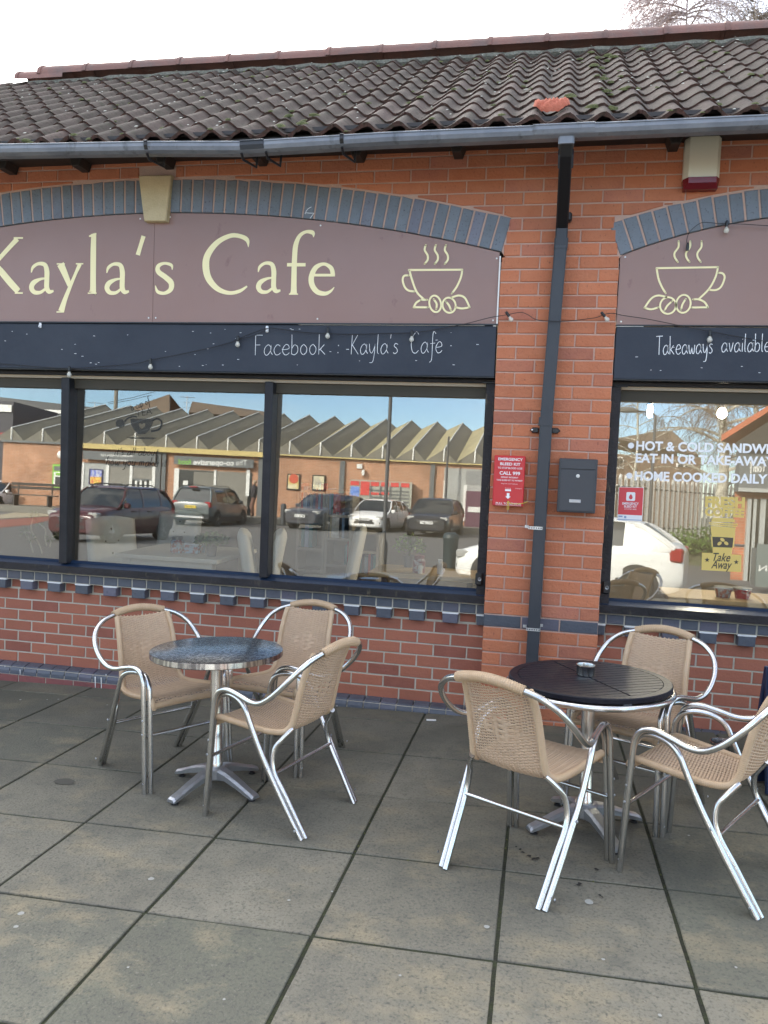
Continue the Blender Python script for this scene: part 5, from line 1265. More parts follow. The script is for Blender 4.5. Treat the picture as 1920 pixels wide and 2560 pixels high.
# steel table
c1 = (-1.177, -1.444)
t1 = thing('bistro_table', 'round table with a grey steel top and four footed aluminium base', 'table', (c1[0], c1[1], gz(*c1)), 0, None, tilt=True)
table_base(t1, [math.atan2(-1.74-c1[1], -1.312-c1[0])+k*PI/2 for k in range(4)])
H1, r1 = .675, .314
m = MB(); m.lathe([(0, H1), (r1-.010, H1), (r1-.004, H1+.0025), (r1-.002, H1-.001)], 72); m.build('tabletop', M_STEEL, t1, smooth=R_(30))
m = MB(); m.lathe([(r1-.004, H1+.003), (r1, H1+.001), (r1+.0015, H1-.022), (r1-.002, H1-.026), (r1-.03, H1-.027), (0, H1-.027)], 72); m.build('rim', mat('ribbed_rim', (.58, .58, .57), .25, 1.0, noise=[(60, .9, (.22, .22, .23), .45, .55, (1, 1, .05))]), t1, smooth=R_(30))
m = MB(); m.lathe([(0, H1-.028), (.09, H1-.028), (.06, H1-.045), (.03, H1-.05)], 24); m.build('top_plate', M_ALUD, t1)
# black table
c2 = (.556, -1.465)
t2 = thing('bistro_table', 'round table with a scratched black slatted top and shiny rim', 'table', (c2[0], c2[1], gz(*c2)), 0, None, tilt=True)
table_base(t2, [math.atan2(-1.717-c2[1], .684-c2[0])+k*PI/2 for k in range(4)])
H2, r2 = .665, .345
m = MB(); m.lathe([(0, H2-.012), (r2-.03, H2-.012)], 48); m.lathe([(0, H2-.022), (r2-.008, H2-.022), (r2-.006, H2-.012)], 72); m.build('sub_top', M_TBLK, t2)
# slats: four quadrants, grooves running across each other
def clip_strip(a, b, R0_, quad):     # strip a<v<b inside quadrant disc of radius R0_ (u,v>=0 rotated by quad)
    pts = []
    n = 8
    for k in range(n+1):
        v = a+(b-a)*k/n
        if R0_*R0_-v*v <= 0: continue
        pts.append((math.sqrt(R0_*R0_-v*v), v))
    if len(pts) < 2: return None
    return [(.004, pts[0][1])]+pts+[(.004, pts[-1][1])]
qr = R_(28)
for quad in range(4):
    nS = 8; R0_ = r2-.040; sw = R0_/nS
    for k in range(nS):
        poly = clip_strip(k*sw+.0022, (k+1)*sw-.0022, R0_, quad)
        if not poly: continue
        if quad % 2: poly = [(v, u) for u, v in poly][::-1]
        M = Matrix.Rotation(qr+quad*PI/2, 4, 'Z'); m = MB(); n = len(poly); ins = inset(poly, .0012)
        vs = [M @ Vector((p[0], p[1], H2)) for p in ins]+[M @ Vector((p[0], p[1], H2-.0015)) for p in poly]+[M @ Vector((p[0], p[1], H2-.010)) for p in poly]
        m.add(vs, [tuple(range(n))]+[(r_*n+i, (r_+1)*n+i, (r_+1)*n+(i+1) % n, r_*n+(i+1) % n) for r_ in range(2) for i in range(n)]); m.build('slat', M_TBLK, t2)
m = MB(); m.lathe([(r2-.038, H2-.010), (r2-.038, H2), (r2-.004, H2), (r2, H2-.004), (r2, H2-.020), (r2-.004, H2-.024), (r2-.04, H2-.024)], 72); m.build('edge_ring', M_TBLK, t2, smooth=R_(30))
m = MB(); m.tube([(r2*math.cos(a)*1.004, r2*math.sin(a)*1.004, H2-.040) for a in [2*PI*k/72 for k in range(72)]], .0135, 10, closed=True); m.build('rim', M_ALU, t2, smooth=True)
m = MB(); m.lathe([(.05, H2-.06), (.10, H2-.045), (r2-.02, H2-.045)], 36)
for k in range(4): m.box(-.018, .018, .02, r2-.01, H2-.044, H2-.026, M=Matrix.Rotation(k*PI/2+.4, 4, 'Z'))
m.build('top_plate', M_ALUD, t2)
# ashtray
v = (.553, -1.465+.055); va = W(1060+800/1.929, 1540+285/1.929, -1.45)
TT = t2.matrix_world
ash = thing('ashtray', 'small round steel ashtray standing on the black table', 'ashtray', tuple(TT @ Vector((va.x-c2[0], -1.43-c2[1], H2+.0006))))
m = MB(); m.lathe([(0, .0), (.036, 0), (.0395, .003), (.0405, .040), (.0425, .043), (.0425, .046), (.0395, .046), (.0380, .042), (.0370, .006), (0, .004)], 36); o = m.build('dish', mat('spun_steel', (.55, .54, .50), .22, 1.0, bump=(8, .05)), ash, smooth=R_(40))
# tub on the ground behind the right chair
p_ = on_ground(1806, 1889, .001)
pt = thing('metal_tub', 'shiny round metal tub standing on the slabs behind the right chair', 'tub', tuple(p_))
m = MB(); m.lathe([(0, 0), (.055, 0), (.060, .004), (.068, .075), (.071, .078), (.066, .079), (.058, .01), (0, .008)], 32); m.build('bowl', M_ALU, pt, smooth=R_(40))
m = MB(); m.lathe([(0, .050), (.060, .050)], 24); m.build('filling', mat('sand_and_ash', (.30, .28, .25), .9, bump=(80, 1)), pt)
# A-board at the right edge
ab = on_ground(1915, 1990, 0)
bd = thing('pavement_sign', 'navy A-board standing on the slabs at the right edge of the picture', 'sign board', (ab.x, ab.y, ab.z), R_(14))
for sgn, nm in ((1, 'front_panel'), (-1, 'rear_panel')):
    M = Matrix.Translation((0, .09, .62)) @ Matrix.Rotation(sgn*R_(8), 4, 'X')
    m = MB(); m.cbox(0, .60, -.012, .012, -.62, 0, .004, M=M); p = m.build(nm, mat('aboard_'+nm, (.012, .025, .07), .35), bd)
    m = MB(); m.cbox(.055, .545, -.0145 if sgn > 0 else .0125, -.0125 if sgn > 0 else .0145, -.54, -.05, .001, M=M); m.build('chalk_face', M_BOARD, p)
m = MB(); m.lathe([(0, .004), (.007, 0)], 10, M=Matrix.Translation((.018, .0, .42)) @ Matrix.Rotation(R_(90), 4, 'X')); m.build('rivet', M_WHITE, bd)

# ================================================================== INSIDE THE CAFE
random.seed(71)
def on_z(px, py, z):
    d = ray(px, py); t = (z-CP.z)/d.z; return CP+t*d
M_LINEN = mat('pale_linen', (.74, .73, .68), .85, bump=(150, .3)); M_LINEND = mat('taupe_linen', (.30, .27, .23), .9, bump=(150, .3))
M_LIME = mat('limed_wood', (.70, .66, .58), .6, noise=(8, .4, (.6, .56, .48), .4, .6, (1, 4, 1)))
M_OAKL = mat('light_oak', (.55, .40, .22), .5, noise=[(6, .5, (.45, .31, .16), .4, .6, (1, 8, 8))])
M_SHELF = mat('painted_shelf', (.34, .31, .26), .6)
FLZ = .12
def dchair(x, y, rz, label):
    t = thing('dining_chair', label, 'chair', (x, y, FLZ), rz)
    m = MB()
    # upholstered back: curved slab with buttons (local front = +y, back at y<0)
    nx, nz = 14, 16; vs = []
    for side in (0, 1):
        for j in range(nz+1):
            for i in range(nx+1):
                u = i/nx*2-1; v_ = j/nz; roll = (1-abs(u)**8*.04)
                zz = .42+v_*.58*(1 if v_ < .98 else .99)-.03*u*u*v_; xx = u*.235*roll; yy = -.22-.10*v_+.03*u*u
                d = 0
                if side == 0:
                    for bx_, bz_ in ((-.5, .80), (0, .80), (.5, .80), (-.25, .62), (.25, .62), (-.5, .44), (0, .44), (.5, .44)):
                        d += .020*math.exp(-((u-bx_)**2/.012+(v_-bz_)**2/.004))
                edge = min(1, (1-abs(u))*6, (1-v_)*9)
                th = .045*math.sqrt(max(.05, edge))
                vs.append((xx, yy+(th-d if side == 0 else -th), zz))
    S = (nx+1)*(nz+1)
    fs = []
    for sd_ in (0, 1):
        for j in range(nz):
            for i in range(nx): a = sd_*S+j*(nx+1)+i; fs.append((a, a+1, a+nx+2, a+nx+1))
    for j in range(nz):
        for i in (0, nx): a = j*(nx+1)+i; fs.append((a, a+nx+1, S+a+nx+1, S+a))
    for i in range(nx):
        for j in (0, nz): a = j*(nx+1)+i; fs.append((a, a+1, S+a+1, S+a))
    m.add(vs, fs); b = m.build('backrest', M_LINEN, t, smooth=R_(60))
    for bx_, bz_ in ((-.5, .80), (0, .80), (.5, .80), (-.25, .62), (.25, .62), (-.5, .44), (0, .44), (.5, .44)):
        q = MB(); q.lathe([(0, .008), (.008, .005), (.010, 0)], 10, M=Matrix.Translation((bx_*.235, -.22-.10*bz_+.028, .42+bz_*.58)) @ Matrix.Rotation(-R_(90), 4, 'X')); q.build('button', M_LINEND, b)
    m = MB(); m.cbox(-.235, .235, -.24, .22, .40, .49, .02); m.build('seat', M_LINEN, t)
    for sx in (-.2, .2):
        for y_ in (-.22, .19): m = MB(); m.box(sx-.018, sx+.018, y_-.018, y_+.018, 0, .40); m.build('leg', M_OAKL, t)
    return t
a = W(305, 1317, 1.35); dchair(a.x+.16, 1.15, -R_(122), 'tufted linen dining chair at the left end of the pale table inside')
a = W(600, 1350, .95); dchair(a.x+.02, .95, R_(111), 'linen dining chair at the right end of the pale table inside')
a = W(430, 1330, 2.2); dchair(a.x, 2.1, PI, 'linen dining chair across the pale table, behind the jars')
a = W(697, 1335, 1.0); dchair(a.x+.03, 1.0, -R_(71), 'linen dining chair just right of the middle mullion, seen edge on')
a = W(818, 1380, 1.9); dchair(a.x, 1.9, R_(105), 'linen dining chair in front of the bookcase')
TZ = FLZ+.76
v0 = W(290, 1382, .62)
TZ = v0.z
dt = thing('dining_table', 'pale limed wood dining table inside by the left window', 'table', (v0.x, .6, FLZ))
xa, xb = v0.x, W(545, 1400, .62).x
for nm, args in (('tabletop', (xa, xb, .60, 1.45, TZ-.035, TZ)), ('apron', (xa+.05, xb-.05, .64, .66, TZ-.15, TZ-.036)), ('leg', (xa+.05, xa+.12, .63, .70, FLZ, TZ-.036)), ('leg', (xb-.12, xb-.05, .63, .70, FLZ, TZ-.036)), ('leg', (xa+.05, xa+.12, 1.33, 1.40, FLZ, TZ-.036)), ('leg', (xb-.12, xb-.05, 1.33, 1.40, FLZ, TZ-.036))):
    m = MB(); m.cbox(*args, .004); adopt(m.build(nm, M_LIME), dt)
def plant(name, label, px, py, y, z, pot, spread, h, n, colr, pm, stemmy=False, ledge=True):
    v = W(px, py, y); t = thing(name, label, 'plant', (v.x, y, z))
    m = MB(); m.lathe([(0, 0), (pot*.75, 0), (pot, pot*1.9), (pot*1.06, pot*1.95), (pot*.9, pot*1.8), (0, pot*1.75)], 20); m.build('pot', pm, t, smooth=R_(40))
    m = MB(); rn = random.Random(px); z0 = pot*1.8
    for _ in range(n):
        a = rn.uniform(0, 2*PI); r_ = spread*math.sqrt(rn.random()); hh = h*(rn.uniform(.3, 1)*(1-.5*r_/spread)); c = Vector((r_*math.cos(a), r_*math.sin(a), z0+hh)); l = rn.uniform(.5, 1)*.022
        d1_ = Vector((rn.gauss(0, 1), rn.gauss(0, 1), rn.gauss(.4, .6))).normalized(); d2_ = d1_.cross(Vector((rn.gauss(0, 1), rn.gauss(0, 1), rn.gauss(0, 1)))).normalized()
        m.add([c-d1_*l, c+d2_*l*.4, c+d1_*l, c-d2_*l*.4], [(0, 1, 2, 3)])
    m.build('leaves', mat(name+'_leaf', colr, .5, rnd=(.4, None, 0)), t)
    m = MB()
    for _ in range(14):
        a = rn.uniform(0, 2*PI); r_ = spread*.8*rn.random(); m.tube([(0, 0, z0-.02), (r_*.4*math.cos(a), r_*.4*math.sin(a), z0+h*.4), (r_*math.cos(a), r_*math.sin(a), z0+h*.8)], .0018, 4)
    m.build('stems', mat(name+'_stem', (.10, .12, .04), .7), t); return t
M_POTG = mat('grey_pot', (.16, .155, .15), .5); 
plant('pot_plant', 'bright green bushy pot plant on the pale table inside', 528, 1402, .78, TZ+.001, .045, .13, .13, 900, (.09, .17, .035), M_POTG)
def jar(label, px, py, y, z, r, h, mt, lidm, name='glass_jar'):
    v = W(px, py, y); t = thing(name, label, 'jar', (v.x, y, z)); m = MB(); m.lathe([(0, 0), (r*.9, 0), (r, h*.1), (r, h*.7), (r*.72, h*.82), (r*.72, h*.86)], 20); m.build('body', mt, t, smooth=R_(40)); m = MB(); m.lathe([(r*.78, h*.84), (r*.80, h), (0, h)], 20); m.build('lid', lidm, t, smooth=R_(40)); return t
M_JARB = mat('jar_of_packets', (.32, .42, .52), .2, noise=[(30, .9, (.30, .08, .06), .45, .55), (50, .7, (.7, .7, .7), .6, .65)]); M_LIDG = mat('steel_lid', (.5, .5, .5), .3, .9)
jar('blue and brown glass jar of packets on the pale table inside', 443, 1385, .85, TZ+.001, .055, .13, M_JARB, M_LIDG)
t = thing('packet_tub', 'clear plastic tub of sauce sachets on the pale table inside', 'tub', (W(482, 1375, .9).x, .9, TZ+.001)); m = MB(); m.add([(-.06, -.04, 0), (.06, -.04, 0), (.06, .04, 0), (-.06, .04, 0), (-.07, -.05, .07), (.07, -.05, .07), (.07, .05, .07), (-.07, .05, .07)], [(0, 1, 2, 3), (0, 1, 5, 4), (1, 2, 6, 5), (2, 3, 7, 6), (3, 0, 4, 7)]); m.build('tub', M_JARB, t); m = MB(); m.cbox(-.074, .074, -.054, .054, .068, .08, .003); m.build('lid', mat('pale_blue_lid', (.5, .56, .66), .4), t)
for px, lb_ in ((509, 'salt shaker with blue body on the pale table inside, left of its pair'), (529, 'pepper shaker on the pale table inside, right of its pair')): jar(lb_, px, 1362, .98, TZ+.001, .018, .09, mat('shaker_'+str(px), (.35, .45, .55), .3), M_BLACK, 'shaker')
# tall twig plant in the first pane
v = W(105, 1440, .55); t = thing('twig_plant', 'spindly plant with pale twisted stems inside the leftmost pane', 'plant', (v.x, .55, FLZ))
m = MB(); m.lathe([(0, 0), (.10, 0), (.13, .50), (.12, .50), (.11, .45), (0, .44)], 22); m.build('pot', M_POTG, t, smooth=R_(40))
fa = lambda x, y: (x/3.77, 1160+y/3.77)
for L in ([(395, 840), (370, 760), (330, 690), (295, 620), (300, 550), (318, 500)], [(440, 770), (425, 700), (430, 630), (400, 580), (370, 560)], [(470, 780), (485, 720), (500, 680), (540, 670)], [(310, 830), (290, 760), (280, 720), (230, 640)]):
    m = MB(); m.tube([W(*fa(*p), .55+.01*i) for i, p in enumerate(cr(L, 4))], .006, 6); adopt(m.build('stem', mat('pale_stem', (.42, .38, .28), .8), None), t)
m = MB(); rn = random.Random(8)
for (cx, cy, n, s_) in ((318, 480, 26, 60), (370, 560, 20, 60), (540, 670, 34, 55), (230, 640, 26, 70), (470, 700, 22, 60), (300, 700, 14, 60)):
    for _ in range(n):
        a = rn.uniform(0, 2*PI); p = W(*fa(cx, cy), .55+rn.uniform(-.05, .05)); e = W(*fa(cx+s_*math.cos(a), cy+s_*math.sin(a)), .55+rn.uniform(-.05, .05)); d = (e-p); nrm_ = Vector((d.z, 0, -d.x)).normalized()*.0022; m.add([p, (p+e)/2+nrm_, e, (p+e)/2-nrm_], [(0, 1, 2, 3)])
adopt(m.build('leaves', mat('twig_leaf', (.10, .14, .03), .6)), t)
# bookcase with books
y_b = 2.2
def shelfunit(px0, px1, pyt, label, shelves_py, books):
    xa, xb = W(px0, 1300, y_b).x, W(px1, 1300, y_b).x; zt = W((px0+px1)/2, pyt, y_b).z
    t = thing('bookcase', label, 'bookcase', ((xa+xb)/2, y_b, FLZ))
    for a, b in ((xa, xa+.025), (xb-.025, xb)): m = MB(); m.box(a, b, y_b, y_b+.28, FLZ, zt); adopt(m.build('side', M_SHELF), t)
    m = MB(); m.box(xa, xb, y_b+.27, y_b+.285, FLZ, zt); adopt(m.build('back_panel', M_SHELF), t)
    zs = []
    for py in shelves_py:
        z = W((px0+px1)/2, py, y_b).z; zs.append(z); m = MB(); m.box(xa+.025, xb-.025, y_b, y_b+.27, z-.022, z); adopt(m.build('shelf', M_SHELF), t)
    m = MB(); m.box(xa, xb, y_b, y_b+.28, zt-.022, zt); adopt(m.build('top', M_SHELF), t)
    for (i, p0, p1, hh) in books:
        x = W(p0, 1300, y_b).x; xe = W(p1, 1300, y_b).x; z = zs[i]+.001
        while x < xe-.02:
            wd = rn.uniform(.018, .042); h_ = hh*rn.uniform(.78, 1.05); m = MB(); c = rn.choice(BKS); m.cbox(x, x+wd-.002, y_b+.03, y_b+.20, z, z+h_, .002); b_ = m.build('book', c)
            k_ = (c['cname'], i, label); bkn[k_] = bkn.get(k_, 0)+1
            b_['category'] = 'book'; b_['group'] = 'books in the cafe bookcases'; b_['label'] = '%s %s book on %s shelf of the %s' % (['first', 'second', 'third', 'fourth', 'fifth', 'sixth', 'seventh'][bkn[k_]-1], c['cname'], ['the top', 'the second', 'the third'][i], label.split(' inside')[0]); x += wd
BKS = []; bkn = {}
for nm, c in (('dark blue', (.02, .05, .14)), ('black', (.02, .02, .02)), ('cream', (.5, .45, .33)), ('red', (.35, .03, .04)), ('grey', (.25, .26, .27)), ('teal', (.03, .18, .22)), ('white', (.6, .6, .6)), ('pale blue', (.2, .3, .45))):
    b_ = mat('book_'+nm.replace(' ', '_'), c, .5, noise=(40, .3, (.4, .38, .3), .62, .7)); b_['cname'] = nm; BKS.append(b_)
shelfunit(742, 812, 1226, 'left low bookcase inside the cafe', [1272, 1370, 1425], [(0, 748, 808, .24), (1, 752, 785, .22)])
shelfunit(813, 880, 1226, 'tall middle bookcase inside the cafe', [1288, 1346, 1412], [(0, 816, 848, .26), (1, 816, 860, .24), (2, 862, 876, .24)])
shelfunit(881, 950, 1330, 'right bookcase inside the cafe, behind the mullion', [1378, 1436], [(1, 902, 942, .20)])
# window ledges inside
for (xa, xb, y0_, y1_, py, pxr, lab_) in ((W(921, 1430, .34).x, PX0-.03, .34, .78, 1434, 1000, 'light wood ledge inside the window left of the pier'), (W(1671, 1490, .34).x, XR1-.1, .34, .78, 1497, 1750, 'light wood ledge inside the right window')):
    z = W(pxr, py, .34).z; t = thing('window_ledge', lab_, 'ledge', (xa, .34, z)); m = MB(); m.cbox(xa, xb, y0_, y1_, z-.032, z, .004); adopt(m.build('board', M_OAKL), t)
    for xx in (xa+.1, xb-.1): m = MB(); m.box(xx-.02, xx+.02, .40, .44, FLZ, z-.033); adopt(m.build('leg', M_BLACK), t)
zl = W(1000, 1434, .34).z; zr = W(1750, 1497, .34).z
jar('swing top jar of red sachets on the left wood ledge inside', 1047, 1420, .45, zl+.001, .045, .12, mat('red_sachets', (.30, .12, .11), .3, noise=(40, .8, (.5, .5, .5), .5, .6)), mat('red_lid', (.22, .06, .06), .4))
jar('small salt cellar on the left wood ledge inside', 1050, 1435, .40, zl+.001, .016, .07, M_LINEN, M_LIDG, 'shaker')
jar('white egg cup shaped holder on the left wood ledge inside', 1100, 1420, .45, zl+.001, .02, .10, M_PWH, M_PWH, 'holder')
plant('herb_plant', 'straggly herb in a grey pot on the left wood ledge inside', 1022, 1400, .70, zl+.001, .045, .12, .20, 240, (.16, .24, .05), M_POTG)
for px, lb_, mt_ in ((1808, 'clear lidded tub of sachets on the right wood ledge inside', M_JARB), (1856, 'round tub of red and white packets on the right wood ledge inside', mat('red_packets', (.45, .05, .07), .3, noise=(35, .9, (.6, .6, .6), .5, .6)))):
    t = thing('packet_tub', lb_, 'tub', (W(px, 1480, .48).x, .48, zr+.001)); m = MB(); m.lathe([(0, 0), (.042, 0), (.055, .062)], 20); m.build('tub', mt_, t, smooth=R_(40)); m = MB(); m.lathe([(.058, .060), (.058, .070), (0, .072)], 20); m.build('lid', mat('clear_lid', (.45, .48, .50), .2), t)
# lit pendant lamps seen through the right window
M_LIT = emis('lit_bulb', (1.0, .88, .70), 480.0)
for (px, py, y, r, lb_) in ((1625, 1028, 1.5, .020, 'lit pendant bulb hanging inside above the word hot'), (1805, 1035, 2.2, .042, 'lit round lamp hanging inside at the top right of the window')):
    v = W(px, py, y); t = thing('pendant_lamp', lb_, 'lamp', tuple(v)); m = MB(); m.lathe([(0, -r), (r*.7, -r*.6), (r, 0), (r*.7, r*.8), (.3*r, r*1.3), (0, r*1.3)] if r > .04 else [(0, -.05), (r*.8, -.045), (r, 0), (r*.8, .04), (.012, .05), (0, .05)], 16); m.build('bulb', M_LIT, t, smooth=True)
    m = MB(); m.tube([(0, 0, r*1.3), (0, 0, 2.6-v.z)], .004, 5); m.build('flex', M_BLACK, t); m = MB(); m.lathe([(.02, .05), (.02, .10), (0, .10)], 10); m.build('lamp_holder', M_BLACK, t)


# ================================================================== THE CAR PARK AND SHOPS MIRRORED IN THE WINDOWS
random.seed(91)
def far_brick(name, c1, c2, mort, sc=1.0):
    m = bpy.data.materials.new(name); m.use_nodes = True; t = m.node_tree; N = t.nodes; L = t.links; b = N['Principled BSDF']; b.inputs['Roughness'].default_value = .85
    g = N.new('ShaderNodeNewGeometry'); sp = N.new('ShaderNodeSeparateXYZ'); L.new(g.outputs['Position'], sp.inputs[0]); ad = N.new('ShaderNodeMath'); L.new(sp.outputs[0], ad.inputs[0]); L.new(sp.outputs[1], ad.inputs[1])
    cb_ = N.new('ShaderNodeCombineXYZ'); L.new(ad.outputs[0], cb_.inputs[0]); L.new(sp.outputs[2], cb_.inputs[1])
    br = N.new('ShaderNodeTexBrick'); br.inputs['Color1'].default_value = (*c1, 1); br.inputs['Color2'].default_value = (*c2, 1); br.inputs['Mortar'].default_value = (*mort, 1)
    br.inputs['Scale'].default_value = 1; br.inputs['Brick Width'].default_value = .225*sc; br.inputs['Row Height'].default_value = .075*sc; br.inputs['Mortar Size'].default_value = .006*sc
    L.new(cb_.outputs[0], br.inputs['Vector'])
    no_ = N.new('ShaderNodeTexNoise'); no_.inputs['Scale'].default_value = .9; no_.inputs['Detail'].default_value = 8; no_.inputs['Roughness'].default_value = .75; L.new(g.outputs['Position'], no_.inputs['Vector'])
    mr_ = N.new('ShaderNodeMapRange'); mr_.inputs[1].default_value = .3; mr_.inputs[2].default_value = .7; mr_.inputs[3].default_value = .68; mr_.inputs[4].default_value = 1.18; L.new(no_.outputs['Fac'], mr_.inputs[0])
    hs_ = N.new('ShaderNodeHueSaturation'); L.new(mr_.outputs[0], hs_.inputs['Value']); L.new(br.outputs['Color'], hs_.inputs['Color']); L.new(hs_.outputs[0], b.inputs['Base Color']); return m
M_FB = far_brick('shop_brickwork', (.48, .24, .13), (.40, .18, .09), (.52, .44, .36)); M_FB2 = far_brick('house_brickwork', (.22, .09, .06), (.18, .08, .05), (.3, .25, .2)); M_FB3 = far_brick('orange_brickwork', (.48, .17, .08), (.40, .13, .06), (.42, .3, .22))
M_FELT = mat('ribbed_grey_roofing', (.20, .19, .155), .9, noise=[(1.5, .6, (.13, .125, .11)), (6, .4, (.28, .26, .18), .5, .7)])
M_MOSSLIT = mat('sunlit_mossy_roofing', (.40, .35, .20), .9, noise=[(2, .8, (.22, .20, .13)), (9, .4, (.42, .38, .22), .5, .65, (1, .25, 1))])
M_GREYF = mat('grey_shopfront', (.13, .14, .14), .5); M_PALEG = mat('pale_grey_panel', (.38, .39, .37), .5); M_WHT = mat('white_frame', (.74, .74, .70), .5)
M_DKG = mat('dark_glazing', (.02, .022, .024), .08, spec=.8); M_LIME2 = mat('lime_green', (.22, .50, .06), .5); M_YEL = mat('yellow_fascia', (.55, .44, .18), .7)
M_TILEB = mat('brown_house_roof', (.16, .115, .075), .85, noise=(3, .5, (.12, .09, .065))); M_TILEG = mat('grey_house_roof', (.10, .10, .095), .85, noise=(3, .4, (.14, .14, .13)))
YC = -34.2
# the shops opposite stand turned against the cafe: built square, then turned as a whole
CAMM = Vector((CP.x, 2*YG-CP.y, 0)); ROT = Matrix.Translation(CAMM) @ Matrix.Rotation(-YAW, 4, 'Z') @ Matrix.Translation(-CAMM)
UNR = Matrix.Rotation(-YAW, 3, 'Z')
_RF, _RD, _RGD = RF, RD, RGD
RINV = ROT.inverted(); RI3 = RINV.to_3x3()
def RF(px, py, y):
    h, r, t = bounce(px, py); h = RINV @ h; r = RI3 @ r; return h+r*((y-h.y)/r.y)
def RD(px, py, Z):
    return RINV @ _RD(px, py, Z)
def RGD(px, py):
    return ROT.inverted() @ _RGD(px, py)
before = set(o.name for o in bpy.data.objects)
wk = MB(); wz = .30; wk.add([(-60, -31.6, wz), (14, -31.6, wz), (14, -37, wz), (-60, -37, wz)], [(0, 1, 2, 3)]); wk.add([(-60, -31.6, wz-.3), (14, -31.6, wz-.3), (14, -31.6, wz), (-60, -31.6, wz)], [(0, 1, 2, 3)])
tag(wk.build('walkway', mat('walkway_paving', (.20, .19, .165), .9, noise=(5, .4, (.15, .145, .13)))), 'paved walkway in front of the shops opposite', None, kind='structure')
shop = thing('shop_building', 'long brick shop with a pleated grey roof mirrored in the left windows', 'building', (-15, YC, park(YC)))
def PB(m, n, mt, par_=None, smooth=False): return adopt(m.build(n, mt, smooth=smooth), par_ or shop)
def fbox(n, mt, pxa, pya, pxb, pyb, y0=YC+.02, th=.05, par_=None):       # upright box on the shop front, given by two mirrored photo points
    a = RF(pxa, pya, y0); b = RF(pxb, pyb, y0); m = MB(); m.box(min(a.x, b.x), max(a.x, b.x), y0-.02, y0+th, min(a.z, b.z), max(a.z, b.z)); return PB(m, n, mt, par_)
g5 = lambda x, y: (x/2.37, 920+y/2.37)
g6 = lambda x, y: (660+x/2.765, 920+y/2.765)
xL = RF(*g5(20, 460), YC).x; xR = RF(1400, 1140, YC).x; ze = RF(660, 1137, YC).z; zb = park(YC)-.3
m = MB(); m.box(xL, xR, YC-12, YC, zb, ze); PB(m, 'wall', M_FB)
m = MB(); m.box(xL-.1, xR, YC-12, YC+.12, ze, ze+.10); PB(m, 'roof_edge', M_GREYF)
a, b = RF(*g5(470, 470), YC), RF(*g5(1580, 490), YC); m = MB(); m.box(a.x, b.x, YC+.10, YC+.30, ze-.14, ze+.11); PB(m, 'canopy_edge', M_YEL)
m = MB(); m.box(b.x, xR, YC+.10, YC+.2, ze+.0, ze+.06); PB(m, 'canopy_edge', M_YEL)
# pleated roof: pitch from the white verge posts
pz = [RF(*p, YC) for p in (g5(60, 355), g5(250, 370), g5(620, 385), g5(805, 385), g5(990, 400), g5(1185, 410), g6(160, 515), g6(360, 515), g6(558, 530), g6(760, 540), g6(970, 540), g6(1180, 548), g6(1385, 548))]
step = (pz[-1].x-pz[0].x)/13.2; zf = sum(p.z for p in pz)/len(pz); step = (pz[5].x-pz[3].x)/2*.5+(pz[12].x-pz[7].x)/5*.5
pk = [RF(*p, YC-8.3) for p in (g5(895, 235), g6(250, 330), g6(765, 352), g6(1120, 345))]; zbk = sum(p.z for p in pk)/4
x = pz[3].x; x -= step*round((x-pz[0].x)/step)
k = 0
while x < xR+step:
    ya, yb, ox = YC+.05, YC-8.3, 1.65; v0, v1 = x-step*.60, x+step*.40
    m = MB(); m.add([(v0, ya, ze+.10), (v1, ya, ze+.10), (x, ya, zf)], [(0, 1, 2)])          # front gable
    m.add([(v0, ya, ze+.10), (x, ya, zf), (x+ox, yb, zbk), (v0+ox, yb, zbk-.5)], [(0, 1, 2, 3)], 1)  # left slopes painted paler: sunlight on the moss put into the colour
    m.add([(x, ya, zf), (v1, ya, ze+.10), (v1+ox, yb, zbk-.5), (x+ox, yb, zbk)], [(0, 1, 2, 3)], 0)
    m.add([(v0+ox, yb, zbk-.5), (x+ox, yb, zbk), (v1+ox, yb, zbk-.5), (x+ox, yb-1.2, zbk-.9)], [(0, 1, 3), (1, 2, 3)], 1)
    r_ = PB(m, 'roof_fold', [M_FELT, M_MOSSLIT])
    m = MB(); m.tube([(x, ya+.03, ze+.12), (x, ya+.03, zf), (x+ox, yb, zbk+.02)], .035, 4); adopt(m.build('verge_bar', M_WHT), r_)
    x += step
m = MB(); m.add([(xL, YC-8, zbk-.8), (xR+3, YC-8, zbk-.8), (xR+3, YC-14, zbk-.5), (xL, YC-14, zbk-.5)], [(0, 1, 2, 3)]); PB(m, 'flat_roof', M_MOSSLIT)
# fronts
def px5(*a): return g5(*a)
f_ = fbox('shopfront', M_GREYF, *g5(485, 560), *g5(920, 730), th=.02)
for a in ((485, 560, 495, 730), (632, 575, 642, 730), (772, 580, 782, 730), (905, 585, 916, 740)): fbox('window_post', M_WHT, *g5(a[0], a[1]), *g5(a[2], a[3]), th=.06)
fbox('window_blind', mat('shop_blind', (.24, .23, .20), .7), *g5(642, 585), *g5(772, 690), th=.03); fbox('window_blind', mat('shop_blind2', (.24, .23, .20), .7), *g5(782, 590), *g5(905, 660), th=.03)
fbox('window_blind', M_PALEG, *g5(497, 565), *g5(632, 730), th=.03); fbox('lower_pane', M_DKG, *g5(642, 690), *g5(772, 730), th=.035)
for k in range(8): fbox('shelf_stock', M_WHT if k % 2 else M_DKG, *g5(787+k*14, 665+(k % 3)*4), *g5(797+k*14, 735), th=.04)
q_ = fbox('poster', mat('poster_edge', (.03, .03, .09), .4), *g5(530, 598), *g5(610, 695), th=.05); a, b = RF(*g5(540, 605), YC), RF(*g5(602, 688), YC)
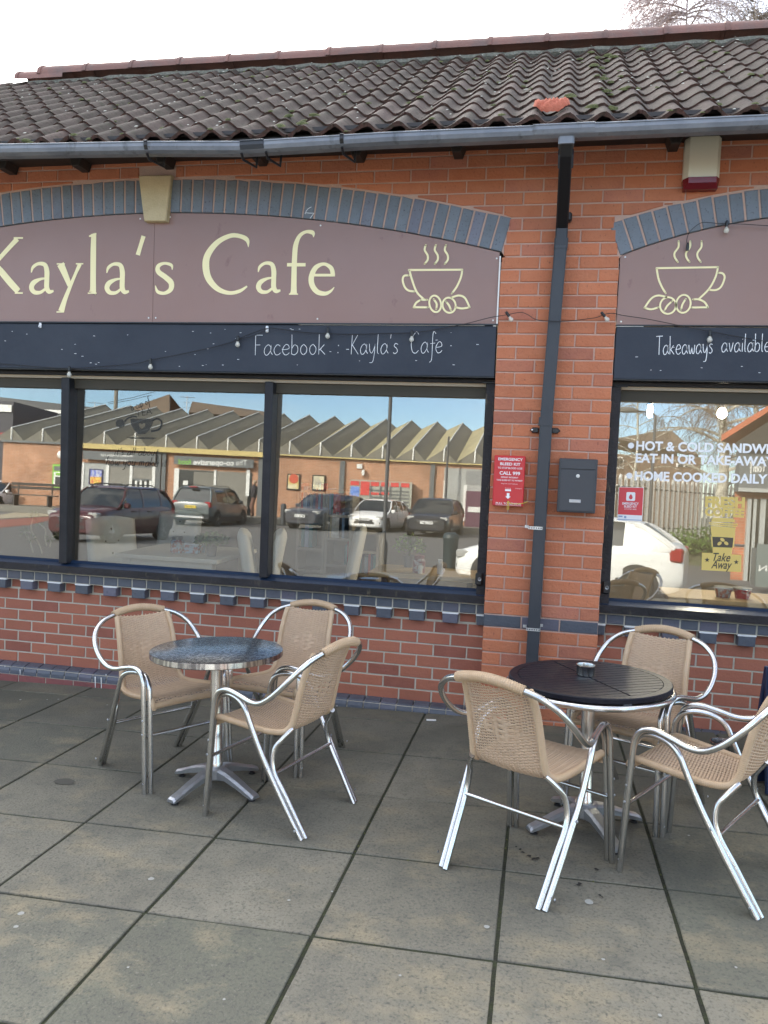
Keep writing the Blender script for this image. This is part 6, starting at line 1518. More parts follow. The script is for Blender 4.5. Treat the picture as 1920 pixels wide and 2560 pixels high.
m = MB(); m.box(a.x, b.x, YC+.08, YC+.084, (a.z+b.z)/2, a.z); adopt(m.build('upper_print', mat('blue_print', (.12, .18, .55), .5, noise=(9, .9, (.6, .6, .65), .45, .55))), q_); m = MB(); m.box(a.x, b.x, YC+.08, YC+.084, b.z, (a.z+b.z)/2); adopt(m.build('lower_print', mat('food_print', (.62, .10, .08), .5, noise=(6, .95, (.75, .55, .10), .42, .55))), q_)
fs_ = thing('fascia_sign', 'grey community store sign over the shop window opposite, mirrored', 'sign', tuple(RF(300, 1135, YC+.2)))
def sbox(P, n, mt, a, b, y0, th=.05): a = RF(*a, y0); b = RF(*b, y0); m = MB(); m.box(min(a.x, b.x), max(a.x, b.x), y0-th, y0, min(a.z, b.z), max(a.z, b.z)); return adopt(m.build(n, mt), P)
sbox(fs_, 'panel', M_GREYF, g5(490, 490), g5(920, 562), YC+.25)
def ftext(P, body, pR, pL, h, y, mt, bold=.02, name='lettering'): m = MB(); put_text(m, body, RF(*pR, y+.004), RF(*pL, y+.004), h, bold=bold); return adopt(m.build(name, mt), P)
ftext(fs_, 'Welcome to Holme Hall', g5(787, 530), g5(597, 524), .13, YC+.25, M_WHT); ftext(fs_, 'community store', g5(757, 556), g5(625, 551), .13, YC+.25, M_WHT)
fs2 = thing('fascia_sign', 'grey cooperative food sign over the shop doors opposite, mirrored', 'sign', tuple(RF(540, 1150, YC+.2)))
sbox(fs2, 'panel', M_GREYF, g5(1032, 520), g5(1500, 595), YC+.25)
ftext(fs2, 'The', g5(1462, 577), g5(1398, 576), .26, YC+.25, M_WHT, 0); ftext(fs2, 'co-operative', g5(1385, 577), g5(1146, 573), .26, YC+.25, M_WHT, .03); ftext(fs2, 'food', g5(1132, 572), g5(1058, 570), .26, YC+.25, M_LIME2, .02)
fbox('doorway', M_DKG, *g5(1045, 600), *g5(1480, 900), th=.01)
for a in ((1036, 595, 1050, 900), (1066, 604, 1280, 614), (1270, 604, 1280, 700), (1462, 600, 1474, 760)): fbox('door_frame', M_WHT, *g5(a[0], a[1]), *g5(a[2], a[3]), th=.06)
fbox('door_panel', mat('shop_door', (.20, .19, .16), .3), *g5(1150, 615), *g5(1268, 890), th=.04); fbox('door_panel', mat('shop_door2', (.22, .21, .18), .3), *g5(1285, 612), *g5(1460, 890), th=.03)
fbox('notice', M_WHT, *g5(1088, 668), *g5(1115, 695), th=.07)
for a in ((930, 500, 948, 730), (965, 505, 978, 730)): fbox('drain_pipe', M_GREYF, *g5(a[0], a[1]), *g5(a[2], a[3]), th=.09)
fbox('drain_pipe', M_GREYF, *g5(1535, 500), *g5(1550, 880), th=.09)
for a in ((527, 640, 543, 1000), (1152, 665, 1172, 900)): fbox('drain_pipe', M_GREYF, *g6(a[0], a[1]), *g6(a[2], a[3]), th=.09)
gp = fbox('service_doors', M_PALEG, *g6(1250, 690), *g6(1500, 1060), th=.03)
for k in range(9): fbox('louvre', mat('louvre_%d' % k, (.45, .46, .42), .5), *g6(1258, 870+k*18), *g6(1385, 880+k*18), th=.05)
for a in ((1244, 780, 1254, 1000), (1383, 810, 1393, 1060)): fbox('door_frame', M_WHT, *g6(a[0], a[1]), *g6(a[2], a[3]), th=.08)
fbox('upper_panel', mat('grey_mesh_panel', (.22, .23, .23), .6, noise=(6, .5, (.32, .33, .32))), *g6(1400, 710), *g6(1500, 810), th=.05)
vm = thing('vending_machine', 'purple and brown vending machine opposite, mirrored beside the right end of the left window', 'machine', tuple(RF(1190, 1250, YC+.3))); sbox(vm, 'cabinet', mat('vending_purple', (.12, .05, .08), .4), g6(1405, 850), g6(1500, 1110), YC+.6, .6); sbox(vm, 'band', M_WHT, g6(1412, 960), g6(1495, 1000), YC+.62, .03)
# cash machine surround
atm = thing('cash_machine', 'cash machine with a lime green surround on the shop wall, cut by the mullion', 'cash machine', tuple(RF(150, 1190, YC)))
sbox(atm, 'surround', M_LIME2, g5(312, 570), g5(402, 718), YC+.12, .1); sbox(atm, 'panel', M_GREYF, g5(321, 582), g5(402, 612), YC+.14); sbox(atm, 'panel', M_WHT, g5(319, 616), g5(402, 700), YC+.14); sbox(atm, 'screen', M_DKG, g5(327, 645), g5(402, 692), YC+.16); sbox(atm, 'green_strip', M_LIME2, g5(330, 622), g5(402, 640), YC+.16)
wl = thing('wall_light', 'round white bulkhead light on the brick shop wall opposite', 'lamp', tuple(RF(*g5(361, 515), YC+.05))); m = MB(); m.lathe([(0, .12), (.14, .08), (.2, 0)], 20, M=Matrix.Translation(RF(*g5(361, 515), YC+.02)) @ Matrix.Rotation(-R_(90), 4, 'X')); adopt(m.build('diffuser', M_WHT), wl)
for k, (a, b, lb_) in enumerate((((160, 730), (245, 845), 'framed poster with an orange roundel on the shop wall, left of its pair'), ((335, 738), (420, 850), 'framed cream poster on the shop wall, right of its pair'))):
    p_ = thing('wall_poster', lb_, 'poster', tuple(RF(*g6(*a), YC))); sbox(p_, 'frame', M_DKG, g6(*a), g6(*b), YC+.08, .06); c = ((a[0]+8, a[1]+8), (b[0]-8, b[1]-8)); sbox(p_, 'print', mat('poster_print_%d' % k, (.66, .60, .40), .6, noise=(3, .9, (.62, .45, .12) if k == 0 else (.35, .33, .28), .45, .6)), g6(*c[0]), g6(*c[1]), YC+.10)
    if k == 0: v = RF(*g6(205, 765), YC+.11); m = MB(); m.lathe([(0, .01), (.24, .01), (.24, 0)], 20, M=Matrix.Translation(v) @ Matrix.Rotation(-R_(90), 4, 'X')); adopt(m.build('roundel', mat('orange_roundel', (.55, .10, .05), .5)), p_)
pl = thing('parcel_lockers', 'bank of grey parcel lockers with red panels against the shop wall opposite', 'lockers', tuple(RF(955, 1300, YC+.4)))
YLK = YC+.6
sbox(pl, 'cabinet', mat('locker_grey', (.36, .36, .30), .5), g6(595, 770), g6(1010, 1085), YLK, .5)
M_LRED = mat('locker_red', (.62, .07, .06), .45)
for k, (a, b) in enumerate(((598, 655), (668, 724), (738, 792), (808, 862), (876, 930), (948, 1004))): sbox(pl, 'red_panel', M_LRED, g6(a, 780+k*3), g6(b, 812+k*3), YLK+.02, .02)
sbox(pl, 'screen_panel', M_LRED, g6(668, 785), g6(724, 880), YLK+.03, .02); sbox(pl, 'blue_panel', mat('locker_blue', (.16, .27, .62), .5), g6(598, 818), g6(650, 990), YLK+.02, .02)
for a, b in ((738, 792), (808, 862)): sbox(pl, 'red_panel', M_LRED, g6(a, 858), g6(b, 878), YLK+.02, .02)
for k in range(9): sbox(pl, 'locker_seam', M_GREYF, g6(738, 850+k*24), g6(1004, 852+k*24), YLK+.012, .02)
for a in (732, 800, 868, 938): sbox(pl, 'locker_seam', M_GREYF, g6(a, 815), g6(a+2, 1075), YLK+.012, .02)
ab_ = thing('alarm_box', 'white pentagonal alarm box on the shop wall above the parcel lockers', 'alarm', tuple(RF(*g6(658, 677), YC))); sbox(ab_, 'case', M_WHT, g6(642, 662), g6(676, 694), YC+.12, .1); cm_ = thing('security_camera', 'white security camera below the alarm box opposite', 'camera', tuple(RF(*g6(683, 720), YC))); sbox(cm_, 'body', M_WHT, g6(675, 702), g6(691, 742), YC+.25, .2)
# bench
bn = RD(*g5(90, 825), 37.6); bn2 = RD(*g5(290, 805), 37.6); bn.z = wz; bt = thing('bench', 'dark slatted bench on the walkway at the far left of the reflection', 'bench', tuple(bn)); M_BN = mat('dark_bench', (.05, .042, .035), .6)
d_b = (bn2-bn); d_b.z = 0; d_b.normalize(); nb_ = Vector((-d_b.y, d_b.x, 0)); nb_ = nb_ if nb_.y < 0 else -nb_; Lb = (bn2-bn).length
def Lbox(P, n, mt, s0, s1, t0, t1, z0, z1):
    m = MB(); m.add([bn+d_b*s+nb_*t+Vector((0, 0, z)) for z in (z0, z1) for t in (t0, t1) for s in (s0, s1)], [(0, 2, 3, 1), (4, 5, 7, 6), (0, 1, 5, 4), (2, 6, 7, 3), (0, 4, 6, 2), (1, 3, 7, 5)]); return adopt(m.build(n, mt), P)
bn.z = bn2.z = wz; k_ = 1
for i in range(3): Lbox(bt, 'seat_slat', M_BN, -.35, Lb+.35, -.22+.15*i, -.10+.15*i, .50, .55)
for i in range(2): Lbox(bt, 'back_slat', M_BN, -.35, Lb+.35, .28, .33, .80+.17*i, .93+.17*i)
for s_ in (0, Lb): Lbox(bt, 'leg', M_BN, s_-.04, s_+.04, -.2, .26, 0, .5); Lbox(bt, 'back_post', M_BN, s_-.03, s_+.03, .26, .30, .4, 1.1)
# houses beyond
def house(name, lb_, y, wallpx, roofpx, mt_w, mt_r, wins=(), depth=7, fasc=None):
    t = thing(name, lb_, 'house', tuple(RF(*wallpx[0], y)))
    a, b = RF(*wallpx[0], y), RF(*wallpx[1], y); m = MB(); m.box(min(a.x, b.x), max(a.x, b.x), y-depth, y, -6, max(a.z, b.z)); adopt(m.build('wall', mt_w), t)
    P = [RF(*p, y+.3 if i >= len(roofpx)/2 else y-depth/2) for i, p in enumerate(roofpx)]; m = MB(); m.add([tuple(p) for p in P]+[(p.x, p.y-.25, p.z-.15) for p in P], [tuple(range(len(P))), tuple(range(2*len(P)-1, len(P)-1, -1))]+[(i, len(P)+i, len(P)+(i+1) % len(P), (i+1) % len(P)) for i in range(len(P))]); adopt(m.build('roof', mt_r), t)
    P2 = [Vector((p.x, 2*(y-depth/2)-p.y, p.z)) for p in P]; m = MB(); m.add([tuple(p) for p in P2], [tuple(range(len(P2)))]); adopt(m.build('roof', mt_r), t)
    if fasc: sbox(t, 'fascia', M_WHT, fasc[0], fasc[1], y+.35, .06)
    for (pa, pb) in wins:
        w_ = sbox(t, 'window', M_WHT, pa, pb, y+.06, .08); cx = .22*(pb[0]-pa[0]); cy = .14*(pb[1]-pa[1])
        xm = (pa[0]+pb[0])/2; sbox_ = lambda A, B: adopt(sbox(t, 'pane', M_DKG, A, B, y+.09, .05), w_)
        sbox_((pa[0]+cx*.5, pa[1]+cy), (xm-cx*.3, pb[1]-cy)); sbox_((xm+cx*.3, pa[1]+cy), (pb[0]-cx*.5, pb[1]-cy))
    return t
house('terraced_house', 'brick house with a long grey roof at the far left beyond the pleated roof', -58, (g5(-60, 260), g5(600, 420)), [g5(-60, 165), g5(610, 240), g5(620, 300), g5(-60, 262)], M_FB2, M_TILEG, [(g5(150, 268), g5(190, 325)), (g5(232, 285), g5(272, 330))], fasc=(g5(-40, 250), g5(600, 262)))
house('brick_house', 'house with a brown wedge roof above the pleated roof, left of the aerials', -55, (g5(770, 260), g5(1005, 400)), [g5(1005, 155), g5(1007, 157), g5(1005, 270), g5(700, 262)], M_FB2, M_TILEB)
house('brick_house', 'house with a wide brown roof above the pleated roof, right of the aerials', -55, (g5(1120, 265), g5(1640, 400)), [g5(1140, 198), g5(1600, 262), g5(1660, 300), g5(1118, 262)], M_FB2, M_TILEB)
sh = thing('shop_unit', 'dark shop with a red neon like sign at the far left of the reflection', 'shop', tuple(RF(5, 1100, -40))); sbox(sh, 'wall', mat('dark_cladding', (.05, .05, .06), .6), (-40, 1000), (24, 1250), -40, 6); sbox(sh, 'white_gable', M_WHT, (-40, 1009), (28, 1030), -39.9, .1); sbox(sh, 'red_sign', mat('red_led_sign', (.7, .05, .07), .5, noise=(6, .9, (.05, .01, .01), .45, .55)), (-30, 1080), (22, 1102), -39.8, .1)
pole = RD(*g5(685, 230), 62); t = thing('telegraph_pole', 'wooden telegraph pole standing beyond the pleated roof', 'pole', (pole.x, pole.y, 0)); m = MB(); m.tube([(pole.x, pole.y, 0), (pole.x, pole.y, RD(*g5(685, 60), 62).z)], .16, 8); adopt(m.build('post', mat('weathered_pole', (.22, .20, .16), .9)), t)
for (A, B) in ((g5(640, 205), g5(920, 140)), (g5(640, 215), g5(900, 160)), (g5(560, 60), g5(760, 70))): m = MB(); m.tube([RD(*A, 62), RD((A[0]+B[0])/2, (A[1]+B[1])/2+2, 62), RD(*B, 62)], .02, 4); adopt(m.build('wire', M_BLACK), t)
for px, lb_ in ((1110, 'television aerial on a mast beyond the roof, right of the brown wedge roof'), (562, 'small television aerial beyond the roof near the telegraph pole')):
    a = RD(*g5(px, 165 if px > 900 else 200), 60); t = thing('aerial', lb_, 'aerial', tuple(a)); m = MB(); m.tube([a, (a.x, a.y, a.z-3.2)], .03, 5); adopt(m.build('mast', M_ALUD), t); m = MB()
    m.tube([(a.x-.5, a.y, a.z-.1), (a.x+.6, a.y, a.z-.1)], .02, 4)
    for i in range(6): m.tube([(a.x-.5+.2*i, a.y-.25, a.z-.1), (a.x-.5+.2*i, a.y+.25, a.z-.1)], .015, 4)
    for zz in (-.5, -.9): m.tube([(a.x-.25, a.y, a.z+zz), (a.x+.25, a.y, a.z+zz)], .015, 4)
    adopt(m.build('antenna', M_ALUD), t)
for o in list(bpy.data.objects):
    if o.name not in before and o.parent is None: o.matrix_world = ROT @ o.matrix_world
RF, RD, RGD = _RF, _RD, _RGD
# lamp posts
M_POST = mat('lamp_post_paint', (.055, .06, .065), .5)
def lamppost(lb_, base, toppx, r0=.075, arm=None, fat=True):
    Zb = (base-Vector((CP.x, 2*YG-CP.y, CP.z))).length
    d = Vector((base.x, 2*YG-base.y, base.z))-CP; Z = d.dot(CF); tp = RD(*toppx, Z); H = max(3.5, tp.z-base.z+.3)
    t = thing('lamp_post', lb_, 'lamp post', tuple(base)); m = MB()
    pr_ = [(r0*2.2, 0), (r0*2.2, .60), (r0*1.1, .72), (r0, .75), (r0*.95, H)] if fat else [(r0, 0), (r0*.7, H)]
    m.lathe(pr_, 16, c=tuple(base)); adopt(m.build('post', M_POST, smooth=R_(40)), t)
    if arm:
        ax, ay = arm; top = Vector((base.x, base.y, base.z+H)); e = top+Vector((ax, ay, .12)); m = MB(); m.tube([top, top+Vector((ax*.15, ay*.15, .1)), e], r0*.5, 8); adopt(m.build('arm', M_POST), t)
        m = MB(); m.lathe([(0, .11), (.10, .09), (.18, .02), (.17, -.04), (0, -.06)], 16, M=Matrix.Translation(e+Vector((ax, ay, 0)).normalized()*.25) @ Matrix.Rotation(math.atan2(ay, ax), 4, 'Z') @ Matrix.Diagonal((1.9, 1, 1, 1))); adopt(m.build('lantern', mat('lantern_grey', (.12, .12, .11), .5)), t)
lamppost('dark lamp post with a thick base mirrored at the right part of the left window', RGD(955, 1430), (976, 968), .042)
lamppost('short bent dark lamp post mirrored in front of the pleated roof', RGD(1110, 1330), (1104, 1105), .07, None, False)
lamppost('slim lamp post mirrored just right of the first mullion', RGD(*g5(493, 800)), g5(487, 295), .06, (-.5, .2), False)
lamppost('street lamp with a flat lantern mirrored behind the sandwich lettering', RGD(1618, 1420), (1645, 1068), .055, (-.55, .1), False)
bo = thing('bollard', 'dark bollard in front of the shop wall, left of the grey car', 'bollard', tuple(RD(708, 1282, 36.5))); m = MB(); v = RD(708, 1282, 36.5); v.z = park(v.y); m.lathe([(.13, 0), (.13, .95), (.09, 1.02), (0, 1.03)], 14, c=tuple(v)); m.lathe([(.135, .7), (.135, .78)], 14, c=tuple(v)); adopt(m.build('post', M_POST), bo)

# ---------------------------------------------------------------- cars
M_TYRE = mat('tyre_rubber', (.018, .018, .018), .8); M_RIM = mat('alloy_wheel', (.42, .42, .42), .35, .7); M_CHROME = mat('chrome', (.6, .6, .6), .12, 1.); M_CGL = mat('car_glass', (.018, .022, .024), .05, spec=.9)
M_TRIM = mat('black_trim', (.025, .025, .026), .6); M_LAMPR = mat('tail_lamp_red', (.30, .012, .015), .15); M_LAMPC = mat('headlamp_clear', (.42, .42, .40), .12, .3); M_PLW = mat('white_plate', (.72, .72, .70), .4); M_PLY = mat('yellow_plate', (.70, .52, .04), .4); M_BLKINK = mat('plate_ink', (.015, .015, .015), .6)
def car(lb_, origin, head, L, Wd, H, paint, prof, gh, wheels=(.18, .82), wr=.31, plate=('', 'f'), rails=False, clad=None, grille=True, cat='car', rear_detail=False, near=False):
    """origin = ground point under the middle; head = unit heading. prof: [(x/L from nose, z_bottom, z_top, half width factor)], gh = greenhouse side points"""
    fx = Vector((head[0], head[1], 0)).normalized(); ly = Vector((-fx.y, fx.x, 0)); M = Matrix(((fx.x, ly.x, 0, origin.x), (fx.y, ly.y, 0, origin.y), (0, 0, 1, origin.z), (0, 0, 0, 1)))
    t = bpy.data.objects.new('parked_car', None); COL.objects.link(t); t.matrix_world = M; tag(t, lb_, cat, 'cars in the car park mirrored in the windows'); hw = Wd/2
    def A(m, n, mt, sm=False, p=None): o = m.build(n, mt, smooth=sm); o.parent = p or t; return o
    X = lambda s: L/2-s*L
    pr2 = cr([(a, b, c, d) for a, b, c, d in prof], 5)
    m = MB(); vs = []; n = 17
    for (s, z0, z1, w_) in pr2:
        h = hw*w_; ring = [(-.86, 0), (-.97, .12), (-1.0, .32), (-1.0, .55), (-.985, .78), (-.955, .92), (-.88, .985), (-.5, 1.02), (0, 1.035), (.5, 1.02), (.88, .985), (.955, .92), (.985, .78), (1.0, .55), (1.0, .32), (.97, .12), (.86, 0)]
        for (a, b) in ring: vs.append((X(s), a*h, z0+(z1-z0)*b))
    N = len(pr2); fs = [(i*n+k, i*n+(k+1) % n, (i+1)*n+(k+1) % n, (i+1)*n+k) for i in range(N-1) for k in range(n)]+[tuple(range(n)), tuple(range(N*n-1, (N-1)*n-1, -1))]
    m.add(vs, fs); body = A(m, 'body', paint, R_(38))
    if clad: m = MB(); vs = [(X(s), a*(hw*w_+.012), z0-.01+b) for (s, z0, z1, w_) in pr2 for (a, b) in ((-1, 0), (-1, .20), (1, .20), (1, 0))]; m.add(vs, [(i*4+k, i*4+(k+1) % 4, (i+1)*4+(k+1) % 4, (i+1)*4+k) for i in range(N-1) for k in range(4)]+[(0, 1, 2, 3), (4*N-1, 4*N-2, 4*N-3, 4*N-4)]); A(m, 'cladding', clad)
    def topz(s):
        for a, b in zip(pr2, pr2[1:]):
            if a[0] <= s <= b[0]: return a[2]+(b[2]-a[2])*(s-a[0])/max(1e-6, b[0]-a[0])
        return pr2[-1][2]
    # greenhouse: (s, z) for windscreen base, roof front, roof rear, rear glass base
    (s0, _), (s1, z1), (s2, z2), (s3, z3) = gh; z0 = topz(s0)-.03; z3 = topz(min(s3, pr2[-1][0]))-.04 if z3 is None else z3
    st = cr([(s0, z0, .93), (s0+(s1-s0)*.5, z0+(z1-z0)*.56, .85), (s1, z1, .74), ((s1+s2)/2, max(z1, z2)+.015, .74), (s2, z2, .73), (s2+(s3-s2)*.55, z2+(z3-z2)*.45, .80), (s3, z3, .90)], 4)
    base = lambda s: z0-.06+(z3-z0)*max(0, min(1, (s-s0)/(s3-s0)))
    vs = []
    for (s, z, w_) in st:
        zb_ = min(base(s), z-.002); hb = hw*.945; ht = hw*w_; f = (z-zb_)/(H-zb_)
        ht2 = hb+(ht-hb)*min(1, max(.0, f))
        for (y_, zz) in ((-hb, zb_), (-(hb*.5+ht2*.5)-.01, zb_+(z-zb_)*.55), (-ht2, z-.05*f), (-ht2*.85, z), (0, z+.018*f), (ht2*.85, z), (ht2, z-.05*f), ((hb*.5+ht2*.5)+.01, zb_+(z-zb_)*.55), (hb, zb_)): vs.append((X(s), y_, zz))
    n = 9; N = len(st); m = MB(); m.add(vs, [(i*n+k, i*n+k+1, (i+1)*n+k+1, (i+1)*n+k) for i in range(N-1) for k in range(n-1)]); A(m, 'glazing', M_CGL, R_(50))
    V = lambda i, k: Vector(vs[i*n+k])
    i1 = 8; i2 = 16
    # painted roof and pillars, a few millimetres proud
    m = MB(); c_ = Vector((0, 0, 0)); rows_ = []
    for i in range(i1-1, i2+2): rows_.append([V(i, k)+Vector((0, 0, .006))+Vector((0, (k-4)*.003, 0)) for k in range(2, 7)])
    vv = [p for r_ in rows_ for p in r_]; m.add(vv, [(i*5+k, i*5+k+1, (i+1)*5+k+1, (i+1)*5+k) for i in range(len(rows_)-1) for k in range(4)]); A(m, 'roof', paint, R_(50))
    def pil(i, i_b, wd, nm='pillar'):
        for sgn, ks in ((-1, (0, 1, 2)), (1, (8, 7, 6))):
            pts = [V(i_b, ks[0]), V(int((i+i_b)/2), ks[1]), V(i, ks[2])]; m = MB(); off = Vector((0, sgn*.007, .003)); vv = []
            for p in pts: vv += [p+off+Vector((wd/2, 0, 0)), p+off-Vector((wd/2, 0, 0)), p-Vector((0, sgn*.01, 0))+Vector((-wd/2, 0, 0)), p-Vector((0, sgn*.01, 0))+Vector((wd/2, 0, 0))]
            m.add(vv, [(i_*4+k, i_*4+(k+1) % 4, (i_+1)*4+(k+1) % 4, (i_+1)*4+k) for i_ in range(2) for k in range(4)]); A(m, nm, paint)
    for sgn, k in ((-1, 2), (1, 6)):
        pts = [V(i, k)+Vector((0, sgn*.006, .004)) for i in range(0, i1+1)]; m = MB(); m.tube(pts, .032, 6); A(m, 'pillar', paint)
        pts = [V(i, k)+Vector((0, sgn*.002, .0)) for i in range(i2, N)]; m = MB(); m.tube(pts, .05, 6); A(m, 'pillar', paint)
    pil(11, 11, .07); pil(15, 15, .10 if not near else .02)
    if near or rear_detail:
        for sgn, ks in ((-1, (0, 1, 2)), (1, (8, 7, 6))):
            i_ = i2-1; m = MB(); off = Vector((0, sgn*.010, .002)); a_ = [V(j, ks[0])+off for j in range(i_, N)]; b_ = [V(j, ks[1])+off for j in range(i_, N)]; c2_ = [V(j, ks[2])+off for j in range(i_, N)]; nn = len(a_)
            for lo_, hi_ in ((a_, b_), (b_, c2_)): m.add(lo_+hi_, [(j, j+1, nn+j+1, nn+j) for j in range(nn-1)])
            A(m, 'quarter_panel', paint)
    # wheels
    for s in wheels:
        for sgn in (-1, 1):
            c = Vector((X(s), sgn*(hw*.985-.10), wr)); Mw = Matrix.Translation(c) @ Matrix.Rotation(-sgn*R_(90), 4, 'X')
            m = MB(); m.lathe([(0, .105), (wr*1.17, .105), (wr*1.17, .112), (0, .112)], 30, M=Matrix.Translation(c+Vector((0, 0, .02))) @ Matrix.Rotation(-sgn*R_(90), 4, 'X')); A(m, 'wheel_arch', M_TRIM)
            m = MB(); m.lathe([(wr*.66, .130), (wr*.9, .132), (wr, .105), (wr, -.08), (wr*.9, -.1), (0, -.1)], 30, M=Mw); wh = A(m, 'wheel', M_TYRE, R_(40))
            m = MB(); m.lathe([(wr*.60, .118), (wr*.66, .132), (wr*.68, .124)], 30, M=Mw)
            for k in range(5 if not near else 7):
                a = 2*PI*k/(5 if not near else 7); R2 = Mw @ Matrix.Rotation(a, 4, 'Z'); m.box(.02, wr*.63, -.028 if not near else -.03, .028 if not near else .03, .112, .130, M=R2)
            m.lathe([(0, .134), (.06, .132), (.065, .112)], 14, M=Mw); A(m, 'rim', M_RIM, False, wh)
            m = MB(); m.lathe([(0, .113), (wr*.62, .113)], 24, M=Mw); A(m, 'brake', M_BLACK, False, wh)
    # front
    zf_ = pr2[0][2]; zl_ = pr2[0][1]; xf = L/2
    s_l = .045
    for sgn in (-1, 1):
        m = MB(); zt = topz(.06)
        m.cbox(X(.085), X(.012), sgn*hw*.58, sgn*hw*.93, zt-.20, zt-.045, .03, M=None) if sgn > 0 else m.cbox(X(.085), X(.012), -hw*.93, -hw*.58, zt-.20, zt-.045, .03); A(m, 'headlight', M_LAMPC, R_(30))
        m = MB(); m.cbox(X(.05), X(.008), min(sgn*hw*.62, sgn*hw*.84), max(sgn*hw*.62, sgn*hw*.84), zl_+.10, zl_+.19, .02); A(m, 'fog_lamp', M_TRIM)
        ms_ = X(s0+.06); m = MB(); m.cbox(ms_-.07, ms_+.07, min(sgn*hw*.98, sgn*(hw+.17)), max(sgn*hw*.98, sgn*(hw+.17)), z0+.0, z0+.15, .03); A(m, 'mirror', paint)
        m = MB(); m.cbox(X(.998), X(.945), min(sgn*hw*.66, sgn*hw*.97), max(sgn*hw*.66, sgn*hw*.97), topz(.96)-.27, topz(.96)-.04, .03); A(m, 'tail_light', M_LAMPR, R_(30))
        for s in (.43, .63): m = MB(); m.cbox(X(s)-.10, X(s)+.10, min(sgn*hw*.985, sgn*(hw+.018)), max(sgn*hw*.985, sgn*(hw+.018)), topz(.5)-.16, topz(.5)-.125, .008); A(m, 'door_handle', paint)
        for s in (.30, .50, .69): m = MB(); m.tube([(X(s), sgn*(hw*.995), zl_+.18), (X(s), sgn*(hw*1.0), topz(s)*.75), (X(s), sgn*(hw*.962), topz(s)-.05)], .005, 4); A(m, 'door_seam', M_TRIM)
    if grille:
        m = MB(); m.cbox(xf-.06, xf+.004, -hw*.48, hw*.48, zf_-.20, zf_-.06, .02); g_ = A(m, 'grille', M_TRIM)
        m = MB(); m.cbox(xf-.06, xf+.012, -hw*.50, hw*.50, zf_-.07, zf_-.05, .006); m.cbox(xf-.06, xf+.012, -hw*.42, hw*.42, zf_-.135, zf_-.12, .004); A(m, 'grille_bar', M_CHROME, False, g_)
        m = MB(); m.cbox(xf-.06, xf+.006, -hw*.55, hw*.55, zl_+.08, zl_+.20, .02); A(m, 'lower_grille', M_TRIM)
    if plate[0]:
        f_p = plate[1] == 'f'; x_ = (L/2+.012) if f_p else (-L/2-.012); z_ = (zl_+.24) if f_p else (topz(.98)-.30); sg = 1 if f_p else -1
        m = MB(); m.box(min(x_, x_+sg*.01), max(x_, x_+sg*.01), -.26, .26, z_, z_+.115); p_ = A(m, 'number_plate', M_PLW if f_p else M_PLY)
        m = MB(); put_text(m, plate[0], Vector((x_+sg*.0125, -sg*.235, z_+.02)), Vector((x_+sg*.0125, sg*.235, z_+.02)), .075, bold=.02); A(m, 'plate_characters', M_BLKINK, False, p_)
    if rails:
        for sgn, k in ((-1, 3), (1, 5)):
            pts = [V(i, k)+Vector((0, 0, .07 if 0 < j < 7 else .0)) for j, i in enumerate(range(i1, i2+1))]; m = MB(); m.tube(pts, .016, 6); A(m, 'roof_rail', M_BLACK)
    if rear_detail: m = MB(); m.cbox(-L/2-.03, -L/2+.05, -hw*.7, hw*.7, zl_+.03, zl_+.13, .02); A(m, 'rear_skid_plate', M_RIM); m = MB(); m.cbox(-L/2+.14, -L/2+.30, -.18, .18, z2-.03, z2+.015, .01); A(m, 'brake_light', M_LAMPR)
    return t
def cpaint(n, c, r=.28): return mat(n, c, r, 0, clear=.6)
SUVP = [(0, .30, .74, .80), (.03, .24, .84, .92), (.10, .22, .93, .985), (.25, .22, 1.0, 1.0), (.5, .22, 1.03, 1.0), (.75, .22, 1.06, 1.0), (.93, .24, 1.07, .97), (.985, .28, 1.03, .93), (1.0, .34, .96, .90)]
HATP = [(0, .26, .60, .74), (.03, .20, .70, .90), (.10, .18, .79, .97), (.24, .17, .90, 1.0), (.5, .17, .95, 1.0), (.75, .17, 1.00, 1.0), (.92, .20, 1.03, .97), (.98, .26, .98, .92), (1.0, .32, .88, .88)]
h_ = Vector((-.08, 1, 0)).normalized(); nf = RD(172, 1372, 21.3); nf.z = park(nf.y-1)
car('maroon four wheel drive parked facing the cafe, mirrored behind the first mullion', nf-h_*2.0, h_, 4.0, 1.70, 1.62, cpaint('maroon_paint', (.055, .006, .008)), SUVP, [(.25, 0), (.40, 1.55), (.86, 1.56), (.985, None)], plate=('OJH', 'f'), rails=True, wr=.33)
rr = RD(474, 1318, 32.5); rr.z = park(rr.y); h_ = Vector((.02, -1, 0)).normalized()
car('grey green estate car seen from behind near the shop doors, mirrored', rr+h_*2.1, h_, 4.2, 1.79, 1.68, cpaint('grey_green_paint', (.10, .12, .12)), SUVP, [(.24, 0), (.38, 1.62), (.88, 1.62), (.985, None)], plate=('LY18 UXP', 'r'), rails=True, wr=.33, clad=M_TRIM, rear_detail=True)
h_ = Vector((-.30, 1, 0)).normalized(); nf = RD(750, 1320, 33.2); nf.z = park(nf.y)
car('dark grey car parked nose outward below the two posters, mirrored', nf-h_*2.2, h_, 4.5, 1.85, 1.64, cpaint('dark_grey_paint', (.045, .046, .055)), SUVP, [(.22, 0), (.42, 1.57), (.84, 1.54), (.98, None)], plate=('MF21 VSI', 'f'), wr=.34)
h_ = Vector((-.15, 1, 0)).normalized(); nf = RD(908, 1324, 34.2); nf.z = park(nf.y)
car('white hatchback parked nose outward in front of the parcel lockers, mirrored', nf-h_*2.0, h_, 3.97, 1.74, 1.48, cpaint('white_paint_far', (.74, .74, .72)), HATP, [(.22, 0), (.42, 1.42), (.80, 1.40), (.96, None)], plate=('YE08 BJR', 'f'), wr=.30)
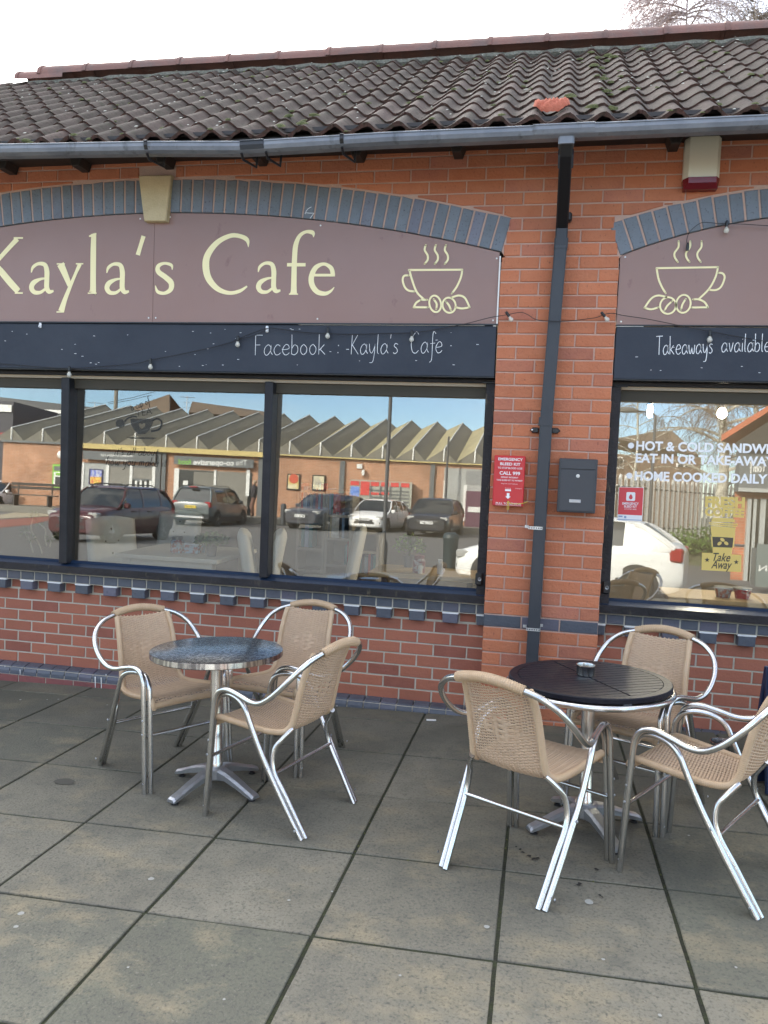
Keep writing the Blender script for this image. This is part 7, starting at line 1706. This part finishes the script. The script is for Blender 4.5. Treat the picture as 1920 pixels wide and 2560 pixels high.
h_ = Vector((-.05, 1, 0)).normalized(); nf = RD(1066, 1336, 32.2); nf.z = park(nf.y)
car('black car parked nose outward right of the lamp post, mirrored', nf-h_*2.2, h_, 4.5, 1.84, 1.66, cpaint('black_paint', (.010, .012, .018)), SUVP, [(.22, 0), (.41, 1.60), (.85, 1.57), (.98, None)], plate=('YR11 BHT', 'f'), wr=.34)
h_ = Vector((-math.cos(R_(13)), -math.sin(R_(13)), 0)); mid = Vector((.90, -9.55, 0)); mid.z = park(-9.5)
car('white hatchback parked closest to the cafe, mirrored on both sides of the pier', mid, h_, 3.98, 1.74, 1.45, cpaint('white_paint_near', (.76, .76, .73)), HATP, [(.22, 0), (.43, 1.40), (.80, 1.37), (.965, None)], wr=.30, near=True, rear_detail=False)
v = RD(8, 1180, 40); v.z = park(v.y)
car('white car at the very left end of the reflection', v, Vector((0, 1, 0)), 4.2, 1.8, 1.5, cpaint('white_paint_left', (.7, .7, .7)), HATP, [(.22, 0), (.43, 1.42), (.80, 1.40), (.965, None)], wr=.31)
# motor scooter / bin shape by the near car
bp = RD(1124, 1425, 15.5); bi = thing('litter_bin', 'dark litter bin beside the nose of the near white car, mirrored', 'bin', tuple(bp)); m = MB(); m.lathe([(.12, 0), (.14, .1), (.15, .6), (.165, .63), (.15, .70), (.08, .74), (0, .745)], 20, c=tuple(bp)); adopt(m.build('drum', mat('bin_plastic', (.02, .035, .04), .5), smooth=R_(30)), bi)

# ---------------------------------------------------------------- right-hand reflection: houses, fence, birches, orange shop
g7 = lambda x, y: (1440+x/3.456, 760+y/3.456)
g8 = lambda x, y: (1500+x/3.95, 1200+y/3.95)
house('brick_house', 'brick house with a hipped brown roof mirrored behind the sandwich lettering', -50, (g7(330, 1300), g7(1060, 1700)), [g7(700, 1100), g7(830, 1095), g7(1060, 1305), g7(330, 1165)], far_brick('brown_brickwork', (.20, .12, .07), (.17, .10, .06), (.25, .2, .15)), M_TILEB, [(g7(350, 1320), g7(410, 1425)), (g7(510, 1455), g7(600, 1550)), (g7(340, 1560), g7(402, 1640)), (g7(868, 1380), g7(1005, 1415))])
Zf = 30.
vz = .45
fn = thing('palisade_fence', 'grey steel palisade fence mirrored behind the white car and coffee sticker', 'fence', tuple(RD(1700, 1340, Zf)))
fl = RD(1530, 1335, 27); fr_ = RD(1850, 1352, 33); zt_l = RD(1600, 1224, 28).z
n = 28
pale = None
for k in range(n):
    p = fl.lerp(fr_, k/(n-1)); zt = zt_l+.0; zb_ = vz-.02; hgt = 2.3
    if pale is None:
        m = MB(); w_ = .12; m.add([(-w_/2, 0, 0), (0, .015, 0), (w_/2, 0, 0), (-w_/2, 0, hgt-.12), (0, .015, hgt-.12), (w_/2, 0, hgt-.12), (-w_*.5, 0, hgt-.04), (0, .01, hgt), (w_*.5, 0, hgt-.04)], [(0, 1, 4, 3), (1, 2, 5, 4), (3, 4, 7, 6), (4, 5, 8, 7)]); oo = m.build('pale', mat('galvanised_steel', (.50, .51, .49), .5, .2)); pale = oo.data; bpy.data.objects.remove(oo)
    o = bpy.data.objects.new('pale', pale); COL.objects.link(o); o.parent = fn; o.matrix_parent_inverse = fn.matrix_world.inverted(); o.location = (p.x, p.y, zb_)
for zz in (.45, 1.85): m = MB(); m.tube([fl+Vector((0, -.03, vz-fl.z+zz)), fr_+Vector((0, -.03, vz-fr_.z+zz))], .03, 4); adopt(m.build('rail', M_POST), fn)
q = MB(); q.add([(2.6, -20, -.1), (40, -20, -.1), (40, -21.5, vz), (3.4, -21.5, vz), (3.4, -60, vz), (40, -60, vz), (2.6, -60, -.1)], [(0, 1, 2, 3), (3, 2, 5, 4), (0, 3, 4, 6)]); tag(q.build('verge', mat('scrub_ground', (.12, .11, .07), .95, noise=(2, .6, (.07, .10, .03)))), 'raised rough verge under the palisade fence and birches', None, kind='structure')
def bush(lb_, c, rx, ry, rz_, n, col, seed, name='bush'):
    t = thing(name, lb_, 'bush', tuple(c)); rn = random.Random(seed); m = MB()
    for _ in range(n):
        a = rn.uniform(0, 2*PI); u = rn.random()**.5; h = rn.random(); p = Vector(c)+Vector((rx*u*math.cos(a), ry*u*math.sin(a), rz_*h*(1-.6*u*u)*(1+.3*math.sin(a*5))))
        d1_ = Vector((rn.gauss(0, 1), rn.gauss(0, 1), rn.gauss(0, .8))).normalized()*rn.uniform(.04, .09); d2_ = d1_.cross(Vector((rn.gauss(0, 1), rn.gauss(0, 1), rn.gauss(0, 1)))).normalized()*rn.uniform(.02, .05)
        m.add([p-d1_, p+d2_, p+d1_, p-d2_], [(0, 1, 2, 3)])
    adopt(m.build('foliage', mat(name+'_leaf_%d' % seed, col, .7, rnd=(.4, None, 0))), t)
    m = MB()
    for _ in range(9): a = rn.uniform(0, 2*PI); m.tube([tuple(c), tuple(Vector(c)+Vector((rx*.6*math.cos(a), ry*.6*math.sin(a), rz_*.6)))], .02, 4)
    adopt(m.build('stems', M_BN), t)
bush('low green bush in front of the palisade fence, mirrored', RD(1745, 1385, 25), 1.5, .7, .75, 2200, (.08, .15, .02), 3)
bush('brown hedge of bare scrub behind the palisade fence, mirrored', RD(1790, 1290, 40)-Vector((0, 0, 2.5)), 7, 1.5, 4.4, 5200, (.085, .065, .03), 5, 'hedge')
M_BARK = mat('birch_bark', (.50, .48, .40), .8, noise=[(5, .8, (.08, .07, .05), .52, .62, (1, 1, 3)), (2, .3, (.35, .33, .25))], coord='pos'); M_TWIG = mat('birch_twig', (.16, .12, .09), .8)
def birch(lb_, base, H, r0, seed, lean=0., spread=1., dens=1., lo=.25, bark=None, twig=None):
    t = thing('birch_tree', lb_, 'tree', tuple(base)); rn = random.Random(seed)
    trunk = [Vector((base[0]+lean*H*(i/12)+.06*math.sin(i*1.3+seed), base[1]+.05*math.cos(i*1.7), base[2]+H*i/12)) for i in range(13)]
    m = MB(); m.tube(trunk, [r0*(1-.085*i) if i < 12 else .01 for i in range(13)], 10); adopt(m.build('trunk', bark or M_BARK, smooth=True), t)
    limbs = MB(); tw = MB()
    for b in range(int(26*dens)):
        f = lo+(1-lo)*rn.random(); k = f*12; i = min(11, int(k)); p = trunk[i].lerp(trunk[i+1], k-i); a = rn.uniform(0, 2*PI); Lb_ = H*(.34-.22*f)*spread*rn.uniform(.7, 1.2); up = rn.uniform(.35, .8)
        pts = [p]
        d = Vector((math.cos(a), math.sin(a), up)).normalized(); q = p.copy()
        for s in range(7):
            d = (d+Vector((rn.gauss(0, .10), rn.gauss(0, .10), -.10+.02*s*-1))).normalized(); q = q+d*Lb_/7; pts.append(q.copy())
        limbs.tube(pts, [r0*.30*(1-f*.5)*(1-s*.125)+.006 for s in range(8)], 5)
        for s in range(1, 8):
            for _ in range(int(3*dens)):
                q0 = pts[s]; d2 = (Vector((math.cos(a+rn.gauss(0, .9)), math.sin(a+rn.gauss(0, .9)), rn.uniform(-.1, .5)))).normalized(); pp = [q0]; x_ = q0.copy(); l = H*.055*rn.uniform(.6, 1.5)
                for w_ in range(5): d2 = (d2+Vector((rn.gauss(0, .12), rn.gauss(0, .12), -.34))).normalized(); x_ = x_+d2*l/5*1.6; pp.append(x_.copy())
                tw.tube(pp, [.010, .009, .008, .007, .006, .004], 3, caps=False)
                for w_ in range(2, 6):
                    c0 = pp[w_]; e = c0+Vector((rn.gauss(0, .12), rn.gauss(0, .12), -rn.uniform(.1, .45))); tw.tube([c0, (c0+e)/2+Vector((rn.gauss(0, .02), 0, 0)), e], [.006, .005, .003], 3, caps=False)
    adopt(limbs.build('limbs', bark or M_BARK), t); adopt(tw.build('twigs', twig or M_TWIG), t); return t
b1 = RD(1797, 1348, 30); b1.z = vz; birch('bare silver birch with a thick pale trunk mirrored above the coffee sticker', b1, 11, .26, 4, lean=-.005, spread=1.25, dens=1.3, lo=.18)
b2 = RD(1878, 1335, 33); b2.z = vz; birch('second bare birch mirrored beside the orange brick shop', b2, 12, .20, 9, lean=-.01, dens=1.1, lo=.2)
b3 = RD(1600, 1330, 34); b3.z = vz; birch('slender bare birch mirrored behind the street lamp', b3-Vector((0, 3, 0)), 10, .10, 14, dens=1.2, lo=.2, spread=1.3)
# orange brick shop on the right
YO = -16.
os_ = thing('brick_shop', 'orange brick shop with a red tiled verge at the right end of the reflection', 'shop', tuple(RF(1900, 1400, YO)))
xa = RF(1836, 1250, YO).x
m = MB(); zz_ = RF(1900, 1140, YO).z+.1; zg_ = park(YO)-.2; m.add([(xa, YO, zg_), (xa+6, YO, zg_), (xa+9.5, YO-7, zg_), (xa+3.2, YO-7, zg_), (xa, YO, zz_), (xa+6, YO, zz_), (xa+9.5, YO-7, zz_), (xa+3.2, YO-7, zz_)], [(0, 1, 5, 4), (1, 2, 6, 5), (2, 3, 7, 6), (3, 0, 4, 7), (4, 5, 6, 7)]); adopt(m.build('wall', M_FB3), os_)
zo0 = RF(1803, 1103, YO+.6); zo1 = RF(1925, 1026, YO+.6); sl_ = (zo1.z-zo0.z)/(zo1.x-zo0.x)
m = MB(); P0 = Vector((zo0.x, YO+.6, zo0.z)); P1 = Vector((zo0.x+4.0, YO+.6, zo0.z+4.0*sl_)); P2 = Vector((zo0.x+8, YO+.6, zo0.z))
bo_ = Vector((3.6, -7.6, 0))
for a_, b_ in ((P0, P1), (P1, P2)):
    up = Vector((0, 0, .16)); m.add([a_, b_, b_+up, a_+up, a_+bo_, b_+bo_, b_+up+bo_, a_+up+bo_], [(0, 1, 2, 3), (4, 7, 6, 5), (3, 2, 6, 7), (0, 4, 5, 1), (0, 3, 7, 4), (1, 5, 6, 2)])
adopt(m.build('roof', mat('red_tile_verge', (.50, .15, .07), .8, noise=(5, .5, (.35, .12, .07)))), os_)
m = MB(); m.add([P0+Vector((.35, -.05, -.02)), P1+Vector((0, -.05, -.16)), P2+Vector((-.35, -.05, -.02)), P2+Vector((-.35, -.05, -.2)), P0+Vector((.35, -.05, -.2))], [(0, 1, 2, 3, 4)]); adopt(m.build('gable_board', mat('dark_gable', (.05, .045, .04), .8)), os_)
f10 = g8
a = RF(*f10(1365, 80), YO+.4); m = MB(); m.box(a.x, a.x+4.5, YO, YO+.4, RF(*f10(1380, 115), YO+.4).z, RF(*g7(1415, 1265), YO+.4).z); sg_ = adopt(m.build('sign_board', M_GREYF), os_)
m = MB(); m.box(a.x, a.x+4.5, YO+.39, YO+.42, RF(*f10(1380, 115), YO+.4).z, RF(*f10(1380, 78), YO+.4).z); adopt(m.build('sign_lip', M_PALEG), os_)
m = MB(); random.seed(3); A0 = RF(*g7(1700, 1440), YO+.4)
for (t_, px_, py_, w_) in (('& T', 1595, 1465, 105),):
    pass
def mscript(m, text, pR, pL, xh, y, r):
    a = RF(*pR, y); b = RF(*pL, y); tot = sum(GL[c][0]+.12 for c in text)-.12; k = (b.x-a.x)/tot; x = 0
    for c in text:
        for s_ in GL[c][1]:
            pts = [Vector((a.x+(x+p[0])*k, y, a.z+(b.z-a.z)*(x+p[0])/tot+p[1]*xh)) for p in (cr(s_, 4) if len(s_) > 2 else s_)]
            m.tube(pts, r, 4)
        x += GL[c][0]+.12
mscript(m, "a y Tomf", g7(1760, 1440), g7(1500, 1462), .14, YO+.41, .014); adopt(m.build('sign_script', M_WHT), sg_)
for (x0, x1) in ((1462, 1478), (1500, 1512), (1590, 1602)): a, b = RF(*f10(x0, 185), YO+.1), RF(*f10(x1, 880), YO+.1); m = MB(); m.box(a.x, b.x, YO, YO+.12, park(YO), a.z); adopt(m.build('door_frame', M_PALEG), os_)
a, b = RF(*f10(1478, 185), YO), RF(*f10(1780, 880), YO); m = MB(); m.box(a.x, b.x, YO, YO+.04, park(YO), a.z); adopt(m.build('door_glass', M_DKG), os_)
a, b = RF(*f10(1300, 632), YO), RF(*f10(1445, 660), YO); m = MB(); m.box(a.x, b.x, YO, YO+.02, b.z, a.z); adopt(m.build('blue_brick_band', M_BLUE), os_)
pa = RF(*f10(1535, 920), -12.5); pa.z = park(-12.5)+.1; ob_ = thing('pavement_sign', 'grey green A-board reading open, mirrored at the right edge', 'sign board', tuple(pa)); zt = RF(*f10(1535, 630), -12.5).z
m = MB(); m.box(pa.x, pa.x+.75, -12.52, -12.46, pa.z+.03, zt); adopt(m.build('panel', mat('chalk_green', (.16, .19, .18), .7)), ob_); m = MB(); put_text(m, 'OPEN', Vector((pa.x+.66, -12.455, RF(*f10(1600, 895), -12.46).z)), Vector((pa.x+.05, -12.455, RF(*f10(1555, 893), -12.46).z)), .12, bold=.02); adopt(m.build('chalk_lettering', M_WHT), ob_)
m = MB(); m.box(pa.x, pa.x+.75, -12.9, -12.85, pa.z+.03, zt-.1); adopt(m.build('rear_panel', M_GREYF), ob_)
# person at the shop doors
pp = RD(632, 1290, 37.2); pp.z = .30
def person(t, base, H=1.7):
    vs = [(0, 0, .93), (0, 0, 1.12), (0, .01, 1.34), (0, 0, 1.47), (0, .02, 1.56), (0, .03, 1.66), (.10, 0, .90), (.12, .04, .50), (.11, 0, .08), (.11, .12, .04), (-.10, 0, .90), (-.12, .12, .52), (-.11, -.02, .08), (-.11, .10, .04), (.19, 0, 1.38), (.24, -.02, 1.12), (.21, .14, .95), (-.19, 0, 1.38), (-.25, .02, 1.12), (-.20, .18, 1.0)]
    ed = [(0, 1), (1, 2), (2, 3), (3, 4), (4, 5), (0, 6), (6, 7), (7, 8), (8, 9), (0, 10), (10, 11), (11, 12), (12, 13), (2, 14), (14, 15), (15, 16), (2, 17), (17, 18), (18, 19)]
    rad = [.15, .14, .16, .065, .085, .09, .095, .065, .045, .035, .095, .065, .045, .035, .06, .045, .03, .06, .045, .03]
    me = bpy.data.meshes.new('body'); me.from_pydata(vs, ed, []); o = bpy.data.objects.new('body', me); COL.objects.link(o)
    md = o.modifiers.new('skin', 'SKIN'); 
    for i, v_ in enumerate(me.skin_vertices[0].data): v_.radius = (rad[i], rad[i]); v_.use_root = (i == 0)
    md2 = o.modifiers.new('sub', 'SUBSURF'); md2.levels = 1; md2.render_levels = 1
    return o
ps = thing('person', 'person in a dark jacket and brown trousers walking at the shop doors opposite, mirrored', 'person', tuple(pp))
o = person(ps, pp); o.parent = ps
mj = mat('person_clothes', (.03, .028, .035), .8); 
o.data.materials.append(mj); m = MB(); m.lathe([(0, 0), (.10, .02), (.155, .30), (.165, .55), (.12, .62), (0, .64)], 14, c=(0, 0, .86)); jk = m.build('jacket', mj, smooth=True); jk.parent = ps
for sx in (-1, 1): m = MB(); m.tube([(sx*.1, 0, .92), (sx*.12, .06 if sx > 0 else .12, .50), (sx*.11, 0, .10)], [.105, .08, .06], 10); q_ = m.build('trousers', mat('brown_trousers_%d' % sx, (.14, .07, .05), .8), smooth=True); q_.parent = ps
m = MB(); m.lathe([(0, 0), (.05, .01), (.095, .10), (.09, .18), (.05, .235), (0, .245)], 14, c=(0, .02, 1.50)); hd = m.build('head', mat('skin', (.45, .27, .19), .6), smooth=True); hd.parent = ps; m = MB(); m.lathe([(.10, 0), (.105, .06), (.07, .12), (0, .135)], 14, c=(0, .0, 1.63)); hr = m.build('hair', mat('pale_hair', (.4, .3, .2), .8), smooth=True); hr.parent = hd
ps.rotation_euler = (0, 0, R_(70))

# ================================================================== TREE AND WEEDS BEHIND THE RIDGE
q1 = CP+ray(1718, 70)*32; b = Vector((q1.x, q1.y, 0)); top = (CP+ray(1718, -210)*32).z
birch('bare birch top showing above the roof ridge at the upper right', b, top*1.02, .20, 23, dens=1.9, lo=.74, spread=.50, bark=mat('far_bark', (.34, .27, .25), .8), twig=mat('far_twig', (.42, .33, .32), .8))
q2 = CP+ray(1880, 62)*24; birch('thin leafless sapling tip poking above the ridge at the far right', Vector((q2.x, q2.y, 0)), (CP+ray(1880, 25)*24).z, .05, 31, dens=.8, lo=.9, spread=.25, bark=M_TWIG)
q3 = CP+ray(1857, 70)*24; birch('short leafless twig tip above the ridge, left of the sapling tip', Vector((q3.x, q3.y, 0)), (CP+ray(1857, 52)*24).z, .04, 37, dens=.5, lo=.93, spread=.15, bark=M_TWIG)
